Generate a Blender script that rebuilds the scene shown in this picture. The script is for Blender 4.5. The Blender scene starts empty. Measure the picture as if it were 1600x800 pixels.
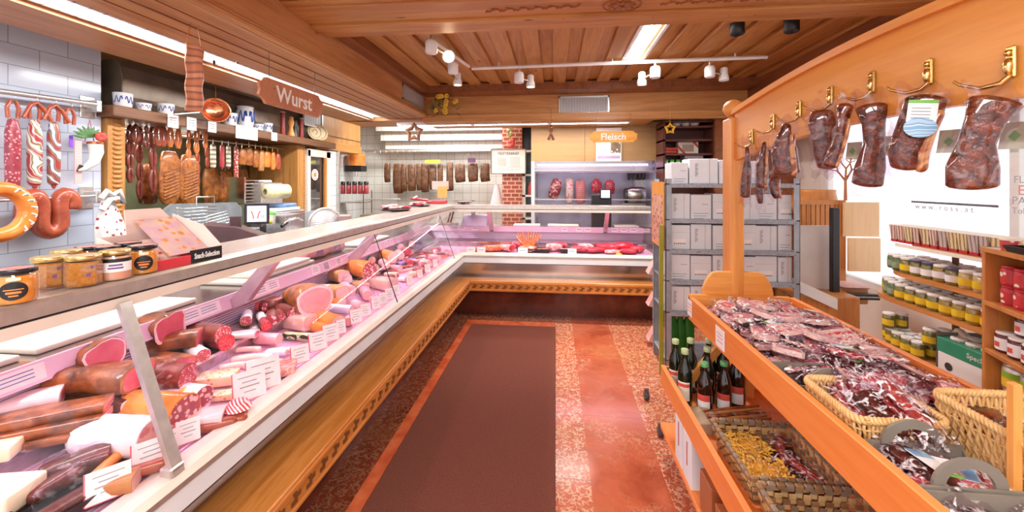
import bpy, bmesh, math, random
from math import sin, cos, pi, radians as R, sqrt, tan, atan2
from mathutils import Vector as V, Matrix, Euler, noise
random.seed(7)
rnd = random.Random(11)
scn = bpy.context.scene
COL = scn.collection
# ---------------------------------------------------------------- camera
CH, CF, CY = 1.55, 640.0, 284.0
YAW = math.atan(68/640)
cs, sn = cos(YAW), sin(YAW)
cam = bpy.data.cameras.new('camera'); cam.sensor_width = 36; cam.lens = CF*36/1600
cam.shift_y = -(400-CY)/1600; cam.clip_start = 0.02; cam.clip_end = 60
camo = bpy.data.objects.new('camera', cam); COL.objects.link(camo)
camo.location = (0, 0, CH); camo.rotation_euler = (R(90), 0, YAW)
scn.camera = camo

def at(px, py, x=None, y=None, z=None):
    """Point of a world plane that is seen at a pixel of the photograph."""
    a = (px-800)/CF; b = (CY-py)/CF
    d = V((-sn + a*cs, cs + a*sn, b))
    if x is not None: k = x/d.x
    elif y is not None: k = y/d.y
    else: k = (z-CH)/d.z
    return V((0, 0, CH)) + d*k

def hexc(h):
    h = h.lstrip('#'); o = []
    for i in (0, 2, 4):
        c = int(h[i:i+2], 16)/255
        o.append(c/12.92 if c <= .04045 else ((c+.055)/1.055)**2.4)
    return (*o, 1)

# ---------------------------------------------------------------- materials
MATS = {}
class NT:
    def __init__(s, m):
        s.t = m.node_tree; s.n = s.t.nodes; s.l = s.t.links
        s.bsdf = s.n['Principled BSDF']
    def new(s, typ, **kw):
        n = s.n.new(typ)
        for k, v in kw.items(): setattr(n, k, v)
        return n
    def link(s, a, b): s.l.new(a, b)

def base(name, rough=.5, metal=0, spec=.5):
    m = bpy.data.materials.new(name); m.use_nodes = True
    t = NT(m); b = t.bsdf
    b.inputs['Roughness'].default_value = rough; b.inputs['Metallic'].default_value = metal
    b.inputs['Specular IOR Level'].default_value = spec
    return m, t

def coords(t, scale=(1, 1, 1), rnd_=False, rot=(0, 0, 0)):
    tc = t.new('ShaderNodeTexCoord'); mp = t.new('ShaderNodeMapping')
    mp.inputs['Scale'].default_value = scale; mp.inputs['Rotation'].default_value = rot
    t.link(tc.outputs['Object'], mp.inputs['Vector'])
    if rnd_:
        oi = t.new('ShaderNodeObjectInfo'); mu = t.new('ShaderNodeMath', operation='MULTIPLY')
        mu.inputs[1].default_value = 37.0; t.link(oi.outputs['Random'], mu.inputs[0])
        cb = t.new('ShaderNodeCombineXYZ')
        for i in range(3): t.link(mu.outputs[0], cb.inputs[i])
        t.link(cb.outputs[0], mp.inputs['Location'])
    return mp.outputs[0]

def ramp(t, fac, stops):
    r = t.new('ShaderNodeValToRGB'); e = r.color_ramp.elements
    while len(e) < len(stops): e.new(.5)
    for el, (p, c) in zip(e, stops):
        el.position = p; el.color = hexc(c) if isinstance(c, str) else c
    t.link(fac, r.inputs[0]); return r.outputs[0]

def bump(t, h, strength=.3, dist=.01):
    b = t.new('ShaderNodeBump'); b.inputs['Strength'].default_value = strength
    b.inputs['Distance'].default_value = dist
    t.link(h, b.inputs['Height']); t.link(b.outputs[0], t.bsdf.inputs['Normal'])

def nz(t, vec, scale, detail=3, rough=.5, dist=0):
    n = t.new('ShaderNodeTexNoise'); n.inputs['Scale'].default_value = scale
    n.inputs['Detail'].default_value = detail; n.inputs['Roughness'].default_value = rough
    n.inputs['Distortion'].default_value = dist
    t.link(vec, n.inputs['Vector']); return n.outputs[0]

def plain(name, c1, c2=None, scale=12, rough=.5, metal=0, bmp=0, spec=.5, rnd_=False, coat=0):
    """Two-tone mottled surface."""
    if name in MATS: return MATS[name]
    m, t = base(name, rough, metal, spec)
    f = nz(t, coords(t, rnd_=rnd_), scale)
    t.link(ramp(t, f, [(.3, c1), (.7, c2 or c1)]), t.bsdf.inputs['Base Color'])
    if bmp: bump(t, f, bmp)
    if coat: t.bsdf.inputs['Coat Weight'].default_value = coat
    MATS[name] = m; return m

def wood(name, c1, c2, axis='Y', scale=6, rough=.42, knots=True, c3=None):
    if name in MATS: return MATS[name]
    m, t = base(name, rough)
    s = {'X': (.07, 1, 1), 'Y': (1, .07, 1), 'Z': (1, 1, .07)}[axis]
    v = coords(t, s)
    n1 = nz(t, v, scale*2.2, 4, .6, .6); n2 = nz(t, v, scale*12, 3, .7)
    mx = t.new('ShaderNodeMath', operation='MULTIPLY_ADD')
    t.link(n2, mx.inputs[0]); mx.inputs[1].default_value = .35; t.link(n1, mx.inputs[2])
    c = ramp(t, mx.outputs[0], [(.42, c1), (.62, c2), (.8, c3 or c1)])
    if knots:
        k = t.new('ShaderNodeTexVoronoi'); k.inputs['Scale'].default_value = 2.4
        s2 = {'X': (.6, 1.4, 1.4), 'Y': (1.4, .6, 1.4), 'Z': (1.4, 1.4, .6)}[axis]
        t.link(coords(t, s2), k.inputs['Vector'])
        kr = ramp(t, k.outputs['Distance'], [(.035, (1, 1, 1, 1)), (.06, (0, 0, 0, 1))])
        mix = t.new('ShaderNodeMixRGB'); t.link(kr, mix.inputs[0]); t.link(c, mix.inputs[1])
        a = hexc(c1); mix.inputs[2].default_value = (a[0]*.45, a[1]*.35, a[2]*.3, 1)
        c = mix.outputs[0]
    t.link(c, t.bsdf.inputs['Base Color']); bump(t, n2, .06, .004)
    MATS[name] = m; return m

def emis(name, col, strength, c2=None):
    if name in MATS: return MATS[name]
    m, t = base(name)
    f = nz(t, coords(t), 20)
    t.bsdf.inputs['Base Color'].default_value = hexc(col)
    t.link(ramp(t, f, [(.2, col), (.8, c2 or col)]), t.bsdf.inputs['Emission Color'])
    t.bsdf.inputs['Emission Strength'].default_value = strength
    MATS[name] = m; return m

def clear(name, tint='#ffffff', alpha=.1, rough=.03, noise_scale=0, lo=.05, hi=.5, bmp=0, col='#ffffff', fres=True, fk=.5):
    """Clear sheet: see-through with a glossy skin, optionally milky in noise patches that paint its crease highlights."""
    if name in MATS: return MATS[name]
    m = bpy.data.materials.new(name); m.use_nodes = True
    t = m.node_tree; n = t.nodes; l = t.links
    for x in list(n): n.remove(x)
    out = n.new('ShaderNodeOutputMaterial'); mix = n.new('ShaderNodeMixShader')
    tr = n.new('ShaderNodeBsdfTransparent'); tr.inputs[0].default_value = hexc(tint)
    pb = n.new('ShaderNodeBsdfPrincipled'); pb.inputs['Base Color'].default_value = hexc(col)
    pb.inputs['Roughness'].default_value = rough
    if fres and not noise_scale: pb.inputs['Metallic'].default_value = .9
    l.new(tr.outputs[0], mix.inputs[1]); l.new(pb.outputs[0], mix.inputs[2]); l.new(mix.outputs[0], out.inputs[0])
    class T: pass
    if noise_scale:
        tc = n.new('ShaderNodeTexCoord'); nn = n.new('ShaderNodeTexNoise'); mp = n.new('ShaderNodeMapping')
        oi = n.new('ShaderNodeObjectInfo'); cb = n.new('ShaderNodeVectorMath'); cb.operation = 'SCALE'
        cb.inputs[0].default_value = (13, 17, 29); l.new(oi.outputs['Random'], cb.inputs['Scale'])
        l.new(cb.outputs[0], mp.inputs['Location']); l.new(tc.outputs['Object'], mp.inputs[0])
        nn.inputs['Scale'].default_value = noise_scale; nn.inputs['Detail'].default_value = 3
        nn.inputs['Distortion'].default_value = 1.4
        l.new(mp.outputs[0], nn.inputs['Vector'])
        r = n.new('ShaderNodeValToRGB'); r.color_ramp.elements[0].position = .54; r.color_ramp.elements[1].position = .67
        r.color_ramp.elements[0].color = (lo,)*3+(1,); r.color_ramp.elements[1].color = (hi,)*3+(1,)
        l.new(nn.outputs[0], r.inputs[0]); fac = r.outputs[0]
        if bmp:
            b = n.new('ShaderNodeBump'); b.inputs['Strength'].default_value = bmp; b.inputs['Distance'].default_value = .01
            l.new(nn.outputs[0], b.inputs['Height']); l.new(b.outputs[0], pb.inputs['Normal'])
        l.new(fac, mix.inputs[0])
    elif fres:
        lw = n.new('ShaderNodeLayerWeight'); pw_ = n.new('ShaderNodeMath'); pw_.operation = 'POWER'; pw_.inputs[1].default_value = 4
        l.new(lw.outputs['Facing'], pw_.inputs[0]); ad = n.new('ShaderNodeMath'); ad.operation = 'MULTIPLY_ADD'; ad.inputs[1].default_value = fk
        ad.inputs[2].default_value = alpha; l.new(pw_.outputs[0], ad.inputs[0]); l.new(ad.outputs[0], mix.inputs[0])
    else: mix.inputs[0].default_value = alpha
    MATS[name] = m; return m

# ---------------------------------------------------------------- mesh builder
class B:
    def __init__(s): s.bm = bmesh.new(); s.mats = []
    def mi(s, m):
        if m not in s.mats: s.mats.append(m)
        return s.mats.index(m)
    def _faces(s, fs, m, smooth):
        i = s.mi(m)
        for f in fs: f.material_index = i; f.smooth = smooth
    def box(s, x0, x1, y0, y1, z0, z1, m, bev=0, seg=1, T=None):
        mt = Matrix.Translation(((x0+x1)/2, (y0+y1)/2, (z0+z1)/2)) @ Matrix.Diagonal((abs(x1-x0), abs(y1-y0), abs(z1-z0), 1))
        if T is not None: mt = T @ mt
        r = bmesh.ops.create_cube(s.bm, size=1, matrix=mt)
        vs = r['verts']; fs = list({f for v in vs for f in v.link_faces}); s._faces(fs, m, bev > 0 and seg > 1)
        if bev:
            es = list({e for v in vs for e in v.link_edges})
            rr = bmesh.ops.bevel(s.bm, geom=es, offset=bev, segments=seg, affect='EDGES', profile=.5)
            s._faces(rr['faces'], m, seg > 1)
        return s
    def cbox(s, c, d, m, bev=0, rot=(0, 0, 0), seg=1, T=None):
        M = Matrix.Translation(c) @ Euler(rot).to_matrix().to_4x4()
        if T is not None: M = T @ M
        return s.box(-d[0]/2, d[0]/2, -d[1]/2, d[1]/2, -d[2]/2, d[2]/2, m, bev, seg, M)
    def poly(s, pts, m, smooth=False):
        f = s.bm.faces.new([s.bm.verts.new(p) for p in pts]); s._faces([f], m, smooth); return f
    def rings(s, rings, m, closed=True, cap0=True, cap1=True, smooth=True, capm=None):
        """Skin a list of point rings; m may be a list, one per band."""
        vr = [[s.bm.verts.new(p) for p in r] for r in rings]
        n = len(vr[0])
        for k in range(len(vr)-1):
            mm = m[k] if isinstance(m, (list, tuple)) else m
            fs = []
            for i in range(n if closed else n-1):
                j = (i+1) % n
                a, b, c, d = vr[k][i], vr[k][j], vr[k+1][j], vr[k+1][i]
                try: fs.append(s.bm.faces.new([a, b, c, d]))
                except ValueError: pass
            s._faces(fs, mm, smooth)
        m0 = m[0] if isinstance(m, (list, tuple)) else m
        m1 = m[-1] if isinstance(m, (list, tuple)) else m
        if isinstance(capm, (list, tuple)): c0, c1 = capm
        else: c0 = capm or m0; c1 = capm or m1
        if cap0 and closed: s.poly([p.copy() if isinstance(p, V) else p for p in reversed(rings[0])], c0)
        if cap1 and closed: s.poly(list(rings[-1]), c1)
        return s
    def lathe(s, prof, m, seg=16, T=None, smooth=True, sx=1, sy=1, caps=True, capm=None):
        T = T or Matrix()
        rings = [[T @ V((p[0]*cos(2*pi*i/seg)*sx, p[0]*sin(2*pi*i/seg)*sy, p[1])) for i in range(seg)] for p in prof]
        return s.rings(rings, m, True, caps, caps, smooth, capm)
    def tube(s, pts, r, m, seg=8, closed=False, caps=True, flat=1.0, smooth=True, capm=None):
        pts = [V(p) for p in pts]; n = len(pts); rings = []
        up = None
        for i, p in enumerate(pts):
            a = pts[i-1] if (i or closed) else p; b = pts[(i+1) % n] if (i < n-1 or closed) else p
            d = (b-a).normalized()
            if up is None:
                up = V((0, 0, 1)) if abs(d.z) < .9 else V((1, 0, 0))
            s1 = d.cross(up).normalized(); up = s1.cross(d).normalized()
            rr = r[i] if isinstance(r, (list, tuple)) else r
            rings.append([p + s1*(rr*cos(2*pi*k/seg)) + up*(rr*flat*sin(2*pi*k/seg)) for k in range(seg)])
        if closed: rings.append(rings[0])
        return s.rings(rings, m, True, caps and not closed, caps and not closed, smooth, capm)
    def ell(s, c, r, m, seg=12, rn=8, T=None, amp=0, fr=3, seed=0):
        c = V(c); M = T or Matrix()
        rings = []
        for k in range(rn+1):
            ph = pi*k/rn; q = []
            if k in (0, rn): ph = .04 if k == 0 else pi-.04
            for i in range(seg):
                th = 2*pi*i/seg; d = V((sin(ph)*cos(th), sin(ph)*sin(th), -cos(ph)))
                f = 1+amp*noise.noise(d*fr*.5+V((seed*3.1, seed, 0))) if amp else 1
                q.append(M @ (c+V((d.x*r[0], d.y*r[1], d.z*r[2]))*1.0*f if amp == 0 else M @ (c+V((d.x*r[0]*f, d.y*r[1]*f, d.z*r[2]*f)))))
            rings.append(q)
        return s.rings(rings, m)
    def prism(s, pts, ext, m, smooth=False, capm=None):
        """Polygon (3-D points) pushed along the vector ext."""
        e = V(ext); a = [V(p) for p in pts]; b = [p+e for p in a]
        return s.rings([a, b], m, True, True, True, smooth, capm)
    def grid(s, f, nu, nv, m, smooth=True, thick=0):
        vs = [[s.bm.verts.new(f(i/nu, j/nv)) for j in range(nv+1)] for i in range(nu+1)]
        fs = [s.bm.faces.new([vs[i][j], vs[i+1][j], vs[i+1][j+1], vs[i][j+1]]) for i in range(nu) for j in range(nv)]
        s._faces(fs, m, smooth); return s
    def obj(s, name, parent=None, loc=None, rot=None, T=None, fix=True):
        me = bpy.data.meshes.new(name)
        if fix: bmesh.ops.recalc_face_normals(s.bm, faces=s.bm.faces[:])
        s.bm.to_mesh(me); s.bm.free()
        for m in s.mats: me.materials.append(m)
        o = bpy.data.objects.new(name, me); COL.objects.link(o)
        if parent is not None: o.parent = parent
        if loc is not None: o.location = loc
        if rot is not None: o.rotation_euler = rot
        return o

def tag(o, label=None, cat=None, group=None, kind=None):
    if label: o['label'] = label
    if cat: o['category'] = cat
    if group: o['group'] = group
    if kind: o['kind'] = kind
    return o
def empty(name, loc=(0, 0, 0), rz=0, label=None, cat=None, group=None, rot=None):
    o = bpy.data.objects.new(name, None); COL.objects.link(o); o.empty_display_size = .05
    o.location = loc; o.rotation_euler = rot or (0, 0, rz)
    return tag(o, label, cat, group)
def struct(b, name, parent=None):
    o = b.obj(name, parent)
    if parent is None: o['kind'] = 'structure'
    return o
def copy_tree(o, parent=None):
    c = o.copy(); COL.objects.link(c); c.parent = parent
    for ch in KIDS.get(o.name, []) or [k for k in o.children]: copy_tree(ch, c)
    return c
KIDS = {}
def dup(o, loc, rot=None, scale=None, label=None, cat=None, group=None):
    c = copy_tree(o); c.location = loc
    if rot is not None: c.rotation_euler = rot if not isinstance(rot, (int, float)) else (0, 0, rot)
    if scale is not None: c.scale = scale if not isinstance(scale, (int, float)) else (scale,)*3
    return tag(c, label, cat, group)

class Kit:
    """First use moves the original, later uses copy it."""
    def __init__(s, o): s.o = o; s.used = False
    def put(s, loc, rot=None, scale=None, label=None, cat=None, group=None):
        if s.used: return dup(s.o, loc, rot, scale, label, cat, group)
        s.used = True; o = s.o; o.location = loc
        if rot is not None: o.rotation_euler = rot if not isinstance(rot, (int, float)) else (0, 0, rot)
        if scale is not None: o.scale = scale if not isinstance(scale, (int, float)) else (scale,)*3
        return tag(o, label, cat, group)

def text_mesh(body, size, m, name, parent=None, loc=(0, 0, 0), rot=(0, 0, 0), ext=.0006, align='CENTER', bold=0, sx=1):
    cu = bpy.data.curves.new('txt', 'FONT'); cu.body = body; cu.size = size; cu.extrude = ext
    cu.align_x = align; cu.align_y = 'CENTER'; cu.offset = bold; cu.resolution_u = 2
    t = bpy.data.objects.new('txt', cu); COL.objects.link(t)
    dg = bpy.context.evaluated_depsgraph_get()
    me = bpy.data.meshes.new_from_object(t.evaluated_get(dg))
    bpy.data.objects.remove(t)
    me.materials.clear(); me.materials.append(m)
    o = bpy.data.objects.new(name, me); COL.objects.link(o)
    if parent is not None: o.parent = parent
    o.location = loc; o.rotation_euler = rot; o.scale = (sx, 1, 1)
    return o

def smooth(pts, n=4):
    pts = [V(p) for p in pts]; o = []
    for i in range(len(pts)-1):
        a, b, c, d = pts[max(0, i-1)], pts[i], pts[i+1], pts[min(len(pts)-1, i+2)]
        for k in range(n):
            t = k/n; o.append(.5*((2*b)+(c-a)*t+(2*a-5*b+4*c-d)*t*t+(3*b-a-3*c+d)*t**3))
    return o+[pts[-1]]
ORD = ['first', 'second', 'third', 'fourth', 'fifth', 'sixth', 'seventh', 'eighth', 'ninth', 'tenth', 'eleventh', 'twelfth',
       'thirteenth', 'fourteenth', 'fifteenth', 'sixteenth', 'seventeenth', 'eighteenth', 'nineteenth', 'twentieth',
       'twenty-first', 'twenty-second', 'twenty-third', 'twenty-fourth', 'twenty-fifth', 'twenty-sixth', 'twenty-seventh', 'twenty-eighth', 'twenty-ninth', 'thirtieth']
# ---------------------------------------------------------------- palette
W_ceil = wood('ceiling_wood', '#a66c36', '#c2884a', 'Y', 5)
W_beamX = wood('beam_wood', '#b0723c', '#ca8f50', 'X', 5)
W_beamY = wood('soffit_wood', '#a86a3e', '#c08654', 'Y', 5, knots=False)
W_face = wood('fascia_wood', '#b87c4c', '#cf9763', 'Y', 4)
W_headX = wood('header_wood', '#bd8048', '#d69c5e', 'X', 4)
W_dark = wood('dark_brown_wood', '#7a4422', '#935630', 'Y', 5, knots=False)
W_shelf = wood('smoked_oak_wood', '#5c3a22', '#7a5030', 'Y', 6, rough=.5, knots=False)
W_col = wood('carved_oak_wood', '#a8733a', '#c08c4e', 'Z', 6, knots=False)
W_tan = wood('tan_veneer', '#b0895a', '#bd9865', 'X', 2.5, rough=.4, knots=False)
W_ledgeY = wood('ledge_oak_along', '#b8702e', '#d08a46', 'Y', 10, rough=.3, knots=False)
W_ledgeX = wood('ledge_oak_across', '#b8702e', '#d08a46', 'X', 10, rough=.3, knots=False)
W_pineY = wood('pine_along', '#e67e38', '#f2924a', 'Y', 3, rough=.4)
W_pineX = wood('pine_across', '#e09040', '#f2a858', 'X', 3, rough=.4)
W_pineZ = wood('pine_upright', '#d98a3e', '#eda558', 'Z', 3, rough=.4)
W_arch = wood('arch_pine', '#e08e3c', '#f0a54e', 'Y', 2.2, rough=.35)
W_jars = wood('jar_shelf_wood', '#c07a3c', '#d8934e', 'Y', 5, rough=.35, knots=False)
W_unit = wood('side_unit_wood', '#bb7438', '#d08a48', 'Z', 5, rough=.35, knots=False)
W_ply = wood('pale_plywood', '#e8bd8a', '#f2cda0', 'Z', 3, rough=.5)
W_maroon = plain('maroon_board', '#5a2a22', '#6e362b', 6, .4)
steel = plain('brushed_steel', '#b6b2b2', '#d2cecc', 40, .28, 1)
steel_pink = plain('polished_steel', '#cfc6c4', '#ddd5d2', 8, .18, 1)
alu = plain('satin_aluminium', '#c9c4c0', '#dad6d2', 30, .35, .8)
alu_dk = plain('dark_aluminium', '#77747a', '#8c898e', 30, .35, .8)
chrome = plain('chrome', '#e4e4e8', '#f2f2f4', 10, .12, 1)
greysteel = plain('galvanised_grey', '#9aa2ae', '#b0b8c2', 14, .5, .35)
white = plain('white_paint', '#eeeeee', '#f7f7f5', 9, .45)
whiteblue = plain('white_enamel', '#dfe6ec', '#eaf0f4', 6, .3)
cream = plain('cream_paint', '#eee4d2', '#f6eee0', 8, .45)
creamrail = plain('cream_rail', '#eadfd2', '#f4ebe0', 8, .35)
pinkdeck = None
black = plain('black_plastic', '#17161a', '#242226', 15, .35)
darkgrey = plain('dark_grey_plastic', '#3c383c', '#4a464a', 15, .4)
boardwhite = plain('white_cutting_board', '#f3ecd9', '#faf5e6', 7, .4)
brass = plain('brass', '#c9a45c', '#e8cf8e', 20, .22, 1)
copper = plain('copper', '#b96a45', '#d98c66', 12, .25, .9)
glassm = clear('case_glass', '#fdfbfc', alpha=.02, rough=.01)
jarglass = clear('jar_glass', '#ffffff', alpha=.06, rough=.05)
film = clear('vacuum_film', '#f4eef2', rough=.12, noise_scale=30, lo=.0, hi=.95, bmp=.8, col='#fbf6fa')  # white noise patches paint the fold highlights into the film
film2 = clear('loose_film', '#f8f4f8', rough=.1, noise_scale=20, lo=.0, hi=.2, bmp=.9, col='#f4f2fa')
paper = plain('white_card', '#f4f0f2', '#fbf8f8', 30, .6)
ink = plain('black_ink', '#2c2a34', '#3a3742', 30, .6)
redink = plain('red_ink', '#c8453c', '#d85a4a', 30, .6)
pinkedge = plain('pink_card_edge', '#d9606a', '#e0707a', 30, .6)
cardb = plain('grey_cardboard', '#7d756b', '#8d8579', 10, .7)
boxwhite = plain('white_box_card', '#dfe2ea', '#eceff4', 5, .6)
greyprint = plain('grey_print', '#8d919c', '#9ca0aa', 10, .6)

def ribbed(name, c1, c2, axis='Y', freq=60, rough=.3, metal=0, bmp=.4):
    if name in MATS: return MATS[name]
    m, t = base(name, rough, metal)
    w = t.new('ShaderNodeTexWave'); w.bands_direction = axis; w.inputs['Scale'].default_value = freq
    t.link(coords(t), w.inputs['Vector'])
    t.link(ramp(t, w.outputs['Fac'], [(.2, c1), (.8, c2)]), t.bsdf.inputs['Base Color'])
    bump(t, w.outputs['Fac'], bmp, .004)
    MATS[name] = m; return m
pinkdeck = ribbed('ribbed_display_deck', '#d9a6cc', '#e6bcd8', 'X', 22, .3, .2)
pinkdeckB = ribbed('ribbed_display_deck_back', '#d9a6cc', '#e6bcd8', 'Y', 22, .3, .2)
ribY = ribbed('ribbed_steel_wall', '#a48fae', '#e0cfe4', 'Z', 26, .25, .6)
toplines = ribbed('grooved_top_left', '#d8ccc4', '#eae0da', 'X', 9, .25, .5, .2)
toplinesB = ribbed('grooved_top_back', '#d8ccc4', '#eae0da', 'Y', 9, .25, .5, .2)

def tiles(name, tw, th, axes, c='#d6e2f2', c2='#c8d6ea', grout='#9aa4b2', rough=.15, offset=.5, mortar=.006):
    if name in MATS: return MATS[name]
    m, t = base(name, rough)
    tc = t.new('ShaderNodeTexCoord'); sp = t.new('ShaderNodeSeparateXYZ'); cb = t.new('ShaderNodeCombineXYZ')
    t.link(tc.outputs['Object'], sp.inputs[0])
    t.link(sp.outputs['XYZ'.index(axes[0])], cb.inputs[0]); t.link(sp.outputs['XYZ'.index(axes[1])], cb.inputs[1])
    b = t.new('ShaderNodeTexBrick'); b.offset = offset
    b.inputs['Scale'].default_value = 1; b.inputs['Brick Width'].default_value = tw; b.inputs['Row Height'].default_value = th
    b.inputs['Mortar Size'].default_value = mortar; b.inputs['Mortar Smooth'].default_value = .1
    b.inputs['Color1'].default_value = hexc(c); b.inputs['Color2'].default_value = hexc(c2); b.inputs['Mortar'].default_value = hexc(grout)
    t.link(cb.outputs[0], b.inputs['Vector']); t.link(b.outputs['Color'], t.bsdf.inputs['Base Color'])
    iv = t.new('ShaderNodeMath', operation='SUBTRACT'); iv.inputs[0].default_value = 1; t.link(b.outputs['Fac'], iv.inputs[1])
    bump(t, iv.outputs[0], .3, .004)
    MATS[name] = m; return m
tileL = tiles('left_wall_tiles', .30, .125, 'YZ', mortar=.0025)
tileF = tiles('far_wall_tiles', .15, .15, 'XZ', '#eceadf', '#e4e4dc', '#a8a69c', offset=0, mortar=.003)
tileS = tiles('side_wall_tiles', .15, .15, 'YZ', '#e4e6e4', '#dcdfe0', '#9aa0a4', offset=0, mortar=.003)
brickm = tiles('brick_pillar', .13, .065, 'XZ', '#b0543c', '#a04a34', '#d8b8a0', .7, mortar=.007)

def floor_mat():
    m, t = base('marble_floor', .16)
    tc = t.new('ShaderNodeTexCoord'); sp = t.new('ShaderNodeSeparateXYZ'); t.link(tc.outputs['Object'], sp.inputs[0])
    X, Y = sp.outputs[0], sp.outputs[1]
    def mth(op, a, b=None):
        n = t.new('ShaderNodeMath', operation=op)
        for i, v in enumerate((a, b)):
            if v is None: continue
            if isinstance(v, (int, float)): n.inputs[i].default_value = v
            else: t.link(v, n.inputs[i])
        return n.outputs[0]
    # strip index by X breaks; slab index along Y
    brks = [-.97, 0.0, .18, .565]
    idx = None
    for b in brks:
        g = mth('GREATER_THAN', X, b); idx = g if idx is None else mth('ADD', idx, g)
    yy = mth('ADD', mth('MULTIPLY', Y, 1.05), mth('MULTIPLY', idx, .37)); cell = mth('FLOOR', yy)
    cb = t.new('ShaderNodeCombineXYZ'); t.link(idx, cb.inputs[0]); t.link(cell, cb.inputs[1])
    wn = t.new('ShaderNodeTexWhiteNoise'); wn.noise_dimensions = '3D'; t.link(cb.outputs[0], wn.inputs['Vector'])
    rv = wn.outputs['Value']
    v = coords(t)
    n1 = nz(t, v, 3.5, 5, .6, .8)
    red = ramp(t, n1, [(.3, '#97452c'), (.5, '#b45c3e'), (.7, '#a2513a')])
    vo = t.new('ShaderNodeTexVoronoi'); vo.feature = 'DISTANCE_TO_EDGE'; vo.inputs['Scale'].default_value = 40
    wv = t.new('ShaderNodeVectorMath', operation='ADD'); t.link(v, wv.inputs[0])
    nn = t.new('ShaderNodeTexNoise'); nn.inputs['Scale'].default_value = 9; nn.inputs['Detail'].default_value = 4; t.link(v, nn.inputs['Vector'])
    sc = t.new('ShaderNodeVectorMath', operation='SCALE'); sc.inputs['Scale'].default_value = .12; t.link(nn.outputs[1], sc.inputs[0])
    t.link(sc.outputs[0], wv.inputs[1]); t.link(wv.outputs[0], vo.inputs['Vector'])
    vein = ramp(t, vo.outputs['Distance'], [(.07, (1, 1, 1, 1)), (.16, (0, 0, 0, 1))])
    patch = nz(t, v, 26, 3, .7)
    pm = ramp(t, patch, [(.42, (0, 0, 0, 1)), (.52, (1, 1, 1, 1))])
    # speckled strips: idx 0,2,4 mostly ; plain strips: 3
    odd = mth('COMPARE', idx, 3.0); odd2 = mth('LESS_THAN', rv, .22)
    plainm = mth('MAXIMUM', odd, odd2)
    big = ramp(t, nz(t, v, 2.2, 4, .6), [(.5, (0, 0, 0, 1)), (.62, (1, 1, 1, 1))])
    amt = mth('SUBTRACT', 1.0, mth('MULTIPLY', plainm, mth('SUBTRACT', 1.0, mth('MULTIPLY', big, .45))))
    f = mth('MULTIPLY', mth('MULTIPLY', vein, pm), amt)
    light = ramp(t, rv, [(0, '#d09a74'), (1, '#ccaa90')])
    mx = t.new('ShaderNodeMixRGB'); t.link(f, mx.inputs[0]); t.link(red, mx.inputs[1]); t.link(light, mx.inputs[2])
    # yellower clouds
    cl = ramp(t, nz(t, v, 1.5, 3), [(.52, (0, 0, 0, 1)), (.7, (1, 1, 1, 1))])
    m2 = t.new('ShaderNodeMixRGB'); t.link(mth('MULTIPLY', cl, .35), m2.inputs[0]); t.link(mx.outputs[0], m2.inputs[1]); m2.inputs[2].default_value = hexc('#b08050')
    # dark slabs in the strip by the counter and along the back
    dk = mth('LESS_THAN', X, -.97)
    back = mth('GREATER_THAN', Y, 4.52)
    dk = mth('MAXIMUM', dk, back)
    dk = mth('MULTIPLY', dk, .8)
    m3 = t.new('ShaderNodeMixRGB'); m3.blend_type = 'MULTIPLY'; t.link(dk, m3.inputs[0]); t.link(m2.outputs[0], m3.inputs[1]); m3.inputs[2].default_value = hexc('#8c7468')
    # joints
    fr = mth('FRACT', yy); j = mth('LESS_THAN', fr, .008)
    m4 = t.new('ShaderNodeMixRGB'); t.link(mth('MULTIPLY', j, .5), m4.inputs[0]); t.link(m3.outputs[0], m4.inputs[1]); m4.inputs[2].default_value = hexc('#6a3020')
    t.link(m4.outputs[0], t.bsdf.inputs['Base Color'])
    return m
floorm = floor_mat()
kickm = plain('dark_marble_kickboard', '#5a2a1c', '#7c3d2a', 7, .2)
matm = None
def mat_rug():
    m, t = base('brown_rib_mat', .95, spec=.1)
    v = coords(t); a = nz(t, v, 260, 2); c = ramp(t, a, [(.35, '#5c362c'), (.65, '#7e4c40')])
    t.link(c, t.bsdf.inputs['Base Color']); bump(t, a, .6, .004); return m
matm = mat_rug()
# ---------------------------------------------------------------- room shell
XL, XR, YF, ZC = -3.57, 2.95, 7.2, 2.80
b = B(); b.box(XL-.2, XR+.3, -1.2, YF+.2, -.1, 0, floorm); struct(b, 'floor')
b = B(); b.box(-1.2+.22, -.91, .4, 4.38, 0, .003, plain('orange_marble_border', '#b04a2a', '#d07048', 9, .15))
b.box(-.98, .0, 4.3805, 4.52, 0, .003, MATS['orange_marble_border']); 
struct(b, 'trim_1')
b = B(); b.box(-.905, 0, .3, 4.37, 0, .012, matm, .004)
tag(b.obj('floor_mat'), 'long reddish brown ribbed runner mat lying on the marble floor', 'mat')
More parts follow.
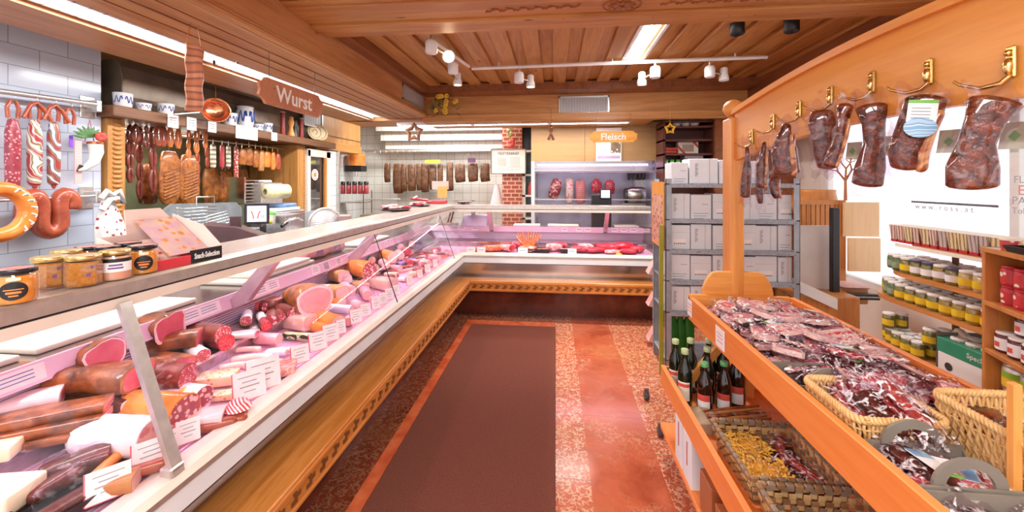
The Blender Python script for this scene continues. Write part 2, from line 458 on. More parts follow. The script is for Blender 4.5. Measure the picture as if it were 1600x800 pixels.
# left tiled wall, niche wall, far wall
XW = -3.23
b = B(); b.box(XW-.12, XW, -1.2, 2.6, 0, 3.0, tileL); struct(b, 'wall_left')
b = B(); b.box(XL-.1, XL, 5.74, YF, 0, 3.0, tileS); b.box(XL, -3.2, 5.72, 5.74, 0, 2.0, tileF)
b.box(-3.2, -3.17, 5.715, 5.75, 0, 2.0, alu)
struct(b, 'wall_side_left')
b = B(); b.box(-3.3, -3.2, 5.52, 5.72, 0, 2.0, tileS); b.box(-3.3, -3.2, 4.96, 5.72, 1.99, 2.09, W_shelf); struct(b, 'wall_door')
gp = plain('green_grey_plaster', '#7f8868', '#989d7c', 6, .6)
b = B(); b.box(-4.0, -3.9, 2.4, 5.0, 0, 2.09, gp); b.box(-4.0, -3.35, 2.35, 2.48, 0, 3.0, gp)
b.box(-4.0, -3.7, 2.4, 5.74, 2.1, 3.0, W_tan); b.box(-4.0, -3.3, 5.72, 5.76, 0, 3.0, W_tan); struct(b, 'wall_niche')
b = B(); b.box(XL-.1, XR, YF, YF+.1, 0, 3.0, tileF); struct(b, 'wall_far')
# right side: window wall
b = B()
wallw = plain('right_wall_plaster', '#efe6da', '#f6efe4', 5, .6)
b.box(XR, XR+.12, 4.9, YF, 0, 3.0, wallw); b.box(XR, XR+.12, -1.2, 4.9, 0, .55, wallw); b.box(XR, XR+.12, -1.2, 4.9, 2.45, 3.0, wallw)
struct(b, 'wall_right')
w = empty('window_1'); w['kind'] = 'structure'
b = B()
for y in (-.3, 1.3, 3.0, 4.86): b.box(XR+.02, XR+.08, y-.03, y+.03, .55, 2.45, white, .004)
b.box(XR+.02, XR+.08, -1.0, 4.9, .55, .6, white); b.box(XR+.02, XR+.08, -1.0, 4.9, 2.40, 2.45, white)
b.obj('window_frame', w)
b = B(); b.box(XR+.045, XR+.05, -1.0, 4.9, .6, 2.4, glassm); b.obj('pane', w)
# ceiling: boards with raised battens running along Y
b = B(); b.box(-1.85, 2.45, -1.2, 5.4, ZC, ZC+.1, W_ceil)
x = -1.6
while x < 2.36:
    b.box(x, x+.15, 2.6, 5.06, ZC-.035, ZC, W_ceil, .006)
    x += .262
b.box(XL, -1.85, -1.2, YF, 2.78, 3.0, W_dark); b.box(-1.85, XR+.1, 5.4, YF, 2.78, 3.0, W_dark); b.box(2.45, XR+.1, -1.2, 5.4, 2.78, 3.0, W_dark)
struct(b, 'ceiling')
b = B(); b.box(-1.72, 2.4, -1.2, 2.62, 2.70, 2.74, W_beamX); struct(b, 'ceiling_near')
# broad carved cross beam
cb_ = empty('carved_ceiling_beam', (0, 0, 0), label='broad wooden ceiling beam with carved rosette crossing the room', cat='beam')
b = B(); b.box(-1.72, 2.4, 2.46, 2.90, 2.655, 2.80, W_beamX, .008); b.box(-1.72, 2.4, 2.72, 2.93, 2.635, 2.66, W_beamX, .006)
b.box(-1.72, 2.4, 2.40, 2.47, 2.67, 2.80, W_beamX, .004)
b.obj('beam_body', cb_)
carvm = wood('carved_relief_wood', '#8a4c28', '#a0602f', 'X', 8, knots=False)
def on_beam(px, py): return at(px, py, z=2.652)
b = B(); c = on_beam(972, 8)
for k in range(12):
    a = k*pi/6; d = V((cos(a), sin(a)*.8, 0)); n_ = V((-sin(a), cos(a)*.8, 0))
    b.prism([c+d*.012, c+d*.045+n_*.012, c+d*.09, c+d*.045-n_*.012], (0, 0, -.006), carvm)
b.tube([c+V((cos(i*pi/12)*.115, sin(i*pi/12)*.095, 0)) for i in range(24)], .006, carvm, 6, closed=True)
b.obj('rosette', cb_)
for (p0, p1, nm) in (((760, 17), (905, 9), 0), ((1035, 5), (1200, -2), 1)):
    b = B(); A = on_beam(*p0); Z = on_beam(*p1); n = 14
    for k in range(n):
        q = A.lerp(Z, k/(n-1)); r_ = A.lerp(Z, min(1, (k+.9)/(n-1)))
        b.tube([q, q.lerp(r_, .5)+V((0, .018*(-1)**k, 0)), r_], [.004, .007, .003], carvm, 6)
        b.ell(q+V((0, .02*(-1)**k, 0)), (.012, .008, .004), carvm, 8, 4)
    b.obj('vine_carving', cb_)
b = B()
for px in (880, 1020, 1140, 1180, 1340): 
    q = at(px, 30+ (880-px)*.02, z=2.634); b.lathe([(.006, -.001), (.006, .001)], carvm, 10, Matrix.Translation(q))
b.obj('peg_hole', cb_)
# left fascia + soffit (X from -1.72), back header (Y 5.34)
b = B()
b.box(-1.76, -1.72, -1.2, 5.4, 2.40, 2.68, W_face)
b.box(-1.72, -1.685, -1.2, 5.35, 2.40, 2.435, W_face, .008); b.box(-1.72, -1.70, -1.2, 5.35, 2.435, 2.46, W_face, .006)
b.box(-1.76, -1.60, -1.2, 5.1, 2.68, 2.78, W_dark)
b.box(-2.25, -1.74, -1.2, 5.4, 2.40, 2.42, W_beamY)
for x in (-2.10, -1.98, -1.86): b.box(x-.003, x+.003, -1.2, 5.4, 2.396, 2.401, W_dark)
b.box(-2.86, -2.48, -1.2, 5.4, 2.38, 2.42, W_beamY); b.box(-2.88, -2.84, -1.2, 5.4, 2.38, 2.80, W_beamY)
struct(b, 'wall_soffit_left')
b = B()
b.box(-1.76, 2.4, 5.34, 5.40, 2.44, 2.68, W_headX); b.box(-1.76, 2.4, 5.30, 5.40, 2.34, 2.44, W_headX, .006)
b.box(-1.76, 2.4, 5.05, 5.40, 2.68, 2.78, W_dark)
b.box(-1.76, 1.25, 5.40, 5.95, 2.34, 2.37, W_beamX); b.box(-2.9, -1.7, 5.34, 5.95, 2.38, 2.42, W_beamX)
struct(b, 'wall_soffit_far')
b = B(); b.box(2.36, 2.42, -1.2, 5.4, 2.05, 2.80, W_dark); b.box(2.42, XR, -1.2, 5.4, 2.40, 2.44, W_dark); b.box(2.0, XR, 5.4, 5.46, 0, 2.8, W_dark)
struct(b, 'wall_soffit_right')
# fluorescent strips set in the soffits (left: two runs, back: one run)
tubem = emis('fluorescent_tube', '#fff6f2', 14)
refm = plain('white_reflector', '#f0e6ea', '#f8f0f2', 5, .3)
def strip(name, x0, x1, y0, y1, z, label, along):
    s_ = empty(name, ((x0+x1)/2, (y0+y1)/2, z), label=label, cat='ceiling light', group='fluorescent strip lights above the counters')
    L = V(((x0+x1)/2, (y0+y1)/2, z))
    def bx(bb, a0, a1, c0, c1, e0, e1, m):
        bb.box(a0-L.x, a1-L.x, c0-L.y, c1-L.y, e0-L.z, e1-L.z, m)
    h = B()
    if along == 'Y':
        bx(h, x0, x0+.012, y0, y1, z, z+.10, refm); bx(h, x1-.012, x1, y0, y1, z, z+.10, refm)
    else:
        bx(h, x0, x1, y0, y0+.012, z, z+.10, refm); bx(h, x0, x1, y1-.012, y1, z, z+.10, refm)
    bx(h, x0, x1, y0, y1, z+.10, z+.11, refm); h.obj('housing', s_)
    t = B(); n = int(((y1-y0) if along == 'Y' else (x1-x0))/1.2)+1
    for k in range(n):
        if along == 'Y':
            q0 = y0+(y1-y0)*k/n+.03; q1 = y0+(y1-y0)*(k+1)/n-.03; t.tube([((x0+x1)/2-L.x, q0-L.y, .05), ((x0+x1)/2-L.x, q1-L.y, .05)], .016, tubem, 8)
        else:
            q0 = x0+(x1-x0)*k/n+.03; q1 = x0+(x1-x0)*(k+1)/n-.03; t.tube([(q0-L.x, 0, .012), (q1-L.x, 0, .012)], .016, tubem, 8)
    t.obj('tube', s_)
    g = B(); Ln = (y1-y0) if along == 'Y' else (x1-x0); m_ = int(Ln/.07)
    for k in range(m_):
        if along == 'Y': bx(g, x0, x1, y0+k*.07, y0+k*.07+.006, z, z+.025, refm)
        else: bx(g, x0+k*.07, x0+k*.07+.006, y0, y1, z, z+.025, refm)
    tag(g.obj('louvre', s_), kind='stuff')
    return s_
strip('strip_light', -2.46, -2.27, -.6, 2.70, 2.40, 'long white louvred fluorescent strip in the left soffit, before the Wurst sign', 'Y')
strip('strip_light', -2.46, -2.27, 2.72, 5.3, 2.40, 'long white louvred fluorescent strip in the left soffit, past the Wurst sign', 'Y')
strip('strip_light', -2.2, .98, 5.50, 5.62, 2.33, 'white louvred fluorescent strip under the far header, above the meat counter', 'X')
# vents
ventm = ribbed('vent_fins', '#8c8c92', '#ececee', 'Y', 16, .5, .4, .8)
ventmX = ribbed('vent_fins_front', '#8c8c92', '#ececee', 'X', 16, .5, .4, .8)
def vent(p0, p1, plane, label):
    if plane == 'x':
        A = at(*p0, x=-1.715); Z = at(*p1, x=-1.715); v = empty('air_vent', (-1.72, (A.y+Z.y)/2, Z.z), label=label, cat='vent')
        hy = abs(A.y-Z.y)/2; hz = abs(A.z-Z.z)
        b = B(); b.box(0, .012, -hy, hy, 0, .02, alu); b.box(0, .012, -hy, hy, hz-.02, hz, alu); b.box(0, .012, -hy, -hy+.02, 0, hz, alu); b.box(0, .012, hy-.02, hy, 0, hz, alu); b.obj('frame', v)
        b = B(); b.box(0, .006, -hy+.02, hy-.02, .02, hz-.02, ventm); b.obj('grille', v)
    else:
        A = at(*p0, y=5.335); Z = at(*p1, y=5.335); v = empty('air_vent', ((A.x+Z.x)/2, 5.34, Z.z), label=label, cat='vent')
        hx = abs(A.x-Z.x)/2; hz = abs(A.z-Z.z)
        b = B(); b.box(-hx, hx, -.014, 0, 0, .02, alu); b.box(-hx, hx, -.014, 0, hz-.02, hz, alu); b.box(-hx, -hx+.02, -.014, 0, 0, hz, alu); b.box(hx-.02, hx, -.014, 0, 0, hz, alu); b.obj('frame', v)
        b = B(); b.box(-hx+.02, hx-.02, -.006, 0, .02, hz-.02, ventmX); b.obj('grille', v)
vent((268, -30), (378, 42), 'x', 'metal air vent high on the left fascia, nearest the camera')
vent((629, 130), (661, 172), 'x', 'small metal air vent on left fascia beside the yellow flowers')
vent((873, 151), (952, 177), 'y', 'wide metal air vent in the far header board')
# recessed ceiling light
rl = empty('recessed_ceiling_light', (.76, 3.62, ZC-.04), label='bright rectangular fluorescent light recessed between ceiling battens', cat='ceiling light')
b = B(); 
for (x0, x1, y0, y1) in ((-.11, -.085, -.5, .5), (.085, .11, -.5, .5), (-.11, .11, -.52, -.5), (-.11, .11, .5, .52)): b.box(x0, x1, y0, y1, -.008, .03, white)
b.obj('frame', rl)
b = B(); b.box(-.085, .085, -.5, .5, .012, .03, refm); b.obj('reflector', rl)
b = B()
for x in (-.03, .03): b.tube([(x, -.46, 0), (x, .44, 0)], .018, emis('office_tube', '#ffffff', 22), 8)
b.obj('tube', rl)
# ---------------------------------------------------------------- the two display counters
X0, Y0, YS, XE = -.97, 4.58, .15, 1.09      # ledge front lines, start of the left run, end of the back run
def sweep(bb, prof, m, side, mb=None, a0=None, a1=None, smooth=False, extra=0):
    """prof: list of (offset from ledge front, z), closed polygon; side 'L' along Y, 'K' along X, mitred at the corner."""
    if side == 'L':
        y0 = YS if a0 is None else a0
        r0 = [(X0-o, y0, z) for o, z in prof]
        r1 = [(X0-o, (Y0+o) if a1 is None else a1, z) for o, z in prof]
    else:
        x1 = XE if a1 is None else a1
        r0 = [((X0-o) if a0 is None else a0, Y0+o, z) for o, z in prof]
        r1 = [(x1, Y0+o, z) for o, z in prof]
    bb.rings([[V(p) for p in r0], [V(p) for p in r1]], m, True, True, True, smooth)
pinklight = emis('pink_case_tube', '#ffb0d8', 4.5)
warmlight = emis('case_tube_glow', '#ffd9e6', 4)
arms_L = [.62, 1.95, 3.15, 4.35]
arms_K = [-.82, .62]
for side in 'LK':
    nm = {'L': 'sausage', 'K': 'meat'}[side]
    # wooden ledge with the carved front
    L = empty('bag_ledge', (0, 0, 0), label={'L': 'long oak bag ledge with carved front edge along the left counter', 'K': 'short oak bag ledge with carved front edge across the far counter'}[side], cat='ledge', group='oak bag ledges')
    wl = W_ledgeY if side == 'L' else W_ledgeX
    b = B(); sweep(b, [(0, .31), (0, .425), (.005, .43), (.27, .43), (.27, .31)], wl, side); b.obj('ledge_board', L)
    b = B()
    # carved meander: raised rails and little stepped blocks
    sweep(b, [(-.006, .318), (-.006, .330), (0, .330), (0, .318)], wl, side); sweep(b, [(-.006, .400), (-.006, .412), (0, .412), (0, .400)], wl, side)
    b.obj('moulding', L)
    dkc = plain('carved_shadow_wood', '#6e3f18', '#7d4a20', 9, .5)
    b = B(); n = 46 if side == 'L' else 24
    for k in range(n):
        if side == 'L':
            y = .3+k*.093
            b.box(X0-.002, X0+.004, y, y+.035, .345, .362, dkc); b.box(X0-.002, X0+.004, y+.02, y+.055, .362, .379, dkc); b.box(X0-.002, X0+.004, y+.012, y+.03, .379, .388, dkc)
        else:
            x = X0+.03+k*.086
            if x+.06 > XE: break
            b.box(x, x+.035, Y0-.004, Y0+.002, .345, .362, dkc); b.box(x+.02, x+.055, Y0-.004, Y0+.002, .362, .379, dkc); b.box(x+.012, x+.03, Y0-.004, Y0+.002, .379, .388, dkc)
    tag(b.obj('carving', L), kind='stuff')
    b = B(); sweep(b, [(.20, 0), (.20, .31), (.30, .31), (.30, 0)], kickm, side); k_ = b.obj('kickboard', L)
    # refrigerated case
    Cc = empty('display_counter', (0, 0, 0), label={'L': 'long glass display counter full of sausage and ham on the left', 'K': 'shorter glass display counter full of fresh meat at the far end'}[side], cat='display counter')
    b = B(); sweep(b, [(.25, .43), (.25, .61), (.30, .61), (.30, .43)], steel_pink, side); b.obj('base_panel', Cc)
    b = B(); sweep(b, [(.085, .615), (.085, .69), (.10, .69), (.10, .615)], whiteblue, side); sweep(b, [(.09, .605), (.09, .618), (1.03, .618), (1.03, .605)], alu_dk, side); b.obj('front_panel', Cc)
    b = B(); sweep(b, [(.083, .69), (.080, .70), (.090, .722), (.12, .728), (.165, .722), (.165, .69)], creamrail, side); sweep(b, [(.079, .684), (.079, .700), (.085, .70), (.085, .684)], alu, side); b.obj('front_rail', Cc)
    b = B(); dm = pinkdeck if side == 'L' else pinkdeckB
    sweep(b, [(.16, .700), (.53, .735), (.53, .715), (.16, .68)], dm, side)
    b.obj('display_deck', Cc)
    b = B(); sweep(b, [(.53, .715), (.53, .785), (.545, .785), (.545, .715)], steel, side); sweep(b, [(.525, .778), (.525, .792), (.55, .792), (.55, .778)], chrome, side)
    sweep(b, [(.545, .770), (.545, .782), (.74, .815), (.74, .80)], steel, side); b.obj('raised_tray', Cc)
    b = B(); sweep(b, [(.70, .79), (.70, .925), (.72, .925), (.72, .79)], ribY, side); b.obj('ribbed_back', Cc)
    b = B(); sweep(b, [(.672, .905), (.69, .972), (.70, .972), (.684, .905)], plain('label_strip', '#e8c6e0', '#f0d4ea', 6, .3), side); b.obj('label_rail', Cc)
    b = B(); sweep(b, [(.69, .925), (.69, .965), (1.06, .965), (1.06, .925)], steel_pink, side); b.obj('worktop', Cc)
    b = B(); sweep(b, [(1.0, 0), (1.0, .925), (1.03, .925), (1.03, 0)], steel, side); b.obj('rear_panel', Cc)
    tl = toplines if side == 'L' else toplinesB
    b = B()
    sweep(b, [(.268, 1.232), (.268, 1.262), (.60, 1.262), (.60, 1.24), (.33, 1.232)], tl, side); b.obj('top_shelf', Cc)
    b = B()
    sweep(b, [(.262, 1.225), (.262, 1.258), (.27, 1.266), (.31, 1.266), (.31, 1.225)], alu, side)
    sweep(b, [(.270, 1.188), (.266, 1.218), (.31, 1.222), (.31, 1.188)], creamrail, side)
    b.obj('top_profile', Cc)
    b = B(); sweep(b, [(.268, 1.2185), (.268, 1.225), (.30, 1.225), (.30, 1.2185)], black, side); b.obj('seal', Cc)
    # lamp under the top
    b = B(); sweep(b, [(.335, 1.205), (.335, 1.228), (.375, 1.228), (.375, 1.205)], alu, side); sweep(b, [(.34, 1.197), (.34, 1.205), (.37, 1.205), (.37, 1.197)], warmlight, side); b.obj('case_lamp', Cc)
    # arms
    for q in (arms_L if side == 'L' else arms_K):
        b = B()
        p = [(.42, 1.238), (.36, 1.238), (.60, .93), (.68, .90), (.70, .925)]
        pts = [(X0-o, q-.022, z) for o, z in p] if side == 'L' else [(q-.022, Y0+o, z) for o, z in p]
        b.prism(pts, (0, .044, 0) if side == 'L' else (.044, 0, 0), plain('mauve_steel_arm', '#b79ba6', '#c9adb8', 8, .35, .5)); b.obj('support_arm', Cc)
    # panes
    panes = [(YS, 1.045), (1.065, 2.70), (2.708, 4.3), (4.306, 4.64)] if side == 'L' else [(-1.02, -.30), (-.294, .36), (.366, XE)]
    for a0, a1 in panes:
        b = B()
        for (o0, z0, o1, z1) in ((.114, .712, .279, 1.19),):
            if side == 'L': pts = [(X0-o0, a0, z0), (X0-o0, a1, z0), (X0-o1, a1, z1), (X0-o1, a0, z1)]
            else: pts = [(a0, Y0+o0, z0), (a1, Y0+o0, z0), (a1, Y0+o1, z1), (a0, Y0+o1, z1)]
            if a1 == 4.64: pts[1] = (X0-o0, Y0+o0, z0); pts[2] = (X0-o1, Y0+o1, z1)
            if a0 == -1.02: pts[0] = (X0-o0, Y0+o0, z0); pts[3] = (X0-o1, Y0+o1, z1)
            n_ = V((.005, 0, .0018)) if side == 'L' else V((0, -.005, .0018))
            b.prism(pts, n_, glassm)
        b.obj('front_glass', Cc)
    if side == 'L':
        b = B(); pts = [(X0-.10, 1.035, .722), (X0-.10, 1.068, .722), (X0-.27, 1.068, 1.2), (X0-.27, 1.035, 1.2)]
        b.prism(pts, (.014, 0, .005), alu); b.box(X0-.13, X0-.09, 1.03, 1.073, .722, .75, alu, .004); b.obj('glass_post', Cc)
        for q in (2.704, 4.303):
            b = B(); b.prism([(X0-.106, q-.003, .72), (X0-.106, q+.003, .725), (X0-.273, q+.003, 1.19), (X0-.273, q-.003, 1.19)], (.003, 0, .001), black); b.obj('glass_joint', Cc)
    else:
        b = B(); b.prism([(XE, Y0+.09, .6), (XE, Y0+1.03, .6), (XE, Y0+1.03, .96), (XE, Y0+.6, 1.24), (XE, Y0+.26, 1.24)], (.02, 0, 0), glassm); b.obj('end_glass', Cc)
        b = B(); b.box(XE, XE+.02, Y0+.085, Y0+1.03, 0, .72, whiteblue); b.obj('end_panel', Cc)
# daylight and lamps are added in the light module
# ---------------------------------------------------------------- lofted bodies and meat materials
def superp(th, pw):
    c, s_ = cos(th), sin(th)
    return (abs(c)**(2/pw)*(1 if c >= 0 else -1), abs(s_)**(2/pw)*(1 if s_ >= 0 else -1))
def loft(bb, pts, rad, m, seg=14, amp=0, seed=0, pw=2.2, up=(0, 0, 1), round0=1, round1=1, cut=None, cut0=None, fr=30, steps=3):
    """Body skinned along pts with (width, height) radii; round ends, or a flat cut face = (rim material, core material, rim share)."""
    pts = [V(p) for p in pts]; n = len(pts); rings = []
    rad = [(r if isinstance(r, (tuple, list)) else (r, r)) for r in rad]
    up = V(up); sec = []
    for i, p in enumerate(pts):
        a = pts[max(0, i-1)]; b = pts[min(n-1, i+1)]
        d = (b-a).normalized(); s1 = d.cross(up)
        if s1.length < 1e-4: s1 = d.cross(V((1, 0, 0)))
        s1.normalize(); u = s1.cross(d).normalized()
        sec.append((p, d, s1, u, rad[i]))
    def ring(p, s1, u, r, k=1):
        q = []
        for j in range(seg):
            x, y = superp(2*pi*j/seg, pw)
            o = s1*(x*r[0]*k)+u*(y*r[1]*k)
            if amp: o = o*(1+amp*noise.noise((p+o)*fr+V((seed, seed*2.3, 0))))
            q.append(p+o)
        return q
    L = []
    p, d, s1, u, r = sec[0]
    if round0:
        e = min(r)*round0
        for k in range(steps): a = (pi/2)*k/steps; L.append(ring(p+d*(e*(1-cos(a))*0)-d*(e*cos(a))*1.0, s1, u, r, max(.12, sin(a)) if k else .12))
    for (p, d, s1, u, r) in sec: L.append(ring(p, s1, u, r))
    if round1:
        p, d, s1, u, r = sec[-1]; e = min(r)*round1
        for k in range(steps-1, -1, -1): a = (pi/2)*k/steps; L.append(ring(p+d*(e*cos(a)), s1, u, r, max(.12, sin(a)) if k else .12))
    bb.rings(L, m, True, bool(round0) or cut0 is None, bool(round1) or cut is None, True)
    for cc, S, sg in ((cut, sec[-1], 1), (cut0, sec[0], -1)):
        if not cc: continue
        p, d, s1, u, r = S; rim, core, k = cc; q0 = ring(p, s1, u, r, 1.0); q1 = ring(p+d*(.001*sg), s1, u, r, 1-k)
        bb.rings([q0, q1], rim, True, False, False, False); bb.poly(q1, core)
    return bb
def speck(name, base1, base2, dot, scale=60, thr=.38, rough=.4, dot2=None, coat=.3, th2=.05):
    """Cut sausage: flecks of fat in a darker mass."""
    if name in MATS: return MATS[name]
    m, t = base(name, rough)
    v = coords(t, rnd_=True); vo = t.new('ShaderNodeTexVoronoi'); vo.inputs['Scale'].default_value = scale; t.link(v, vo.inputs['Vector'])
    bs = ramp(t, nz(t, v, scale*.5, 2), [(.35, base1), (.65, base2)])
    k = ramp(t, vo.outputs['Distance'], [(thr-th2, (1, 1, 1, 1)), (thr, (0, 0, 0, 1))])
    sel = t.new('ShaderNodeSeparateColor'); t.link(vo.outputs['Color'], sel.inputs[0])
    gt = t.new('ShaderNodeMath', operation='GREATER_THAN'); gt.inputs[1].default_value = .35; t.link(sel.outputs[0], gt.inputs[0])
    mu = t.new('ShaderNodeMath', operation='MULTIPLY'); t.link(k, mu.inputs[0]); t.link(gt.outputs[0], mu.inputs[1])
    mx = t.new('ShaderNodeMixRGB'); t.link(mu.outputs[0], mx.inputs[0]); t.link(bs, mx.inputs[1]); mx.inputs[2].default_value = hexc(dot)
    t.link(mx.outputs[0], t.bsdf.inputs['Base Color']); t.bsdf.inputs['Coat Weight'].default_value = coat
    MATS[name] = m; return m
def marb(name, lean1, lean2, fat, scale=9, width=.06, rough=.35, coat=.4, dist=1.6, axis=(1, 1, 1)):
    """Lean meat veined with fat."""
    if name in MATS: return MATS[name]
    m, t = base(name, rough)
    v = coords(t, axis, rnd_=True); a = nz(t, v, scale, 2, .5, dist)
    ln = ramp(t, nz(t, v, scale*5, 3, .6), [(.35, lean1), (.65, lean2)])
    k = ramp(t, a, [(.5-width, (0, 0, 0, 1)), (.5-width*.3, (1, 1, 1, 1)), (.5+width*.3, (1, 1, 1, 1)), (.5+width, (0, 0, 0, 1))])
    mx = t.new('ShaderNodeMixRGB'); t.link(k, mx.inputs[0]); t.link(ln, mx.inputs[1]); mx.inputs[2].default_value = hexc(fat)
    t.link(mx.outputs[0], t.bsdf.inputs['Base Color']); t.bsdf.inputs['Coat Weight'].default_value = coat
    MATS[name] = m; return m
def stripes(name, cols, axis='Z', freq=14, rough=.35, dist=2.5, rnd_=True):
    if name in MATS: return MATS[name]
    m, t = base(name, rough)
    w_ = t.new('ShaderNodeTexWave'); w_.bands_direction = axis; w_.inputs['Scale'].default_value = freq; w_.inputs['Distortion'].default_value = dist
    w_.inputs['Detail'].default_value = 2
    t.link(coords(t, rnd_=rnd_), w_.inputs['Vector']); n = len(cols)
    t.link(ramp(t, w_.outputs['Fac'], [((i+.5)/n, c) for i, c in enumerate(cols)]), t.bsdf.inputs['Base Color'])
    t.bsdf.inputs['Coat Weight'].default_value = .3
    MATS[name] = m; return m
smoked = plain('smoked_rind', '#3e1810', '#b0622e', 20, .38, bmp=1, rnd_=True, coat=.4)
smoked2 = plain('dark_smoked_rind', '#3a1712', '#6e2e20', 40, .4, bmp=.5, rnd_=True, coat=.4)
goldrind = plain('golden_rind', '#7c401c', '#c07a38', 26, .35, bmp=.2, rnd_=True, coat=.4)
orangeskin = plain('orange_casing', '#e07428', '#f09a4a', 12, .3, rnd_=True, coat=.4)
redskin = plain('red_casing', '#9c2f38', '#bc4a50', 18, .35, rnd_=True, coat=.3)
pinkham = plain('pink_ham', '#ee9aa4', '#f6b4ba', 14, .35, rnd_=True, coat=.3)
lean = plain('lean_ham_cut', '#c64a62', '#dc6a7e', 18, .3, rnd_=True, coat=.4)
leanred = marb('fresh_red_meat', '#b01c34', '#cf3048', '#f0a8b0', 11, .02)
fatm = plain('white_fat', '#f4ccd0', '#fbe2e0', 14, .35, rnd_=True, coat=.3)
salami = speck('salami_cut', '#b84050', '#cf5a68', '#f2c6c4', 130, .42)
redsal = speck('red_salami_cut', '#c41f36', '#d8384c', '#f08a90', 150, .35)
mosaic = speck('mosaic_cut', '#a23a48', '#b84a58', '#f4c8cc', 62, .5)
chunky = speck('chunky_ham_cut', '#ecb4a8', '#e8a09a', '#d4707a', 40, .52, th2=.2)
sulz = speck('aspic_cut', '#f2c8a8', '#f0b890', '#d87a60', 70, .45, th2=.15)
mouldc = plain('white_mould_casing', '#e6dfe4', '#f4f0f4', 22, .6, rnd_=True)
paleloaf = plain('pale_loaf', '#f0bba6', '#f6ccba', 16, .35, rnd_=True, coat=.3)
brownloaf = plain('browned_loaf', '#b0743e', '#c99056', 22, .4, rnd_=True, coat=.3)
bacon = stripes('bacon_cut', ['#f4c0c4', '#c8546a', '#f8d8d4', '#b84058'], 'Z', 9, dist=3)
bellyside = stripes('belly_stripes', ['#e88a94', '#f8d0cc', '#cf5a6c'], 'Z', 14, dist=2)
darksau = plain('dark_sausage', '#64261e', '#964838', 24, .35, rnd_=True, coat=.4)
brownsau = plain('brown_sausage', '#93402c', '#b4583a', 22, .35, rnd_=True, coat=.4)
tansau = plain('tan_sausage', '#c86c38', '#e08c50', 22, .35, rnd_=True, coat=.4)
whitesau = plain('pale_sausage', '#f0b8ae', '#f6d0c6', 18, .35, rnd_=True, coat=.4)
cheesec = plain('pale_cheese', '#f6e2b6', '#fbf0d4', 8, .4, rnd_=True)
purplec = plain('purple_casing', '#7a5aa0', '#b090c8', 30, .35, rnd_=True)
greenc = plain('green_casing', '#2f8a4a', '#57a868', 20, .35, rnd_=True)
bluepr = stripes('printed_casing', ['#f2eef6', '#5a70b4', '#f6f2f8', '#d8d0e6'], 'Y', 9, dist=1.5)
striped1 = stripes('green_white_casing', ['#5f7a55', '#efe6d8', '#9c3a34', '#efe6d8'], 'Z', 7, dist=.4)
spot1 = speck('white_flecked_casing', '#a03a34', '#b24a40', '#f0e2d4', 60, .45)
goldtxt = speck('yellow_printed_wrap', '#f4f0f4', '#efe8ec', '#e2c23a', 34, .42)

NM = {}
def sausage(name, L, r, skin, cutm=None, T=None, bend=0, rim=.06, both=False, seg=14, n=6, rmat=None):
    """Sausage or roll lying along +X, resting on z = 0, its cut end at +X."""
    b = B(); pts = [(-L/2+L*i/n, bend*(1-((2*i/n)-1)**2)-bend/2, r) for i in range(n+1)]
    cf = (rmat or skin, cutm, rim) if cutm else None
    loft(b, pts, [r]*(n+1), skin, seg, round0=.7, round1=0 if cutm else .7, cut=cf, amp=.06, fr=18, seed=L*100)
    return b
def ham(L, w, h, skin, amp=.18, seed=0, cutm=lean, rim=fatm, k=.16, taper=.75, pw=2.4, n=6):
    b = B(); pts = [(-L/2+L*i/n, 0, h) for i in range(n+1)]
    rad = [((w*(taper+(1-taper)*sin(pi*.5*i/n))), h*(taper+(1-taper)*sin(pi*.5*i/n))) for i in range(n+1)]
    pts = [(p[0], 0, rad[i][1]) for i, p in enumerate(pts)]
    loft(b, pts, rad, skin, 18, amp, seed, pw, round0=.6, round1=0, cut=(rim, cutm, k), fr=14)
    return b
# ---------------------------------------------------------------- sausage niche on the left wall
nc = empty('sausage_cabinet', (-3.2, 3.8, 0), label='open oak niche cabinet with carved posts and a dark top shelf for hanging sausages', cat='cabinet')
def lx(o, b, name, p): return b.obj(name, p, loc=(-o[0], -o[1], -o[2]))
o_ = (-3.2, 3.8, 0)
b = B(); b.box(-3.27, -3.2, 2.62, 2.74, .0, 2.01, W_col); lx(o_, b, 'post', nc)
b = B()
for k in range(34):
    z = 1.97-k*.035
    b.ell((-3.197, 2.685, z), (.012, .036, .014), W_col, 10, 4)
tag(lx(o_, b, 'scale_carving', nc), kind='stuff')
b = B(); b.box(-3.85, -3.2, 4.80, 4.95, 0, 2.01, W_col)
for k in range(60): b.cbox((-3.198, 4.93, 1.98-k*.03), (.012, .03, .016), W_col, .003)
lx(o_, b, 'side_panel', nc)
b = B(); b.box(-3.88, -3.09, 2.57, 5.50, 2.012, 2.094, W_shelf, .006); lx(o_, b, 'top_shelf', nc)
b = B()
for z in (1.955, 1.98):
    b.tube([(-3.35 if z < 1.97 else -3.55, 2.75, z), (-3.35 if z < 1.97 else -3.55, 4.8, z)], .008, steel, 8)
lx(o_, b, 'hanging_rail', nc)
# strip lights inside niche
b = B(); b.tube([(-3.6, 2.8, 1.99), (-3.6, 3.7, 1.99)], .012, emis('niche_tube', '#fff4dc', 6), 8); lx(o_, b, 'lamp_tube', nc)
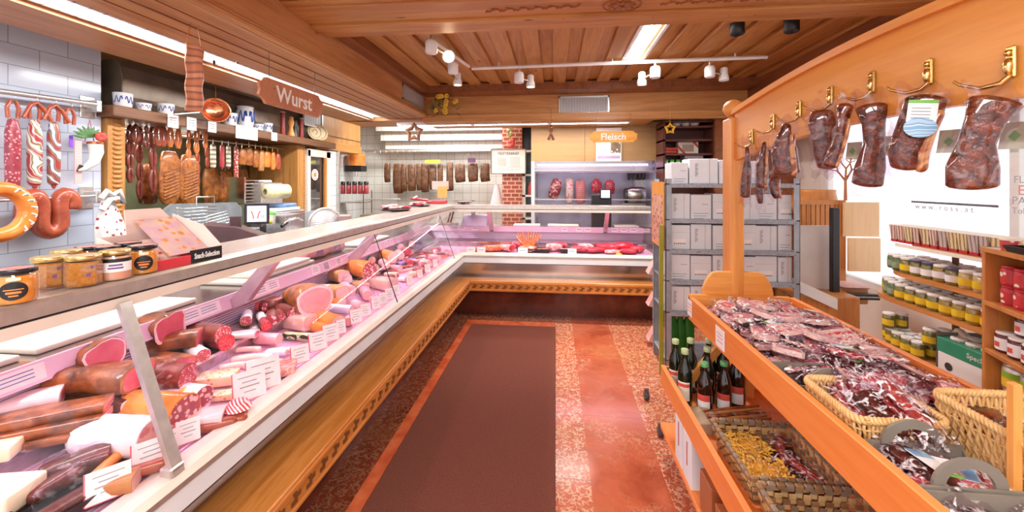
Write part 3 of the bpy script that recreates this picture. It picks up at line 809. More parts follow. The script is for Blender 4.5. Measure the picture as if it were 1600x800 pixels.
# hood
hd = empty('extractor_hood', (-3.3, 3.9, 2.1), label='long dark metal hood with rounded end above the sausage cabinet', cat='hood')
hm = plain('dark_bronze_sheet', '#75695e', '#968674', 5, .28, .25, bmp=.1)
b = B(); prof = [(-3.27, 2.095), (-3.235, 2.2), (-3.23, 2.33), (-3.25, 2.42), (-3.28, 2.47), (-3.38, 2.47), (-3.46, 2.42), (-3.51, 2.34), (-3.53, 2.24), (-3.53, 2.095)]
b.rings([[V((x, 2.74, z)) for x, z in prof], [V((x, 5.15, z)) for x, z in prof]], hm, smooth=False); b.obj('hood_shell', hd, loc=(3.3, -3.9, -2.1))
b = B(); b.tube([(-3.262, 2.745, 2.1), (-3.232, 2.745, 2.2), (-3.227, 2.745, 2.33), (-3.247, 2.745, 2.42), (-3.28, 2.745, 2.472)], .006, hm, 6); b.obj('seam', hd, loc=(3.3, -3.9, -2.1))
v = empty('ventilation_grille', (-3.3, 3.75, 2.5), label='long grey ventilation grille above the dark hood', cat='vent')
b = B(); b.box(-.02, .0, -.5, .6, 0, .13, ventm); b.box(-.03, .01, -.52, -.5, -.01, .14, alu); b.box(-.03, .01, .6, .62, -.01, .14, alu); b.obj('fins', v)
v = empty('ventilation_grille', (-3.15, 5.05, 2.28), label='small metal grille at the hood end below the Wurst sign', cat='vent')
b = B(); b.box(-.02, .0, -.2, .2, 0, .24, ventm); b.box(-.03, .012, .19, .21, -.01, .25, alu); b.box(-.03, .012, -.2, .21, -.015, .005, alu); b.obj('fins', v)
# wooden bulkhead box beyond the door
b = B(); b.box(-3.56, -3.2, 5.2, 6.45, 2.10, 2.6, W_col); b.box(-3.56, -3.185, 5.2, 6.47, 2.0, 2.13, wood('oak_board_along', '#a87236', '#c08a48', 'Y', 5, knots=False), .004); b.box(-3.56, -3.19, 5.2, 6.46, 2.2, 2.21, W_shelf)
struct(b, 'wall_bulkhead_left')
# things on the hood shelf
blue = speck('blue_painted_stoneware', '#e6e8ee', '#f0f1f4', '#3c56a4', 26, .42, rough=.2, th2=.03)
bluelines = stripes('blue_band_stoneware', ['#eef0f4', '#e4e8f0', '#4a64ac'], 'Z', 16, .2, 2)
def sh(px): return at(px, 100, x=-3.14).y
def crock(px, w, h, label, shape='mug', cat='crock'):
    r = w/2; y = sh(px)
    e = empty('stoneware_crock', (-3.145, y, 2.095), label=label, cat=cat)
    b = B()
    if shape == 'mug': pf = [(r*.82, 0), (r*.9, .006), (r, h*.95), (r*1.02, h), (r*.92, h), (r*.86, h*.2)]
    else: pf = [(r*.72, 0), (r*.8, h*.1), (r, h*.5), (r*.98, h*.75), (r*.8, h*.88), (r*.88, h*.94), (r*.88, h), (r*.76, h), (r*.7, h*.8)]
    b.lathe(pf, plain('white_stoneware', '#e4e6ec', '#f0f1f4', 9, .2), 20); b.obj('body', e)
    b = B()
    # cobalt scroll on the side that faces the shop
    for s_ in (-1, 1):
        q = []
        for k in range(12):
            a = s_*(.15+k*.085)-.6; zz = h*(.52+.26*sin(k*1.1)); rr = (r*(.93 if shape == 'mug' else 1.0))+.002
            q.append((rr*cos(a), rr*sin(a), zz))
        b.tube(q, [.004*h/.1*(1-.05*k) for k in range(12)], plain('cobalt_glaze', '#2c448c', '#3c5aa8', 9, .2), 6)
    b.obj('painted_scroll', e)
    return e
crock(193, .115, .10, 'white stoneware crock with blue scroll, left end of the dark shelf')
crock(225, .10, .055, 'low blue-banded bowl between two crocks on the dark shelf', cat='bowl')
crock(260, .115, .085, 'blue-scroll white crock just left of the ladle handle')
crock(360, .125, .12, 'small blue and white crock just behind the copper pan')
crock(384, .17, .22, 'bulging tall stoneware jug with blue flower on dark shelf', 'jug')
crock(404, .105, .065, 'tiny low blue and white pot right of the tall jug')
crock(418, .11, .095, 'small blue dotted white pot, right end of the crocks')
def mill(px, h, m1, m2, label, top=cream):
    e = empty('pepper_mill', (-3.15, sh(px), 2.095), label=label, cat='pepper mill')
    b = B(); b.lathe([(.026, 0), (.027, .01), (.024, h*.5), (.025, h*.9), (.027, h*.95)], m1, 14); b.obj('body', e)
    b = B(); b.lathe([(.03, h*.95), (.03, h*.985), (.022, h), (.008, h)], top, 14); b.obj('cap', e)
rl_ = plain('red_lacquer', '#8e2620', '#a8352a', 12, .3)
mill(443, .27, rl_, cream, 'red cylindrical mill with pale cap left on the dark shelf')
e = empty('pepper_mill', (-3.15, sh(456), 2.095), label='turned pale wooden pepper mill between two red ones', cat='pepper mill')
b = B(); b.lathe([(.03, 0), (.03, .02), (.02, .05), (.016, .08), (.024, .11), (.026, .13), (.018, .145), (.022, .16), (.012, .175)], W_pineZ, 14); b.obj('body', e); e.scale = (1.35,)*3
e = empty('pepper_mill', (-3.16, sh(463), 2.095), label='black turned pepper mill beside the pale wooden one', cat='pepper mill')
b = B(); b.lathe([(.028, 0), (.02, .05), (.017, .08), (.024, .11), (.016, .135), (.02, .15), (.01, .165)], black, 14); b.obj('body', e); e.scale = (1.35,)*3
mill(472, .25, rl_, cream, 'red cylindrical mill with pale cap nearest the plates')
for i, (px, r, lb) in enumerate(((493, .105, 'cream ceramic plate leaning behind another on the shelf end'), (499, .105, 'cream patterned plate leaning in front at the shelf end'))):
    e = empty('ceramic_plate', (-3.13-.02*(1-i), sh(px), 2.1), label=lb, cat='plate')
    b = B(); T = Matrix.Translation((0, 0, r)) @ Euler((0, R(80), R(-28))).to_matrix().to_4x4()
    b.lathe([(.02, -.004), (r*.6, -.004), (r, .01), (r, .014), (r*.6, .002), (.02, .001)], plain('cream_glaze', '#e8d3a4', '#f2e4c0', 8, .3), 24, T); b.obj('dish', e)
    b = B(); b.lathe([(r*.75, .008), (r*.78, .010), (r*.72, .0085)], plain('brown_glaze', '#9a7438', '#a88248', 8, .3), 24, T, caps=False)
    b.tube([T @ V((r*.35*cos(a/6*pi), r*.35*sin(a/6*pi)*(.6+.4*(a % 2)), .006)) for a in range(10)], .003, MATS['brown_glaze'], 6); b.obj('painted_motif', e)
# price cards on the shelf edge
for i, (x0, x1, y0, y1) in enumerate(((262, 279, 182, 197), (292, 307, 186, 201), (325, 338, 192, 205), (369, 403, 199, 216), (424, 433, 208, 219))):
    A = at((x0+x1)/2, (y0+y1)/2, x=-3.085); w_ = abs(at(x1, 200, x=-3.085).y-at(x0, 200, x=-3.085).y); h_ = (y1-y0)*(A.length)/CF*.62*1.5
    c = empty('price_card', A, label=['leftmost small price card on the dark shelf edge', 'small price card on the shelf edge below ladle handle', 'small price card on the shelf edge below copper pan', 'long white notice card on the shelf edge below the jug', 'rightmost small price card on the dark shelf edge'][i], cat='price card')
    b = B(); b.box(-.001, .001, -w_/2, w_/2, -h_/2, h_/2, paper); cd = b.obj('card', c)
    b = B()
    for k in range(3 if i != 3 else 4): b.box(.001, .0016, -w_*.33, w_*.33, h_*(.25-.2*k), h_*(.25-.2*k)+.004, ink)
    tag(b.obj('print_line', cd), kind='stuff')
# ---------------------------------------------------------------- sausages in the niche
def strand(px, ytop, ybot, x, r, m, label, nlink=3, group=None, seed=0):
    """Twisted pair of sausage links hanging over a hook."""
    A = at(px, ytop, x=x); Z = at(px, ybot, x=x); L = A.z-Z.z
    e = empty('sausage_string', A, label=label, cat='sausage', group=group)
    rr = random.Random(seed); seglen = L/nlink
    for s_ in (-1, 1):
        b = B(); z = 0; off = r*1.1*s_
        for k in range(nlink):
            y0 = off*(1 if k % 2 == 0 else .8)+rr.uniform(-.3, .3)*r
            pts = [(0, y0*.6, z), (rr.uniform(-.2, .2)*r, y0*1.3, z-seglen*.3), (0, y0*1.3, z-seglen*.65), (0, y0*.5, z-seglen*.97)]
            loft(b, [V(p) for p in pts], [r*.7, r, r, r*.7], m, 8, round0=.8, round1=.8, up=(1, 0, 0), steps=2); z -= seglen
        b.obj('link', e)
    b = B(); b.tube([(0, 0, .06), (.0, 0, .0)], .002, steel, 5); b.tube([(0, -r, -.005), (0, 0, r), (0, r, -.005)], r*.7, m, 6); b.obj('hook', e)
    return e
strs = [(203, 198, 285, -3.4, .014, darksau, 4, 'dark red sausage string at the far left of the niche'), (212, 198, 222, -3.3, .016, darksau, 1, 'short dark sausage pair beside the carved post'),
        (218, 200, 310, -3.5, .013, darksau, 4, 'long dark linked string hanging deep behind left pairs'), (229, 197, 232, -3.3, .007, darksau, 3, 'thin dark dried sausage pair in the niche'),
        (239, 199, 300, -3.4, .014, darksau, 3, 'long double string of dark links left of the rib slabs'),
        (247, 198, 228, -3.3, .015, brownsau, 1, 'thick brown curved sausages left in the niche cluster'), (255, 199, 229, -3.3, .015, brownsau, 1, 'thick brown curved sausages middle of the niche cluster'),
        (266, 201, 230, -3.3, .013, tansau, 1, 'pair of orange brown sausages below the first price card'), (279, 203, 232, -3.3, .013, tansau, 1, 'pair of orange brown sausages between two price cards'),
        (295, 205, 262, -3.33, .009, tansau, 4, 'chain of small orange links left of the woven hanging strip'), (307, 205, 240, -3.3, .012, tansau, 2, 'bundle of bright orange sausages below the second card'),
        (309, 240, 290, -3.4, .010, brownsau, 3, 'reddish link chain hanging before the second rib slab'),
        (321, 208, 232, -3.3, .011, tansau, 2, 'small orange link pair below the copper pan'), (324, 230, 262, -3.4, .010, brownsau, 2, 'reddish thin loop behind the orange link pair')]
for i, (px, a, z, x, r, m, nl, lb) in enumerate(strs): strand(px, a, z, x, r, m, lb, nl, seed=i)
def ribslab(px, y0, y1, wpx, label):
    A = at(px, y0, x=-3.42); Z = at(px, y1, x=-3.42); h = A.z-Z.z; w = wpx*A.length/CF*.95
    e = empty('smoked_rib_slab', A, label=label, cat='smoked ribs')
    b = B(); loft(b, [V((0, 0, 0)), V((.01, 0, -h*.15)), V((0, 0, -h*.5)), V((0, 0, -h*.85)), V((0, 0, -h))], [(w*.3, .02), (w*.45, .022), (w*.5, .024), (w*.48, .024), (w*.3, .02)], goldrind, 16, amp=.12, pw=3, up=(1, 0, 0), round0=.5, round1=.5); b.obj('belly', e)
    for k in range(9):
        b = B(); z = -h*.35-k*h*.065
        b.tube([V((.024, -w*.33, z-.02)), V((.034, 0, z+.008)), V((.026, w*.33, z+.03))], .007, goldrind, 6); b.obj('rib', e)
    b = B(); b.tube([(0, 0, .08), (0, 0, -.01)], .0025, steel, 5); b.obj('hook', e)
ribslab(264, 238, 318, 27, 'left golden smoked rib slab hanging in the niche')
ribslab(295, 243, 318, 28, 'right golden smoked rib slab hanging in the niche')
def hangroll(px, y0, y1, r, m, label, cap=redskin, name='salami_stick', cat='salami', x=-3.34):
    A = at(px, y0, x=x); Z = at(px, y1, x=x); h = A.z-Z.z
    e = empty(name, A, label=label, cat=cat)
    b = B(); loft(b, [V((0, 0, -.01-i*(h-.02)/5)) for i in range(6)], [r*.93, r, r, r, r, r*.93], m, 14, up=(1, 0, 0), round0=.8, round1=.8, amp=.04); b.obj('casing', e)
    b = B(); b.tube([(0, 0, .05), (0, 0, 0)], .004, cream, 6); b.tube([(0, 0, -h-.018), (0, 0, -h+.004)], .006, cap, 6); b.obj('string', e)
    return e
hangroll(333, 226, 262, .024, striped1, 'green and white striped salami hanging in the niche')
hangroll(347, 227, 262, .020, redskin, 'plain red salami stick between two striped ones')
hangroll(357, 228, 261, .021, striped1, 'second striped salami, right of the plain red one')
hangroll(369, 229, 284, .020, spot1, 'long white-flecked salami hanging lowest in the niche')
def chunk(px, y0, y1, wpx, m, label, x=-3.34, name='smoked_meat_piece', cat='smoked meat', seed=0, tx=0.02):
    A = at(px, y0, x=x); Z = at(px, y1, x=x); h = A.z-Z.z; w = wpx*A.length/CF
    e = empty(name, A, label=label, cat=cat)
    b = B(); loft(b, [V((0, 0, -h*.05)), V((0, .0, -h*.3)), V((.0, 0, -h*.7)), V((0, 0, -h*.95))], [(w*.38, tx), (w*.5, tx*1.2), (w*.52, tx*1.2), (w*.45, tx)], m, 14, amp=.22, pw=2.8, seed=seed, up=(1, 0, 0), round0=.5, round1=.5, fr=22); b.obj('meat', e)
    b = B(); b.tube([(0, 0, .06), (0, 0, -.01)], .003, brass, 6); b.obj('hook', e)
    return e
for i, (px, y0, y1, w_, m, lb) in enumerate(((378, 232, 258, 12, goldrind, 'first netted golden meat piece right of the long salami'), (389, 230, 259, 12, goldrind, 'second netted golden meat piece in the niche'), (399, 233, 262, 10, goldrind, 'narrow golden meat piece between netted ones and orange ones'),
        (408, 234, 268, 9, brownloaf, 'dark golden meat strip left of orange bacon pieces'), (417, 236, 262, 11, orangeskin, 'left orange smoked bacon piece near the oak panel'), (426, 237, 266, 8, orangeskin, 'narrow orange bacon piece near the oak panel'), (434, 240, 266, 9, brownsau, 'reddish smoked piece touching the oak side panel'))):
    chunk(px, y0, y1, w_, m, lb, seed=i)
for i, (px, y0, y1, w_) in enumerate(((232, 255, 320, 20), (280, 262, 325, 18), (330, 262, 318, 22), (352, 266, 320, 22), (375, 262, 320, 24))):
    chunk(px, y0, y1, w_, goldrind if i else smoked, f'smoked belly slab hanging deep in the niche shadow, {ORD[i]} from the left', -3.68, seed=i+9, tx=.03); 
for o in [o for o in COL.objects if o.get('label', '').startswith('smoked belly slab')]: o['group'] = 'belly slabs at the back of the niche'
# wall rails with sausages
def rail(y, p0, p1, nm, label, r=.012, x=-3.14):
    A = at(*p0, x=x); Z = at(*p1, x=x); e = empty(nm, Z, label=label, cat='rail')
    b = B(); b.tube([A-Z, V((0, 0, 0))], r, alu, 8); b.obj('bar', e)
    b = B(); b.box(XW-Z.x, .012, .0, .03, -.05, .03, alu, .004); b.box(XW-Z.x-.0, XW-Z.x+.01, -.03, .06, -.09, .06, alu, .004); b.obj('bracket', e)
rail(0, (-10, 141), (150, 163), 'hanging_rail', 'upper steel rail on the white tiles with four hooked sausages', .016)
rail(0, (-10, 314), (148, 306), 'hanging_rail', 'lower thin steel rail on the white tiles with the towel', .009)
def hooked(px, y0, y1, r, m, label, loops, x=-3.14):
    A = at(px, y0, x=x); Z = at(px, y1, x=x); h = A.z-Z.z; sc = A.length
    e = empty('salami_stick', A, label=label, cat='salami')
    top = V((0, 0, 0))
    b = B(); hh = .11
    b.tube([(0, -.022, -hh), (0, -.026, -.05), (0, -.014, -.01), (0, .012, -.01), (0, .026, -.05), (0, .022, -hh)], .010, brownsau, 8); 
    if loops > 1: b.tube([(0.012, -.06, -hh), (0.014, -.03, -.03), (0.012, 0, -.008), (0.012, .035, -.04), (0.012, .075, -.11)], .011, brownsau, 8)
    b.obj('sausage_loop', e)
    if h > .15:
        b = B(); loft(b, [V((0, 0, -.13-i*(h-.15)/6)) for i in range(7)], [r*.7, r, r, r, r, r, r*.9], m, 14, up=(1, 0, 0), round0=.8, round1=.8, amp=.05); b.obj('casing', e)
        b = B(); b.lathe([(.004, -h-.02), (.012, -h-.006), (.01, -h+.01)], redskin, 8); b.obj('tied_end', e)
    b = B(); b.tube([(0, 0, .03), (0.02, 0, .015), (.012, 0, -.01), (0, 0, -.01)], .0025, steel, 5); b.obj('hook', e)
herb = stripes('herb_printed_casing', ['#e8e4d8', '#6a8a52', '#a4383c', '#efe6de', '#a4383c'], 'DIAGONAL', 6, dist=13)
blueherb = stripes('blue_printed_casing', ['#eae6e0', '#4a74a8', '#a4383c', '#6a9a6a', '#a4383c'], 'DIAGONAL', 6, dist=13)
mott = speck('mottled_red_casing', '#8c2c3c', '#a03c4a', '#d49aa4', 70, .42)
hooked(20, 155, 296, .032, mott, 'mottled dark red salami hanging leftmost on the tiles', 1)
hooked(54, 158, 291, .032, herb, 'red salami printed with green herbs, second on the rail', 2)
hooked(84, 162, 290, .030, blueherb, 'red salami printed with blue and green, third on the rail', 2)
hooked(109, 168, 200, .0, redskin, 'short looped sausage pair alone at the right on the rail', 1)
# ring sausages on the lower rail
e = empty('ring_sausage', at(63, 312, x=-3.13), label='smooth brown ring sausage draped over the lower rail', cat='sausage')
b = B(); b.tube(smooth([(-.0, -.075, -.12), (0, -.07, -.02), (.0, -.03, .025), (.0, .0, -.03), (0, .0, -.16), (0, .05, -.205), (0, .10, -.16), (0, .095, -.03), (0, .125, .03), (0, .165, -.01), (0, .165, -.07)]), [.036]+[.045]*39+[.036], brownsau, 14); b.obj('body', e)
e = empty('ring_sausage', at(-4, 332, x=-3.05), label='orange ring sausage with white lettering cut off at the left edge', cat='sausage')
b = B(); b.tube([(0, .13*cos(a*pi/10), .13*sin(a*pi/10)) for a in range(20)], .042, orangeskin, 14, closed=True); b.obj('body', e)
b = B()
for k in range(7):
    a = -.9+k*.32; b.tube([(.04, (.13+.012)*cos(a), (.13+.012)*sin(a)), (.044, .145*cos(a+.08), .145*sin(a+.08)), (.038, .12*cos(a+.16), .12*sin(a+.16))], .005, white, 5)
b.obj('lettering', e)
# decorated horn
hp = at(140, 228, x=-3.17)
e = empty('decorated_horn', hp, label='white cow horn with red rose and leaves hanging on pink ribbon', cat='wall decoration')
b = B(); b.tube([(0, .035, .02), (.01, .035, -.04), (.02, .01, -.11), (.02, -.05, -.16), (.02, -.08, -.17)], [.042, .038, .03, .016, .005], plain('horn', '#efe8de', '#f6f2ea', 10, .3), 14); b.obj('horn', e)
b = B(); b.tube([(0, .035, .015), (0, .035, .03)], .045, copper, 14); b.obj('rim', e); b = B(); b.tube([(.01, -.055, -.14), (.01, -.082, -.175)], [.016, .004], black, 8); b.obj('horn_tip', e)
b = B(); 
for k in range(7): a = k*.9; b.ell((.05+.006*cos(a), .03+.016*cos(a), .065+.016*sin(a)), (.016, .018, .018), redink, 8, 5, amp=.3, seed=k)
b.obj('rose', e)
b = B()
for k in range(8): a = .5+k*.37; q = V((.02, cos(a), sin(a))); loft(b, [V((.02, -.02, .055)), V((.03, -.02+.05*cos(a), .055+.045*sin(a))), V((.02, -.02+.10*cos(a), .055+.08*sin(a)))], [(.004, .003), (.014, .003), (.003, .002)], plain('dark_leaf', '#3f6a3c', '#5c8a50', 20, .5), 6, up=(1, 0, 0), round0=0, round1=0)
b.obj('leaf_spray', e)
b = B(); b.box(.0, .006, -.09, -.05, -.26, .03, stripes('gingham_ribbon', ['#e8a0a0', '#f6d6d4'], 'Z', 30, dist=0)); b.tube([(0, -.03, .02), (0, .0, .18), (0, .03, .02)], .003, pinkedge, 5); b.box(0, .004, -.12, -.1, -.02, .06, plain('violet_ribbon', '#7a3fc8', '#8a50d4', 9)); b.obj('ribbon', e)
# towel on lower rail
tw = empty('hanging_towel', at(160, 305, x=-3.12), label='white tea towel with small red bows tied on the lower rail', cat='towel')
twm = speck('bow_print_cloth', '#dfe2e2', '#eceeee', '#a03a48', 30, .3, rough=.8, th2=.04)
b = B()
def tf(u, v_):
    a = u*2*pi; z = -v_*.34; r = .03+.06*min(1, v_*1.6)
    return V((.03+.4*r*cos(a)+.01*sin(6*a)*v_, .005+r*sin(a)*1.0+.008*cos(5*a)*v_+.02*v_, z-.02*sin(3*a)*v_))
b.grid(tf, 28, 10, twm); b.obj('cloth', tw)
b = B(); b.tube([(.05, -.05, -.02), (.06, -.02, .03), (.06, .02, .0), (.07, .05, .03), (.06, .09, -.06), (.06, .05, -.02), (.06, 0, -.03), (.06, -.05, -.10)], .018, white, 8); b.obj('knot', tw)
# door with glass and round sticker
d = empty('door_1'); d['kind'] = 'structure'
b = B(); 
for (y0, y1, z0, z1) in ((4.97, 5.03, 0, 1.97), (5.40, 5.50, 0, 1.97), (4.97, 5.5, 1.88, 1.98), (4.97, 5.5, 0, .12)): b.box(-3.22, -3.17, y0, y1, z0, z1, cream, .004)
b.box(-3.19, -3.165, 5.36, 5.405, .1, 1.88, W_unit); b.obj('door_frame', d)
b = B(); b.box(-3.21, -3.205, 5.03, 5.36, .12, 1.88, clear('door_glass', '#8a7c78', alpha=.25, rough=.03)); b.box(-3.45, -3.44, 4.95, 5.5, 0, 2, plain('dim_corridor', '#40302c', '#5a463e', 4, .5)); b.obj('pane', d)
st = at(492, 273, x=-3.195)
b = B(); b.lathe([(.075, 0), (.075, .002)], paper, 24, Matrix.Translation(st) @ Euler((0, R(90), 0)).to_matrix().to_4x4()); b.lathe([(.06, .0025), (.05, .003)], pinkedge, 24, Matrix.Translation(st) @ Euler((0, R(90), 0)).to_matrix().to_4x4(), caps=False)
b.lathe([(.035, .002), (.035, .004)], MATS['orange_casing'], 7, Matrix.Translation(st) @ Euler((0, R(90), 0)).to_matrix().to_4x4()); tag(b.obj('round_sticker'), 'round white sticker with orange figure on the glass door', 'sticker')
# ---------------------------------------------------------------- far wall fittings
b = B()
for k, (z0, z1, y0) in enumerate(((2.12, 2.26, 6.98), (2.26, 2.42, 6.90), (2.42, 2.75, 6.82))):
    b.box(-3.1+.05*(2-k), -.86, y0, YF, z0, z1, tileF); b.box(-3.1+.05*(2-k), -.86, y0-.006, y0+.004, z0-.006, z0+.008, alu_dk)
struct(b, 'wall_bulkhead_far')
b = B(); pil = b.box(-.86, -.54, 6.6, YF, 0, 2.8, brickm); struct(b, 'pillar_brick')
rl2 = empty('hook_rail', at(680, 236, y=6.93), label='steel hook rail along the far tiled wall carrying smoked bellies', cat='rail')
b = B(); b.box(-1.35, 1.0, -.02, .02, -.01, .03, alu); b.obj('bar', rl2)
b = B()
for k in range(22):
    x = -1.3+k*.105; b.tube([(x, -.02, .01), (x+.01, -.03, -.03), (x+.015, -.02, -.06), (x-.005, -.025, -.07)], .004, steel, 5)
tag(b.obj('hook_row', rl2), kind='stuff')
belly = speck('smoked_belly_rind', '#4a2a14', '#6e4422', '#3a2010', 40, .3, rough=.5, coat=.2)
hm_ = [(605, 255, 285, 9, 'short narrow dark smoked strip, leftmost on the far rail'), (622, 255, 303, 15, 'long dark smoked belly, second on the far rail'), (631, 256, 300, 9, 'belly pressed against the second one on the far rail'), (643, 256, 299, 13, 'belly with lighter edge, left of the gap on the far rail'),
       (655, 255, 298, 10, 'dark belly right after the gap on the far rail'), (664, 255, 301, 12, 'widest long dark belly in the middle of the far rail'), (676, 256, 297, 12, 'long belly behind the yellow sign'), (688, 256, 298, 9, 'belly behind the pink card on the far rail'),
       (703, 253, 299, 11, 'reddish brown tall belly right of the pink card'), (719, 256, 285, 16, 'short square smoked ham right of the reddish belly'), (739, 255, 284, 16, 'short square smoked ham below the small dark sign'), (758, 255, 284, 15, 'short smoked ham beside the framed certificate')]
for i, (px, y0, y1, w, lb) in enumerate(hm_):
    A = at(px, y0, y=6.88); Z = at(px, y1, y=6.88); h = A.z-Z.z; ww = w*A.length/CF*.98
    e = empty('smoked_belly', A, label=lb, cat='smoked meat', rz=YAW)
    b = B(); loft(b, [V((0, 0, -h*.03)), V((0, 0, -h*.3)), V((0, 0, -h*.7)), V((.01, 0, -h*.97))], [(ww*.42, .03), (ww*.48, .035), (ww*.5, .035), (ww*.46, .03)], belly, 14, amp=.15, pw=3.5, seed=i*3, up=(0, -1, 0), round0=.3, round1=.3, fr=12); b.obj('meat', e)
    b = B(); b.tube([(0, 0, .10), (0, 0, -.01)], .004, steel, 5); b.obj('hook', e)
def sign(name, p0, p1, y, m, label, cat='sign', th=.004):
    A = at(*p0, y=y); Z = at(*p1, y=y); c = (A+Z)/2; e = empty(name, c, label=label, cat=cat)
    b = B(); b.box(-abs(A.x-Z.x)/2, abs(A.x-Z.x)/2, -th, 0, -abs(A.z-Z.z)/2, abs(A.z-Z.z)/2, m); b.obj('panel', e); return e, abs(A.x-Z.x), abs(A.z-Z.z)
yel = plain('yellow_card', '#d8d23a', '#e4de4c', 9, .5)
sign('price_sign', (664, 250), (688, 255), 6.80, yel, 'narrow yellow sign above the hanging bellies')
sign('price_sign', (731, 247), (743, 254), 6.80, plain('violet_card', '#4a2a48', '#6a3c60', 9, .5), 'small dark violet sign above a hanging smoked ham')
# certificate
A = at(767, 233, y=6.5); Z = at(822, 272, y=6.5); c = (A+Z)/2
e = empty('framed_certificate', c, label='framed master craftsman certificate hanging before the brick pillar', cat='picture'); hx, hz = abs(A.x-Z.x)/2, abs(A.z-Z.z)/2
fr = plain('grey_bronze_frame', '#6a625a', '#857c70', 20, .4, .3)
b = B()
for (x0, x1, z0, z1) in ((-hx, hx, hz-.014, hz), (-hx, hx, -hz, -hz+.014), (-hx, -hx+.014, -hz, hz), (hx-.014, hx, -hz, hz)): b.box(x0, x1, -.02, .0, z0, z1, fr, .002)
b.obj('frame', e)
b = B(); b.box(-hx+.01, hx-.01, -.008, -.002, -hz+.01, hz-.01, plain('parchment', '#e8e2d6', '#f0ebe0', 6, .5)); b.obj('parchment', e)
text_mesh('MEISTERBRIEF', .062, ink, 'title', e, (0, -.010, hz*.62), (R(90), 0, 0), sx=.92)
greyi = plain('grey_ink', '#a09c94', '#aeaaa2', 9, .6)
b = B(); b.box(-hx*.62, -hx*.12, -.010, -.008, -hz*.35, hz*.3, plain('engraving', '#cfc9bd', '#bdb6aa', 60, .6)); b.obj('engraving', e)
b = B()
for k in range(6): b.box(hx*.08, hx*.65, -.010, -.008, hz*.3-k*hz*.14, hz*.3-k*hz*.14+.008, greyi)
for k in range(2): b.box(-hx*.6, hx*.7, -.010, -.008, -hz*.5-k*hz*.16, -hz*.5-k*hz*.16+.006, greyi)
tag(b.obj('text_line', e), kind='stuff')
# flower bundle on pillar
fp = at(797, 218, y=6.55)
e = empty('dried_flower_bunch', fp, label='hanging dried flower bunch with red bow on the brick pillar', cat='flowers')
dryg = plain('dried_green', '#8a8a4a', '#b0a860', 30, .7); 
b = B(); rr = random.Random(3)
for k in range(16):
    a = rr.uniform(-.4, .4); b.tube([(0, 0, -.02), (.06*sin(a), -.03, .07), (.12*sin(a), -.03, .15+rr.uniform(0, .06))], [.004, .006, .002], dryg, 5)
    b.ell((.12*sin(a), -.03, .15+rr.uniform(-.05, .05)), (.012, .012, .014), cream if k % 2 else dryg, 6, 4)
b.obj('stem_bundle', e)
b = B()
for k in range(7): b.ell((rr.uniform(-.06, .06), -.05, -.07+rr.uniform(-.05, .04)), (.045, .035, .04), redink, 8, 5, amp=.3, seed=k)
b.obj('red_bow', e)
# cream shelf cabinet right of pillar
e = empty('cream_shelf_cabinet', (-.4, 6.7, 0), label='cream shelving cabinet between brick pillar and tan cabinet', cat='shelf')
b = B(); b.box(-.14, -.09, -.05, .3, 0, 2.05, cream); b.box(.07, .1, -.05, .3, 0, 2.05, cream)
for z in (.5, .95, 1.32, 1.66, 2.05): b.box(-.14, .1, -.05, .3, z-.015, z+.015, cream)
b.obj('carcass', e)
b = B(); b.box(-.09, .07, .28, .3, 0, 2.05, plain('dim_glass_back', '#5a6a70', '#7c8c90', 6, .2)); b.obj('glass_back', e)
e = empty('dark_cupboard', (-.42, 6.8, 2.08), label='black open compartment on top of the cream shelving', cat='cupboard'); b = B(); b.box(-.12, .12, 0, .2, 0, .45, black); b.box(-.02, .06, -.02, 0, .0, .2, darkgrey, .01); b.obj('body', e)
e = empty('red_cleaner_bottle', (-.41, 6.68, 1.34), label='red bottle on the cream shelving beside the tan cabinet', cat='bottle')
b = B(); b.lathe([(.03, 0), (.034, .01), (.034, .13), (.014, .17), (.014, .2), (.008, .205)], redink, 12); b.obj('body', e)
# tan cabinet with recessed meat window below
tc = empty('tan_cabinet', (.57, 6.0, 1.85), label='tan veneered cabinet above the chilled meat window, behind Fleisch sign', cat='cabinet')
A = at(830, 196, y=6.0); Z = at(1034, 252, y=6.0)
b = B(); b.box(A.x-.57, .42-.57, 0, .9, 0, .55, W_tan); b.box(.424-.57, Z.x-.57, 0, .9, 0, .55, W_tan); b.obj('front_board', tc)
b = B(); b.box(Z.x-.57, Z.x-.57+.05, -.02, .9, -.02, .55, W_unit); b.obj('edge_board', tc)
mw = empty('chilled_meat_window', (.57, 6.0, 0), label='stainless steel chilled recess with hanging fresh meat behind glass rail', cat='cold display')
xa, xb = at(830, 280, y=6.0).x-.57, at(1028, 280, y=6.0).x-.57
colds = plain('cold_room_steel', '#c4c4dc', '#d8d6ea', 3, .3, .3)
b = B(); b.box(xa, xa+.05, 0, .85, .9, 1.85, whiteblue); b.box(xb-.05, xb, 0, .85, .9, 1.85, colds); b.box(xa, xb, .82, .85, 0, 1.85, colds); b.box(xa, xb, 0, .85, .88, .9, steel); b.box(xa, xb, 0, .05, 0, .9, steel)
b.box(xb-.2, xb-.05, .6, .8, .9, 1.85, steel)
b.obj('steel_lining', mw)
b = B(); b.box(xa+.05, xb-.05, -.01, .12, 1.70, 1.85, clear('frosted_strip', '#f0e8f8', alpha=.3, rough=.2)); b.box(xa+.05, xb-.05, -.015, .0, 1.755, 1.765, alu); b.box(xa+.05, xb-.05, -.015, .0, 1.70, 1.712, alu); b.obj('glass_front_strip', mw)
b = B(); b.tube([(xa+.05, .35, 1.69), (xb-.05, .35, 1.69)], .01, steel, 8); b.box(xa+.05, xb-.05, .0, .02, 1.285, 1.30, alu); b.obj('hanging_rail', mw)
b = B(); b.tube([(xa+.08, .18, 1.80), (xb-.1, .18, 1.80)], .014, emis('cold_lamp', '#f4dcff', 8), 8); b.obj('lamp_tube', mw)
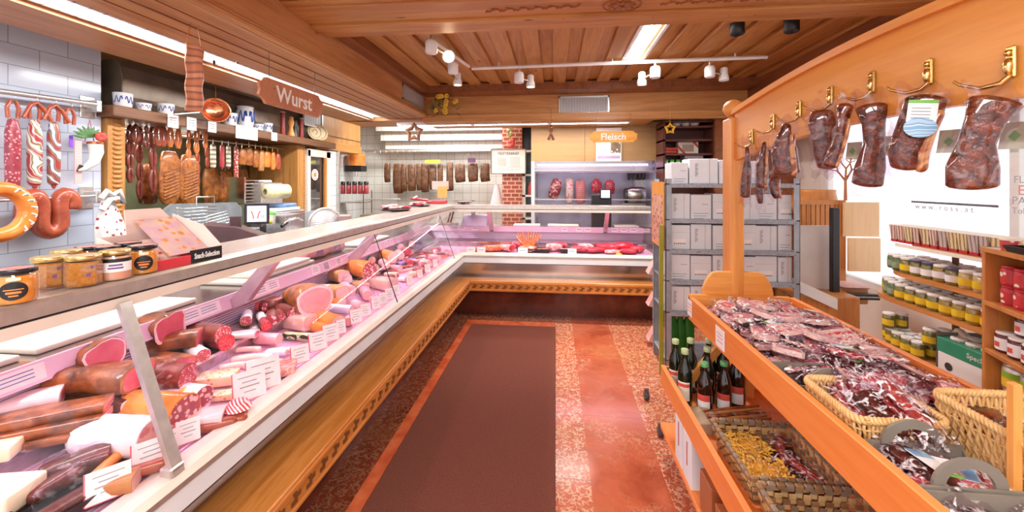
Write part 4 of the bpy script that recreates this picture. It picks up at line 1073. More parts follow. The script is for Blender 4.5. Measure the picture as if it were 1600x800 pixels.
beef = marb('hanging_beef', '#8e2c34', '#b04448', '#f0c0b8', 7, .05); pork = marb('hanging_pork', '#e08a90', '#eca0a0', '#f8dcd4', 8, .12); ribs = stripes('rib_rack', ['#c86068', '#f4ccc4', '#d87078'], 'Z', 11, dist=1)
def hang2(px, y0, y1, w, m, lb, tilt=0, w0=.6):
    A = at(px, y0, y=6.33); Z = at(px, y1, y=6.33); h = A.z-Z.z; ww = w*A.length/CF
    e = empty('hanging_meat', A, label=lb, cat='meat'); e.rotation_euler = (0, R(tilt), 0)
    b = B(); loft(b, [V((0, 0, -h*.05)), V((0, 0, -h*.3)), V((0, 0, -h*.7)), V((0, 0, -h*.95))], [(ww*.5*w0, .03), (ww*.5, .05), (ww*.5, .05), (ww*.4, .04)], m, 16, amp=.18, seed=px, pw=2.6, up=(0, -1, 0), round0=.5, round1=.5, fr=14); b.obj('meat', e)
    b = B(); b.tube([(0, 0, .12), (0, 0, -.01)], .003, steel, 5); b.obj('hook', e)
hang2(871, 279, 311, 17, beef, 'tilted brown red beef cut, leftmost in the cold window', 14, .7)
hang2(890, 278, 318, 12, pork, 'narrow pale pork strip hanging in the cold window', 0, .9)
hang2(906, 281, 318, 16, ribs, 'pink striped rib rack hanging in the cold window', -2, .9)
hang2(933, 279, 301, 15, leanred, 'deep red rounded beef piece above the scale screen', 5, .5)
hang2(952, 281, 303, 15, leanred, 'second deep red beef piece, right of the scale screen', -3, .6)
e = empty('hand_crank_slicer', at(985, 319, y=6.3), label='steel drum machine standing right in the cold window', cat='machine')
b = B(); T = Euler((0, R(90), 0)).to_matrix().to_4x4(); b.lathe([(.11, -.05), (.13, 0), (.13, .18), (.12, .2)], steel, 20, Matrix.Translation((0, 0, .13)) @ T); b.lathe([(.10, -.09), (.11, -.08), (.11, -.05)], darkgrey, 16, Matrix.Translation((0, 0, .13)) @ T); b.box(-.14, .2, -.12, .12, -.06, .02, steel); b.obj('drum', e)
e = empty('knife_rack', at(993, 275, y=6.5), label='row of dark cups on the cold window rail', cat='rack'); b = B()
for k in range(5): b.lathe([(.02, -.06), (.028, .03)], darkgrey, 10, Matrix.Translation((-.1+k*.055, 0, 0)))
b.box(-.13, .15, -.03, .03, .03, .05, darkgrey); b.obj('cup_row', e)
# scale head with screen beside the far counter
e = empty('counter_scale', at(939, 318, y=5.5), label='black counter scale with a lit customer display at the far counter', cat='scale')
b = B(); b.box(-.12, .13, -.05, .1, -.35, .12, black, .008); b.obj('housing', e)
b = B(); b.box(-.02, .12, -.075, -.055, .06, .19, black, .005); b.obj('display_housing', e)
b = B(); b.box(-.005, .105, -.078, -.074, .08, .175, emis('scale_screen', '#e8f0ff', 1.2)); b.obj('screen', e)
# poster on tan cabinet
e, pw_, ph_ = sign('leaflet', (931, 200), (971, 252), 5.97, paper, 'white leaflet with food photo on the tan cabinet behind Fleisch sign', 'poster')
b = B(); b.box(0.03, pw_/2-.01, -.006, -.004, -.12, .06, speck('food_photo', '#6a5a4a', '#8a7460', '#e0d8c8', 30, .4)); b.obj('photo', e)
b = B()
for k in range(7): b.box(-pw_/2+.02, 0, -.006, -.004, .06-k*.028, .066-k*.028, greyprint)
b.box(-pw_/2+.02, pw_/2-.02, -.006, -.004, -.2, -.16, plain('pale_violet_print', '#b8a0c8', '#c8b4d4', 9)); tag(b.obj('text_line', e), kind='stuff')
# dark shelf unit beside it
ds = empty('dark_wall_shelf', (1.72, 5.5, 0), label='dark maroon wall shelf with gift boxes behind the steel rack', cat='shelf')
xa, xb = at(1036, 250, y=5.5).x-1.72, at(1127, 250, y=5.5).x-1.72
b = B(); b.box(xa, xa+.03, 0, .35, 0, 2.33, W_maroon); b.box(xb-.1, xb-.07, 0, .35, 0, 2.33, W_maroon); b.box(xa, xb, .35, .37, 0, 2.33, W_maroon)
zs = [at(1080, y, y=5.5).z for y in (198, 219, 241, 262, 285)]
for z in zs+[.9, .5, 2.33]: b.box(xa, xb-.08, 0, .35, z-.012, z+.012, W_maroon)
b.obj('carcass', ds)
for i, px in enumerate((1058, 1072, 1086)):
    e = empty('small_bowl', V((at(px, 196, y=5.6).x, 5.62, zs[0]+.012)), label=f'{["left","middle","right"][i]} white bowl on the top of the dark shelf', cat='bowl', group='white bowls on the dark shelf')
    b = B(); b.lathe([(.03, 0), (.065, .05), (.06, .05), (.028, .008)], white, 16); b.obj('bowl', e)
e = empty('gift_box', V((at(1076, 240, y=5.6).x, 5.62, zs[2]+.012)), label='white gift box with window and red diagonal ribbons on the dark shelf', cat='gift box')
b = B(); b.box(-.13, .13, 0, .12, 0, .155, cream, .003); b.obj('box', e)
b = B(); b.box(-.075, .07, -.003, 0, .03, .12, plain('box_window', '#b8a090', '#a48c7c', 12)); b.obj('window_panel', e)
b = B(); b.prism([(-.13, -.004, .12), (-.13, -.004, .08), (-.06, -.004, 0), (-.02, -.004, 0)], (0, .003, 0), redink); b.obj('ribbon', e); b = B(); b.prism([(.05, -.004, .155), (.09, -.004, .155), (.13, -.004, .10), (.13, -.004, .07)], (0, .003, 0), redink); b.obj('ribbon', e)
e = empty('red_napkin_pack', V((at(1047, 240, y=5.6).x, 5.62, zs[2]+.012)), label='folded red cloth pack left of the gift box', cat='textile'); b = B()
for k in range(2): b.cbox((.01*k, 0, .025+.04*k), (.17, .12, .038), redink, .014, seg=2)
b.obj('fold', e)
gr = plain('bright_green_label', '#3fae2a', '#5cc83c', 9)
for i in range(5):
    px = 1041+i*9.5; e = empty('snack_packet', V((at(px, 262, y=5.6).x, 5.6, zs[3]+.012)), label=f'{ORD[i]} green and white snack packet from the left on dark shelf', cat='packet', group='green packets on the dark shelf')
    b = B(); b.box(-.026, .026, 0, .03, 0, .09, white if i < 3 else gr, .006); b.box(-.026, .026, -.002, .03, .07, .10, gr, .004); b.obj('packet_body', e)
    b = B(); b.box(-.018, .018, -.004, 0, .02, .05, plain('blue_print', '#4a5aa8', '#6a7ac0', 9)); b.obj('print', e)
for i, (px, m) in enumerate(((1040, darkgrey), (1045, white), (1050, yel), (1056, white))):
    e = empty('spice_tin', V((at(px, 284, y=5.6).x, 5.6, zs[4]+.012)), label=f'{["dark","white","yellow","cream white"][i]} upright carton on the dark shelf, lowest row', cat='carton'); b = B(); b.box(-.018, .018, 0, .04, 0, .13, m, .003); b.obj('carton', e)
for i in range(4):
    e = empty('grey_cash_box', (1.80, 5.63, zs[3]+.012+i*.037), label=f'{ORD[i]} flat grey box from the bottom in the stack on the rack top, behind cartons', cat='box'); b = B(); b.box(-.13, .10, -.1, .1, 0, .036, plain('taupe_lacquer', '#8a8088', '#9c929a', 6), .003); b.obj('box', e)
# coffee machine corner
co = empty('coffee_grinder', at(557, 250, y=6.7), label='orange topped coffee dispenser on the far left wall shelf', cat='coffee machine')
b = B(); b.lathe([(.14, -.10), (.15, .07), (.15, .10), (.02, .11)], orangeskin, 20); b.obj('hopper', co)
b = B(); b.box(-.16, .14, -.1, .1, -.2, -.10, black, .01); b.lathe([(.03, -.27), (.03, -.2)], chrome, 12); b.obj('body', co)
sf = empty('wire_shelf_trolley', at(552, 340, y=6.5), label='black wire trolley with jars in the far left corner', cat='trolley')
b = B()
for x in (-.25, .25):
    for y in (-.15, .15): b.tube([(x, y, -.9), (x, y, .45)], .008, darkgrey, 6)
for z in (.25, -.1, -.5): b.box(-.26, .26, -.16, .16, z, z+.015, steel)
b.obj('frame', sf)
for i in range(5):
    e = empty('spice_jar', at(536+i*9, 303, y=6.42), label=f'{ORD[i]} black capped red spice jar from the left on the wire trolley', cat='jar', group='red spice jars on the trolley')
    b = B(); b.lathe([(.035, 0), (.04, .01), (.04, .13), (.03, .15)], redskin, 12); b.obj('body', e)
    b = B(); b.lathe([(.038, .15), (.038, .2), (.03, .205)], black, 12); b.obj('cap', e)
# hanging towel and apron on the far wall
tw = empty('checked_towel', at(776, 300, y=6.75), label='white and dark checked towel bag hanging left of brick pillar', cat='towel')
b = B(); b.grid(lambda u, v_: V(((.03+.10*v_)*cos(u*2*pi), .04*sin(u*2*pi), .12-v_*.42+.01*sin(8*u*6.28))), 24, 8, stripes('checked_cloth', ['#f0ecea', '#8a6a66', '#f2eeec'], 'DIAGONAL', 9, dist=1, rnd_=False)); b.obj('cloth', tw)
# ---------------------------------------------------------------- hanging signs and ornaments
def plaque(loc, rz, w, h, m, txt, size, label, name='hanging_sign', ncord=2, top=.3, tm=None):
    e = empty(name, loc, rz, label, 'sign')
    pts = []
    hw, hh = w/2, h/2
    for (x, z) in ((-hw*.82, -hh), (-hw*.88, -hh*.7), (-hw, -hh*.45), (-hw*.97, 0), (-hw, hh*.45), (-hw*.88, hh*.7), (-hw*.82, hh)): pts.append((x, 0, z))
    pts += [(-x, y, -z) for (x, y, z) in pts]
    b = B(); b.prism([(p[0], -.009, p[2]) for p in pts], (0, .018, 0), m); b.obj('board', e)
    text_mesh(txt, size, tm or white, 'lettering', e, (0, -.0105, -.004), (R(90), 0, 0), ext=.001, bold=.002)
    b = B()
    for s_ in (-1, 1): b.tube([(s_*hw*.72, 0, hh*.8), (s_*hw*.72, 0, hh+top)], .0015, darkgrey, 5)
    b.obj('cord', e)
    b = B()
    for (x, z) in ((-.62, .3), (.66, -.55)): b.lathe([(.004, 0), (.003, .003)], darkgrey, 8, Matrix.Translation((x*hw, -.009, z*hh)) @ Euler((R(90), 0, 0)).to_matrix().to_4x4())
    b.obj('screw', e); return e
# Wurst: hangs from the left fascia, facing the customers along the counter
A = at(403, 148, x=-1.69); Z = at(503, 152, x=-1.69)
c = (A+Z)/2; w_ = abs(A.y-Z.y)
P1 = at(403, 140, x=-1.69); P2 = at(403, 170, x=-1.69)
plaque((c.x, c.y, at(455, 154, x=-1.69).z), R(90), w_, .155, wood('sign_brown_wood', '#b06a44', '#c07a52', 'Y', 3, knots=False), 'Wurst', .135, 'brown wooden sign reading Wurst hanging from the left fascia', top=.16)
# Fleisch
A = at(921, 214, y=5.2); Z = at(996, 214, y=5.2)
plaque(((A.x+Z.x)/2, 5.2, A.z), 0, abs(A.x-Z.x), .14, wood('sign_yellow_wood', '#f0a030', '#f6b048', 'X', 3, knots=False), 'Fleisch', .115, 'yellow wooden sign reading Fleisch hanging over the meat counter', top=.22)
# big wooden star ornament
def starshape(R0, R1, n=5, rot=0):
    return [((R0 if k % 2 == 0 else R1)*sin(pi*k/n+rot), (R0 if k % 2 == 0 else R1)*cos(pi*k/n+rot)) for k in range(2*n)]
def star_orn(loc, r, m, label, cordlen, name='star_ornament', rz=0):
    e = empty(name, loc, rz, label, 'ornament')
    b = B(); s_ = starshape(r, r*.58)
    b.tube([(x, 0, z) for x, z in s_], r*.30, m, 8, closed=True, flat=.9); b.obj('star_body', e)
    b = B(); b.tube([(0, 0, r), (0, 0, r+cordlen)], .002, m, 5); b.obj('cord', e)
    return e
sp_ = at(647, 207, y=5.15)
star_orn(sp_, .105, plain('rusty_bark', '#7a4a34', '#b07c5c', 30, .6, bmp=.5), 'large rustic brown star ornament hanging at the soffit corner', .16)
sp_ = at(1047, 201, y=5.2)
star_orn(sp_, .06, plain('yellow_lacquer', '#e0a010', '#eeb828', 12, .4), 'small yellow star ornament hanging right of the Fleisch sign', .2)
e = empty('straw_ornament', at(861, 208, y=5.15), label='brown straw figure ornament hanging before the tan cabinet', cat='ornament')
b = B(); b.tube([(0, 0, .3), (0, 0, .08)], .002, darkgrey, 5); b.obj('cord', e)
b = B()
for a in (-.5, .5, 2.6, 3.7): b.tube([(0, 0, 0), (.06*sin(a), -.01, .1*cos(a))], [.012, .02], MATS['rusty_bark'], 7)
b.ell((0, 0, .07), (.03, .03, .03), copper, 8, 6); b.obj('figure', e)
# woven strip on a cord
A = at(303, 70, x=-1.95); Z = at(303, 174, x=-1.95); h = A.z-Z.z
e = empty('woven_wall_strip', A, label='long copper coloured woven strip hanging on a string before the shelf', cat='ornament', rz=R(70))
b = B(); wv_ = stripes('copper_weave', ['#d68a68', '#b87a5a', '#8e5a58', '#e0a07c'], 'Z', 4, dist=4)
b.grid(lambda u, v_: V(((u-.5)*.082+.004*sin(v_*17), .006*sin(u*pi*2), -h*v_)), 6, 20, wv_); o = b.obj('woven_band', e)
sm = o.modifiers.new('thick', 'SOLIDIFY'); sm.thickness = .006
b = B(); tp = at(304, 10, x=-1.95).z-A.z; b.tube([(-.035, 0, 0), (0, 0, tp), (.035, 0, 0)], .0025, tansau, 5); b.obj('cord', e)
# yellow flowers in the corner
fp = at(690, 168, y=5.15)
e = empty('flower_basket', fp, label='small arrangement of yellow flowers and dark leaves in the soffit corner', cat='flowers')
rr = random.Random(8); petal = plain('yellow_petal', '#e8b41c', '#f6d048', 20, .5)
b = B()
for k in range(26): 
    q = V((rr.uniform(-.16, .2), rr.uniform(-.06, .05), rr.uniform(-.12, .17)*(1 if k % 3 else .6))); d_ = V((rr.uniform(-1, 1), rr.uniform(-1, .4), rr.uniform(-1, 1))).normalized()
    loft(b, [q, q+d_*.04, q+d_*.09], [(.003, .002), (.018, .003), (.002, .002)], plain('olive_leaf', '#46542c', '#6a7438', 20, .6), 6, round0=0, round1=0)
b.obj('foliage', e)
for k in range(14):
    b = B(); q = V((rr.uniform(-.1, .1), -.07, rr.uniform(-.13, .14)))
    if k > 10: q.x += .12
    for j in range(6): a = j*1.05; b.ell(q+V((.018*cos(a), -.004, .018*sin(a))), (.014, .008, .014), petal, 7, 4)
    b.ell(q, (.01, .012, .01), goldrind, 6, 4); b.obj('blossom', e)
# copper pan with long steel handle, hanging before the dark shelf
pc = at(337, 173, x=-2.98); PR = V((.8, -.75, .12)).to_track_quat('Z', 'Y').to_euler()
e = empty('copper_pan', pc, label='round copper pan with long steel handle hanging before the dark shelf', cat='pan', rot=PR)
b = B(); r = .105; b.lathe([(.01, -.05), (r*.55, -.045), (r*.85, -.02), (r, .02), (r+.006, .026), (r-.004, .024), (r*.8, -.012), (r*.5, -.037), (.01, -.042)], copper, 28); b.obj('bowl', e)
hq = at(272, 178, x=-3.0)-pc
M_ = PR.to_matrix().inverted()
b = B(); s0 = M_ @ (hq*.42); s1 = M_ @ hq; b.tube([s0*1.0, s1], [.010, .012], steel, 8, flat=.4); b.obj('handle', e)
b = B(); b.tube([M_ @ V((0, 0, .11)), M_ @ V((0, 0, .40))], .002, tansau, 5); b.obj('cord', e)
# track lights
zt = 2.72
A = at(737, 107, z=zt); Z = at(1199, 89, z=zt); S = at(674, 62, z=zt); S2 = at(733, 104, z=zt)
tk = empty('light_track', A, label='white angled ceiling track carrying spot heads', cat='light track')
b = B(); b.tube([V((0, 0, 0)), Z-A], .018, white, 4, smooth=False); b.obj('long_rail', tk)
b = B(); b.tube([S-A, S2-A], .018, white, 4, smooth=False); b.obj('short_rail', tk)
b = B()
for k in (.1, .5, .9): q = (Z-A)*k; b.tube([q, q+V((0, 0, ZC-zt-.03))], .007, white, 6)
q = (S-A).lerp(S2-A, .5); b.tube([q, q+V((0, 0, ZC-zt-.03))], .007, white, 6)
b.obj('hanger', tk)
glow = emis('spot_bulb', '#ffd9a8', 30)
spots_ = []
def spothead(px, py, box_px, label, z=zt-.10, aim=(0, 0, -1), lit=False, r=.045, h=.13):
    c = at(px, py, z=z); e = empty('track_spot', c, label=label, cat='spotlight', group='white track spots')
    q = V((0, 0, 1)).rotation_difference(-V(aim).normalized()).to_matrix().to_4x4()
    b = B(); b.lathe([(.024, .07), (.034, .06), (.034, .01), (r*.95, -.012), (r, -.03), (r, -.055), (r*.86, -.055), (r*.7, -.02)], white, 20, q, caps=False); b.lathe([(.003, .071), (.034, .06)], white, 20, q, caps=False); lh = b.obj('lamp_head', e)
    b = B(); b.lathe([(.004, -.05), (r*.8, -.045), (r*.7, -.02)], glow if lit else refm, 18, q); b.obj('bulb', lh)
    g = at(*box_px, z=z+.02)-c
    b = B(); b.lathe([(.01, .055), (.04, .05), (.048, .03), (.048, -.045), (.04, -.055), (.008, -.055)], white, 18, Matrix.Translation(g)); b.obj('gear_box', e)
    b = B(); b.tube([g+V((0, 0, .05)), g+V((0, 0, .09))], .012, alu, 8); b.tube([g+V((0, 0, -.0)), V((0, 0, 0))], .009, alu, 6); b.obj('swivel', e)
    spots_.append((c, aim)); return e
spothead(702, 88, (674, 73), 'bright lit spot head facing the camera, left of the track', z=2.6, aim=(.15, -1, -.35), lit=True, r=.055)
spothead(715, 125, (708, 106), 'lit spot head pointing down, second on the short track', z=2.58, lit=True)
spothead(829, 128, (811, 121), 'spot head on the long track above the certificate', lit=True, z=2.56)
spothead(1003, 124, (1024, 113), 'spot head on the long track above Fleisch sign', lit=True, z=2.56)
spothead(1131, 117, (1109, 112), 'rightmost spot head on the long track', lit=False, z=2.58)
for i, px in enumerate(((1152, 42), (1237, 38))):
    c = at(px[0], px[1], z=2.74)
    e = empty('black_downlight', c, label=['black cylinder downlight on the ceiling, left one', 'black cylinder downlight on the ceiling, right one near fascia'][i], cat='spotlight')
    b = B(); b.lathe([(.05, .06), (.052, .05), (.052, -.055), (.046, -.06), (.044, -.02)], black, 20); b.obj('housing', e)
    b = B(); b.lathe([(.02, -.03), (.044, -.025)], darkgrey, 16); b.ell((0, 0, -.03), (.02, .02, .015), refm, 8, 5); b.obj('lens', e)
# equipment on the worktops behind the left counter
def eq(name, px, py, x, label, cat, rz=0):
    return empty(name, at(px, py, x=x), rz, label, cat)
bt = empty('back_worktop', (-3.45, 3.9, .95), label='steel back worktop below the sausage niche', cat='worktop'); b = B(); b.box(-.4, .45, -1.1, .88, -.04, 0, steel); b.obj('top', bt)
b = B(); b.box(-.4, .42, -1.05, .85, -.95, -.04, alu); b.obj('cabinet_body', bt)
# bread slicer with wire bins
e = empty('bread_slicer', (-3.05, 3.25, .95), label='grey slicing machine with wire rack below the rib slabs', cat='slicing machine')
b = B(); gpn = plain('blue_grey_panel', '#6c7378', '#848b90', 6, .4)
b.prism([(-.05, -.42, 0), (-.05, .52, 0), (-.05, .52, .34), (-.05, .44, .40), (-.05, -.22, .42), (-.05, -.34, .34)], (-.03, 0, 0), gpn); b.obj('side_panel', e)
b = B(); b.box(-.05, .2, -.35, .45, 0, .16, gpn, .01); b.box(-.05, .16, -.3, .3, .16, .19, white, .004); b.obj('base', e)
for k in range(8):
    b = B(); z = .19+k*.028; b.tube([(.0, -.25, z), (.12, -.25, z), (.12, .02, z), (.0, .02, z)], .004, chrome, 6); b.obj('wire_hoop', e)
for k in range(7):
    b = B(); z = .16+k*.025; b.tube([(.15, -.12+k*.0, z), (.15, .16-.012*k, z+.03)], .004, chrome, 6); b.obj('wire_bar', e)
b = B(); b.tube([(.06, -.12, .40), (.06, -.12, .47), (.06, .06, .47), (.06, .06, .40)], .007, steel, 6); b.obj('carry_handle', e)
# stacked steel trays and printer near panel
e = eq('steel_tray_stack', 386, 296, -3.3, 'upright stack of steel trays below the orange bacon pieces', 'tray stack'); b = B()
for k in range(7): b.box(-.1, .1, -.14+k*.0, .10, -.12+k*.035, -.11+k*.035, steel)
b.box(-.1, .1, -.16, -.14, -.14, .13, chrome); b.obj('tray', e)
e = eq('label_printer', 408, 300, -3.2, 'grey box printer left of the film roll', 'printer'); b = B(); b.box(-.1, .1, -.12, .22, -.35, .1, alu, .01); b.box(.1, .104, -.05, .05, .02, .06, darkgrey); b.box(-.06, .06, -.03, .1, .10, .13, white, .01); b.obj('housing', e)
e = eq('film_wrapper', 428, 330, -2.95, 'low steel film wrapping machine under the roll', 'machine'); b = B(); b.box(-.16, .16, -.2, .3, -.2, .0, steel, .01); b.box(-.14, .14, -.18, .24, 0, .035, white, .008); b.box(-.1, .12, .0, .22, .035, .08, plain('blue_foil', '#5a7aa8', '#7292bc', 9), .02, seg=2); b.obj('body', e)
e = empty('film_roll', at(432, 299, x=-2.9), label='big roll of pale yellow wrapping film on the wrapper', cat='film roll', rz=R(70))
b = B(); T = Euler((R(90), 0, 0)).to_matrix().to_4x4(); T = Euler((0, R(90), 0)).to_matrix().to_4x4()
b.lathe([(.03, -.12), (.075, -.12), (.075, .12), (.03, .12), (.03, -.12)], plain('yellow_film', '#e8e0a8', '#f0eac0', 30, .25), 24, T, caps=False); b.obj('roll', e)
b = B(); b.lathe([(.024, -.122), (.031, -.122), (.031, .122), (.024, .122), (.024, -.122)], cardb, 16, T, caps=False); b.obj('core', e)
# register
et = empty('equipment_table', (-2.35, 2.9, 0), label='steel equipment table hidden behind the left counter carrying the register', cat='table'); b = B(); b.box(-.28, .28, -1.5, 1.9, .93, .97, steel); b.obj('table_top', et)
for x_ in (-.25, .25):
    for y_ in (-1.45, 1.85): b = B(); b.box(x_-.02, x_+.02, y_-.02, y_+.02, 0, .93, alu); b.obj('leg', et)
e = empty('cash_register', at(372, 372, x=-2.35), label='dark brown scale register with angled body behind the left counter', cat='cash register', rz=R(35))
brn = plain('register_brown', '#4a3036', '#5a3e44', 9, .4)
b = B(); b.prism([(-.2, -.15, -.15), (.2, -.15, -.15), (.2, -.15, .0), (.0, -.15, .09), (-.2, -.15, .12)], (0, .3, 0), brn); b.box(-.05, .02, -.02, .04, .0, .16, brn); b.box(-.15, .15, -.1, .1, .97-e.location.z, -.15, brn); b.obj('body', e)
A = at(400, 334, x=-2.2)
e = empty('register_screen', A, label='small colour customer screen showing snack advert above the register', cat='screen', rz=R(22))
b = B(); b.box(-.075, .085, -.006, .02, -.075, .08, black, .004); b.box(.0, .03, .02, .06, -.1, -.0, brn); bz = b.obj('bezel', e)
b = B(); b.box(-.055, .07, -.009, -.005, -.058, .058, emis('advert_screen', '#e8e6ff', .9)); sc_ = b.obj('screen', bz)
b = B()
for s_ in (-1, 1): b.tube([(.0+s_*.012, -.01, -.035), (.0+s_*.02, -.01, .0), (s_*.03, -.01, .022)], .004, redink, 5)
b.box(.03, .06, -.011, -.009, -.02, -.016, ink); b.box(.03, .055, -.011, -.009, -.03, -.026, ink); b.obj('advert_print', sc_)
# cups
e = eq('green_lid_cup', 424, 340, -2.6, 'white cup with green lid and yellow lemon beside the register', 'cup'); b = B(); b.lathe([(.03, -.06), (.038, .03)], white, 14); b.lathe([(.04, .03), (.04, .05), (.01, .055)], gr, 14); b.obj('cup', e)
b = B(); b.ell((.03, -.07, -.03), (.028, .028, .022), plain('lemon', '#e8d020', '#f4e048', 20), 10, 7); b.obj('lemon', e)
e = eq('wash_basin_box', 447, 345, -2.6, 'steel container with handle left of the round slicer blade', 'container'); b = B(); b.box(-.1, .1, -.15, .12, .97-e.location.z, .06, steel, .008); b.box(-.105, .105, -.155, .125, .055, .065, chrome); b.obj('body', e)
b = B(); b.tube([(.1, -.2, -.02), (.12, -.12, .02), (.12, .0, .03), (.1, .1, .0)], .012, chrome, 8); b.tube([(.11, -.22, -.03), (.11, -.14, .0)], .015, black, 8); b.obj('handle', e)
# splash panel
e = eq('splash_panel', 470, 345, -2.9, 'blue grey tiled splash panel behind the round slicer', 'panel'); b = B(); b.box(-.02, .02, -.45, .45, -e.location.z, .1, plain('grey_panel', '#9aa4ae', '#aab4bc', 5, .3)); b.obj('panel', e)
# meat slicer disc
e = eq('meat_slicer', 508, 350, -2.25, 'white meat slicer with big round steel blade guard', 'slicer', R(40))
b = B(); T = Euler((R(90), 0, 0)).to_matrix().to_4x4()
b.lathe([(.005, .0), (.135, 0), (.135, .012), (.005, .014)], ribbed('slicer_plate', '#d8dce0', '#f0f2f4', 'Z', 18, .3, .3), 30, T); b.obj('blade_plate', e)
b = B(); b.tube([(.145*cos(a*pi/14), 0, .145*sin(a*pi/14)) for a in range(0, 15)], .014, alu, 8, flat=1.4); b.obj('blade_guard', e)
b = B(); b.box(-.16, .2, .02, .2, .97-e.location.z, -.06, white, .02, seg=2); b.box(.12, .24, -.05, .1, -.06, .08, plain('taupe_plastic', '#9a8484', '#a89292', 9), .01); b.obj('motor_base', e)
# worktop scale + hood at the corner (glass sneeze guard)
e = eq('glass_guard', 595, 300, -2.0, 'angled clear guard on a dark base behind the corner', 'guard'); e.location = at(600, 330, y=5.9)
b = B(); b.prism([(-.3, 0, .18), (.25, 0, .18), (.12, -.2, -.05), (-.2, -.2, -.05)], (0, .006, 0), glassm); b.obj('glass', e)
b = B(); b.tube([(-.3, 0, .18), (.25, 0, .18)], .01, alu, 6); b.box(-.33, .35, -.1, .3, -e.location.z, -.05, plain('olive_grey_box', '#6a6448', '#7c765a', 6), .01); b.obj('base', e)
# scale inside behind far counter, knives, bowl
e = empty('shop_scale', at(742, 352, y=5.35), label='lilac white shop scale with steel pan behind the far counter glass', cat='scale')
b = B(); b.prism([(-.17, -.1, 0), (.17, -.1, 0), (.165, -.02, .13), (-.15, -.02, .13)], (0, .2, 0), plain('lilac_white', '#cdbfe0', '#dcd2ea', 7, .35)); b.obj('body', e)
b = B(); b.lathe([(.03, .13), (.03, .2), (.05, .22), (.13, .25), (.12, .25), (.05, .226)], steel, 20, Matrix.Translation((-.03, .05, 0))); b.obj('pan', e)
e = empty('cleaver_block', at(693, 350, y=5.5), label='white handled cleaver and dark knives in a steel rest', cat='knife block')
b = B(); b.box(-.12, .2, -.04, .04, 0, .02, steel); b.obj('rest', e); b = B(); b.tube([(-.08, 0, .02), (-.05, 0, .16)], .018, white, 8); b.obj('cleaver_handle', e)
b = B(); b.tube([(.06, 0, .02), (.1, 0, .16)], .012, black, 8); b.obj('knife_handle', e); b = B(); b.tube([(.1, 0, .02), (.14, 0, .17)], .012, black, 8); b.obj('knife_handle', e)
# ---------------------------------------------------------------- steel rack with white cartons
rk = empty('steel_rack', (1.39, 3.6, 0), label='grey perforated steel rack filled with white cartons behind the pine post', cat='shelf')
rx0, rx1, ry0, ry1 = -.51, .50, -.2, .23
def postb(x, y, w=.035):
    b = B(); b.box(x, x+w, y, y+.004, 0, 1.575, greysteel); b.box(x if x < 0 else x+w-.004, x+.004 if x < 0 else x+w, y, y+.035, 0, 1.575, greysteel)
    return b.obj('post', rk)
for x in (rx0, rx1-.045): postb(x, ry0, .045); postb(x, ry1-.03, .045)
perf = speck('perforated_lip', '#9aa0ac', '#aab0ba', '#4e525c', 95, .3, rough=.5, coat=0, th2=.04)
SZ = [.12, .506, .758, 1.005, 1.25, 1.535]
for z in SZ:
    b = B(); b.box(rx0, rx1, ry0, ry1, z-.008, z, greysteel); b.box(rx0+.03, rx1-.03, ry0-.002, ry0+.002, z-.032, z, perf, .0)
    b.obj('shelf_board', rk)
carts = [(1062, .165), (1095, .165), (1127, .17)]
def carton(x, z, w, h, kind, label, d=.20, name='white_carton'):
    e = empty(name, (x, 3.44, z), label=label, cat='carton', group='white cartons on the steel rack')
    b = B(); b.box(-w/2, w/2, 0, d, 0, h, boxwhite, .002); b.box(-w/2+.001, w/2-.001, -.0006, .0006, h*.68, h*.685, greyprint) if kind == 2 else None; b.obj('box', e)
    b = B()
    if kind == 0:
        for k in range(9): b.box(-w*.3, -w*.3+(.022 if k % 3 else .014), -.0016, 0, h*.3+k*h*.06, h*.33+k*h*.06, greyprint)
        b.box(w*.2, w*.21, -.0016, 0, 0, h, greyprint)
    elif kind == 1:
        for k in range(3): b.box(-w*.35, w*.35*(1-.3*k), -.0016, 0, h*.22-k*.02, h*.22-k*.02+.004, greyprint)
        b.box(w*.05, w*.35, -.0016, 0, h*.6, h*.62, greyprint)
    else:
        for k in range(12): b.box(-w*.3+k*.008, -w*.3+k*.008+(.003 if k % 2 else .005), -.0016, 0, h*.2, h*.26, ink)
        b.box(-w*.34, w*.3, -.0014, 0, h*.18, h*.42, paper)
    tag(b.obj('print', e), kind='stuff'); return e
rows_ = ['lowest row', 'second row from below', 'third row from below', 'row below the rack top']
xs = [1.0, 1.165, 1.335, 1.505, 1.66, 1.80]
for r_, z in enumerate(SZ[1:5]):
    for i, x in enumerate(xs):
        if r_ == 0 and i > 2: continue
        carton(x, z, .158 if i < 5 else .10, .195+.008*((i+r_) % 2), (i+r_) % 3 if r_ else 0, f'white carton, {ORD[i]} from the left in the {rows_[r_]} of the rack')
for i, (x, w, h, k) in enumerate(((1.0, .13, .17, 1), (1.185, .22, .20, 0), (1.375, .14, .19, 2), (1.56, .16, .18, 1))):
    carton(x, SZ[5], w, h, k, f'white carton standing on top of the rack, {ORD[i]} from the left')
pk = plain('pink_open_tray', '#e8707a', '#f090a0', 9)
for i, (x, z) in enumerate(((1.12, SZ[2]+.205), (1.1, SZ[3]+.205))):
    e = empty('loose_packet', (x, 3.5, z), label=['flat pink packets lying over the third carton row', 'brown nut packet lying over the second carton row'][i], cat='packet'); b = B()
    b.cbox((0, 0, .014), (.3, .12, .02), pk if i == 0 else smoked, .006); b.obj('packet', e)
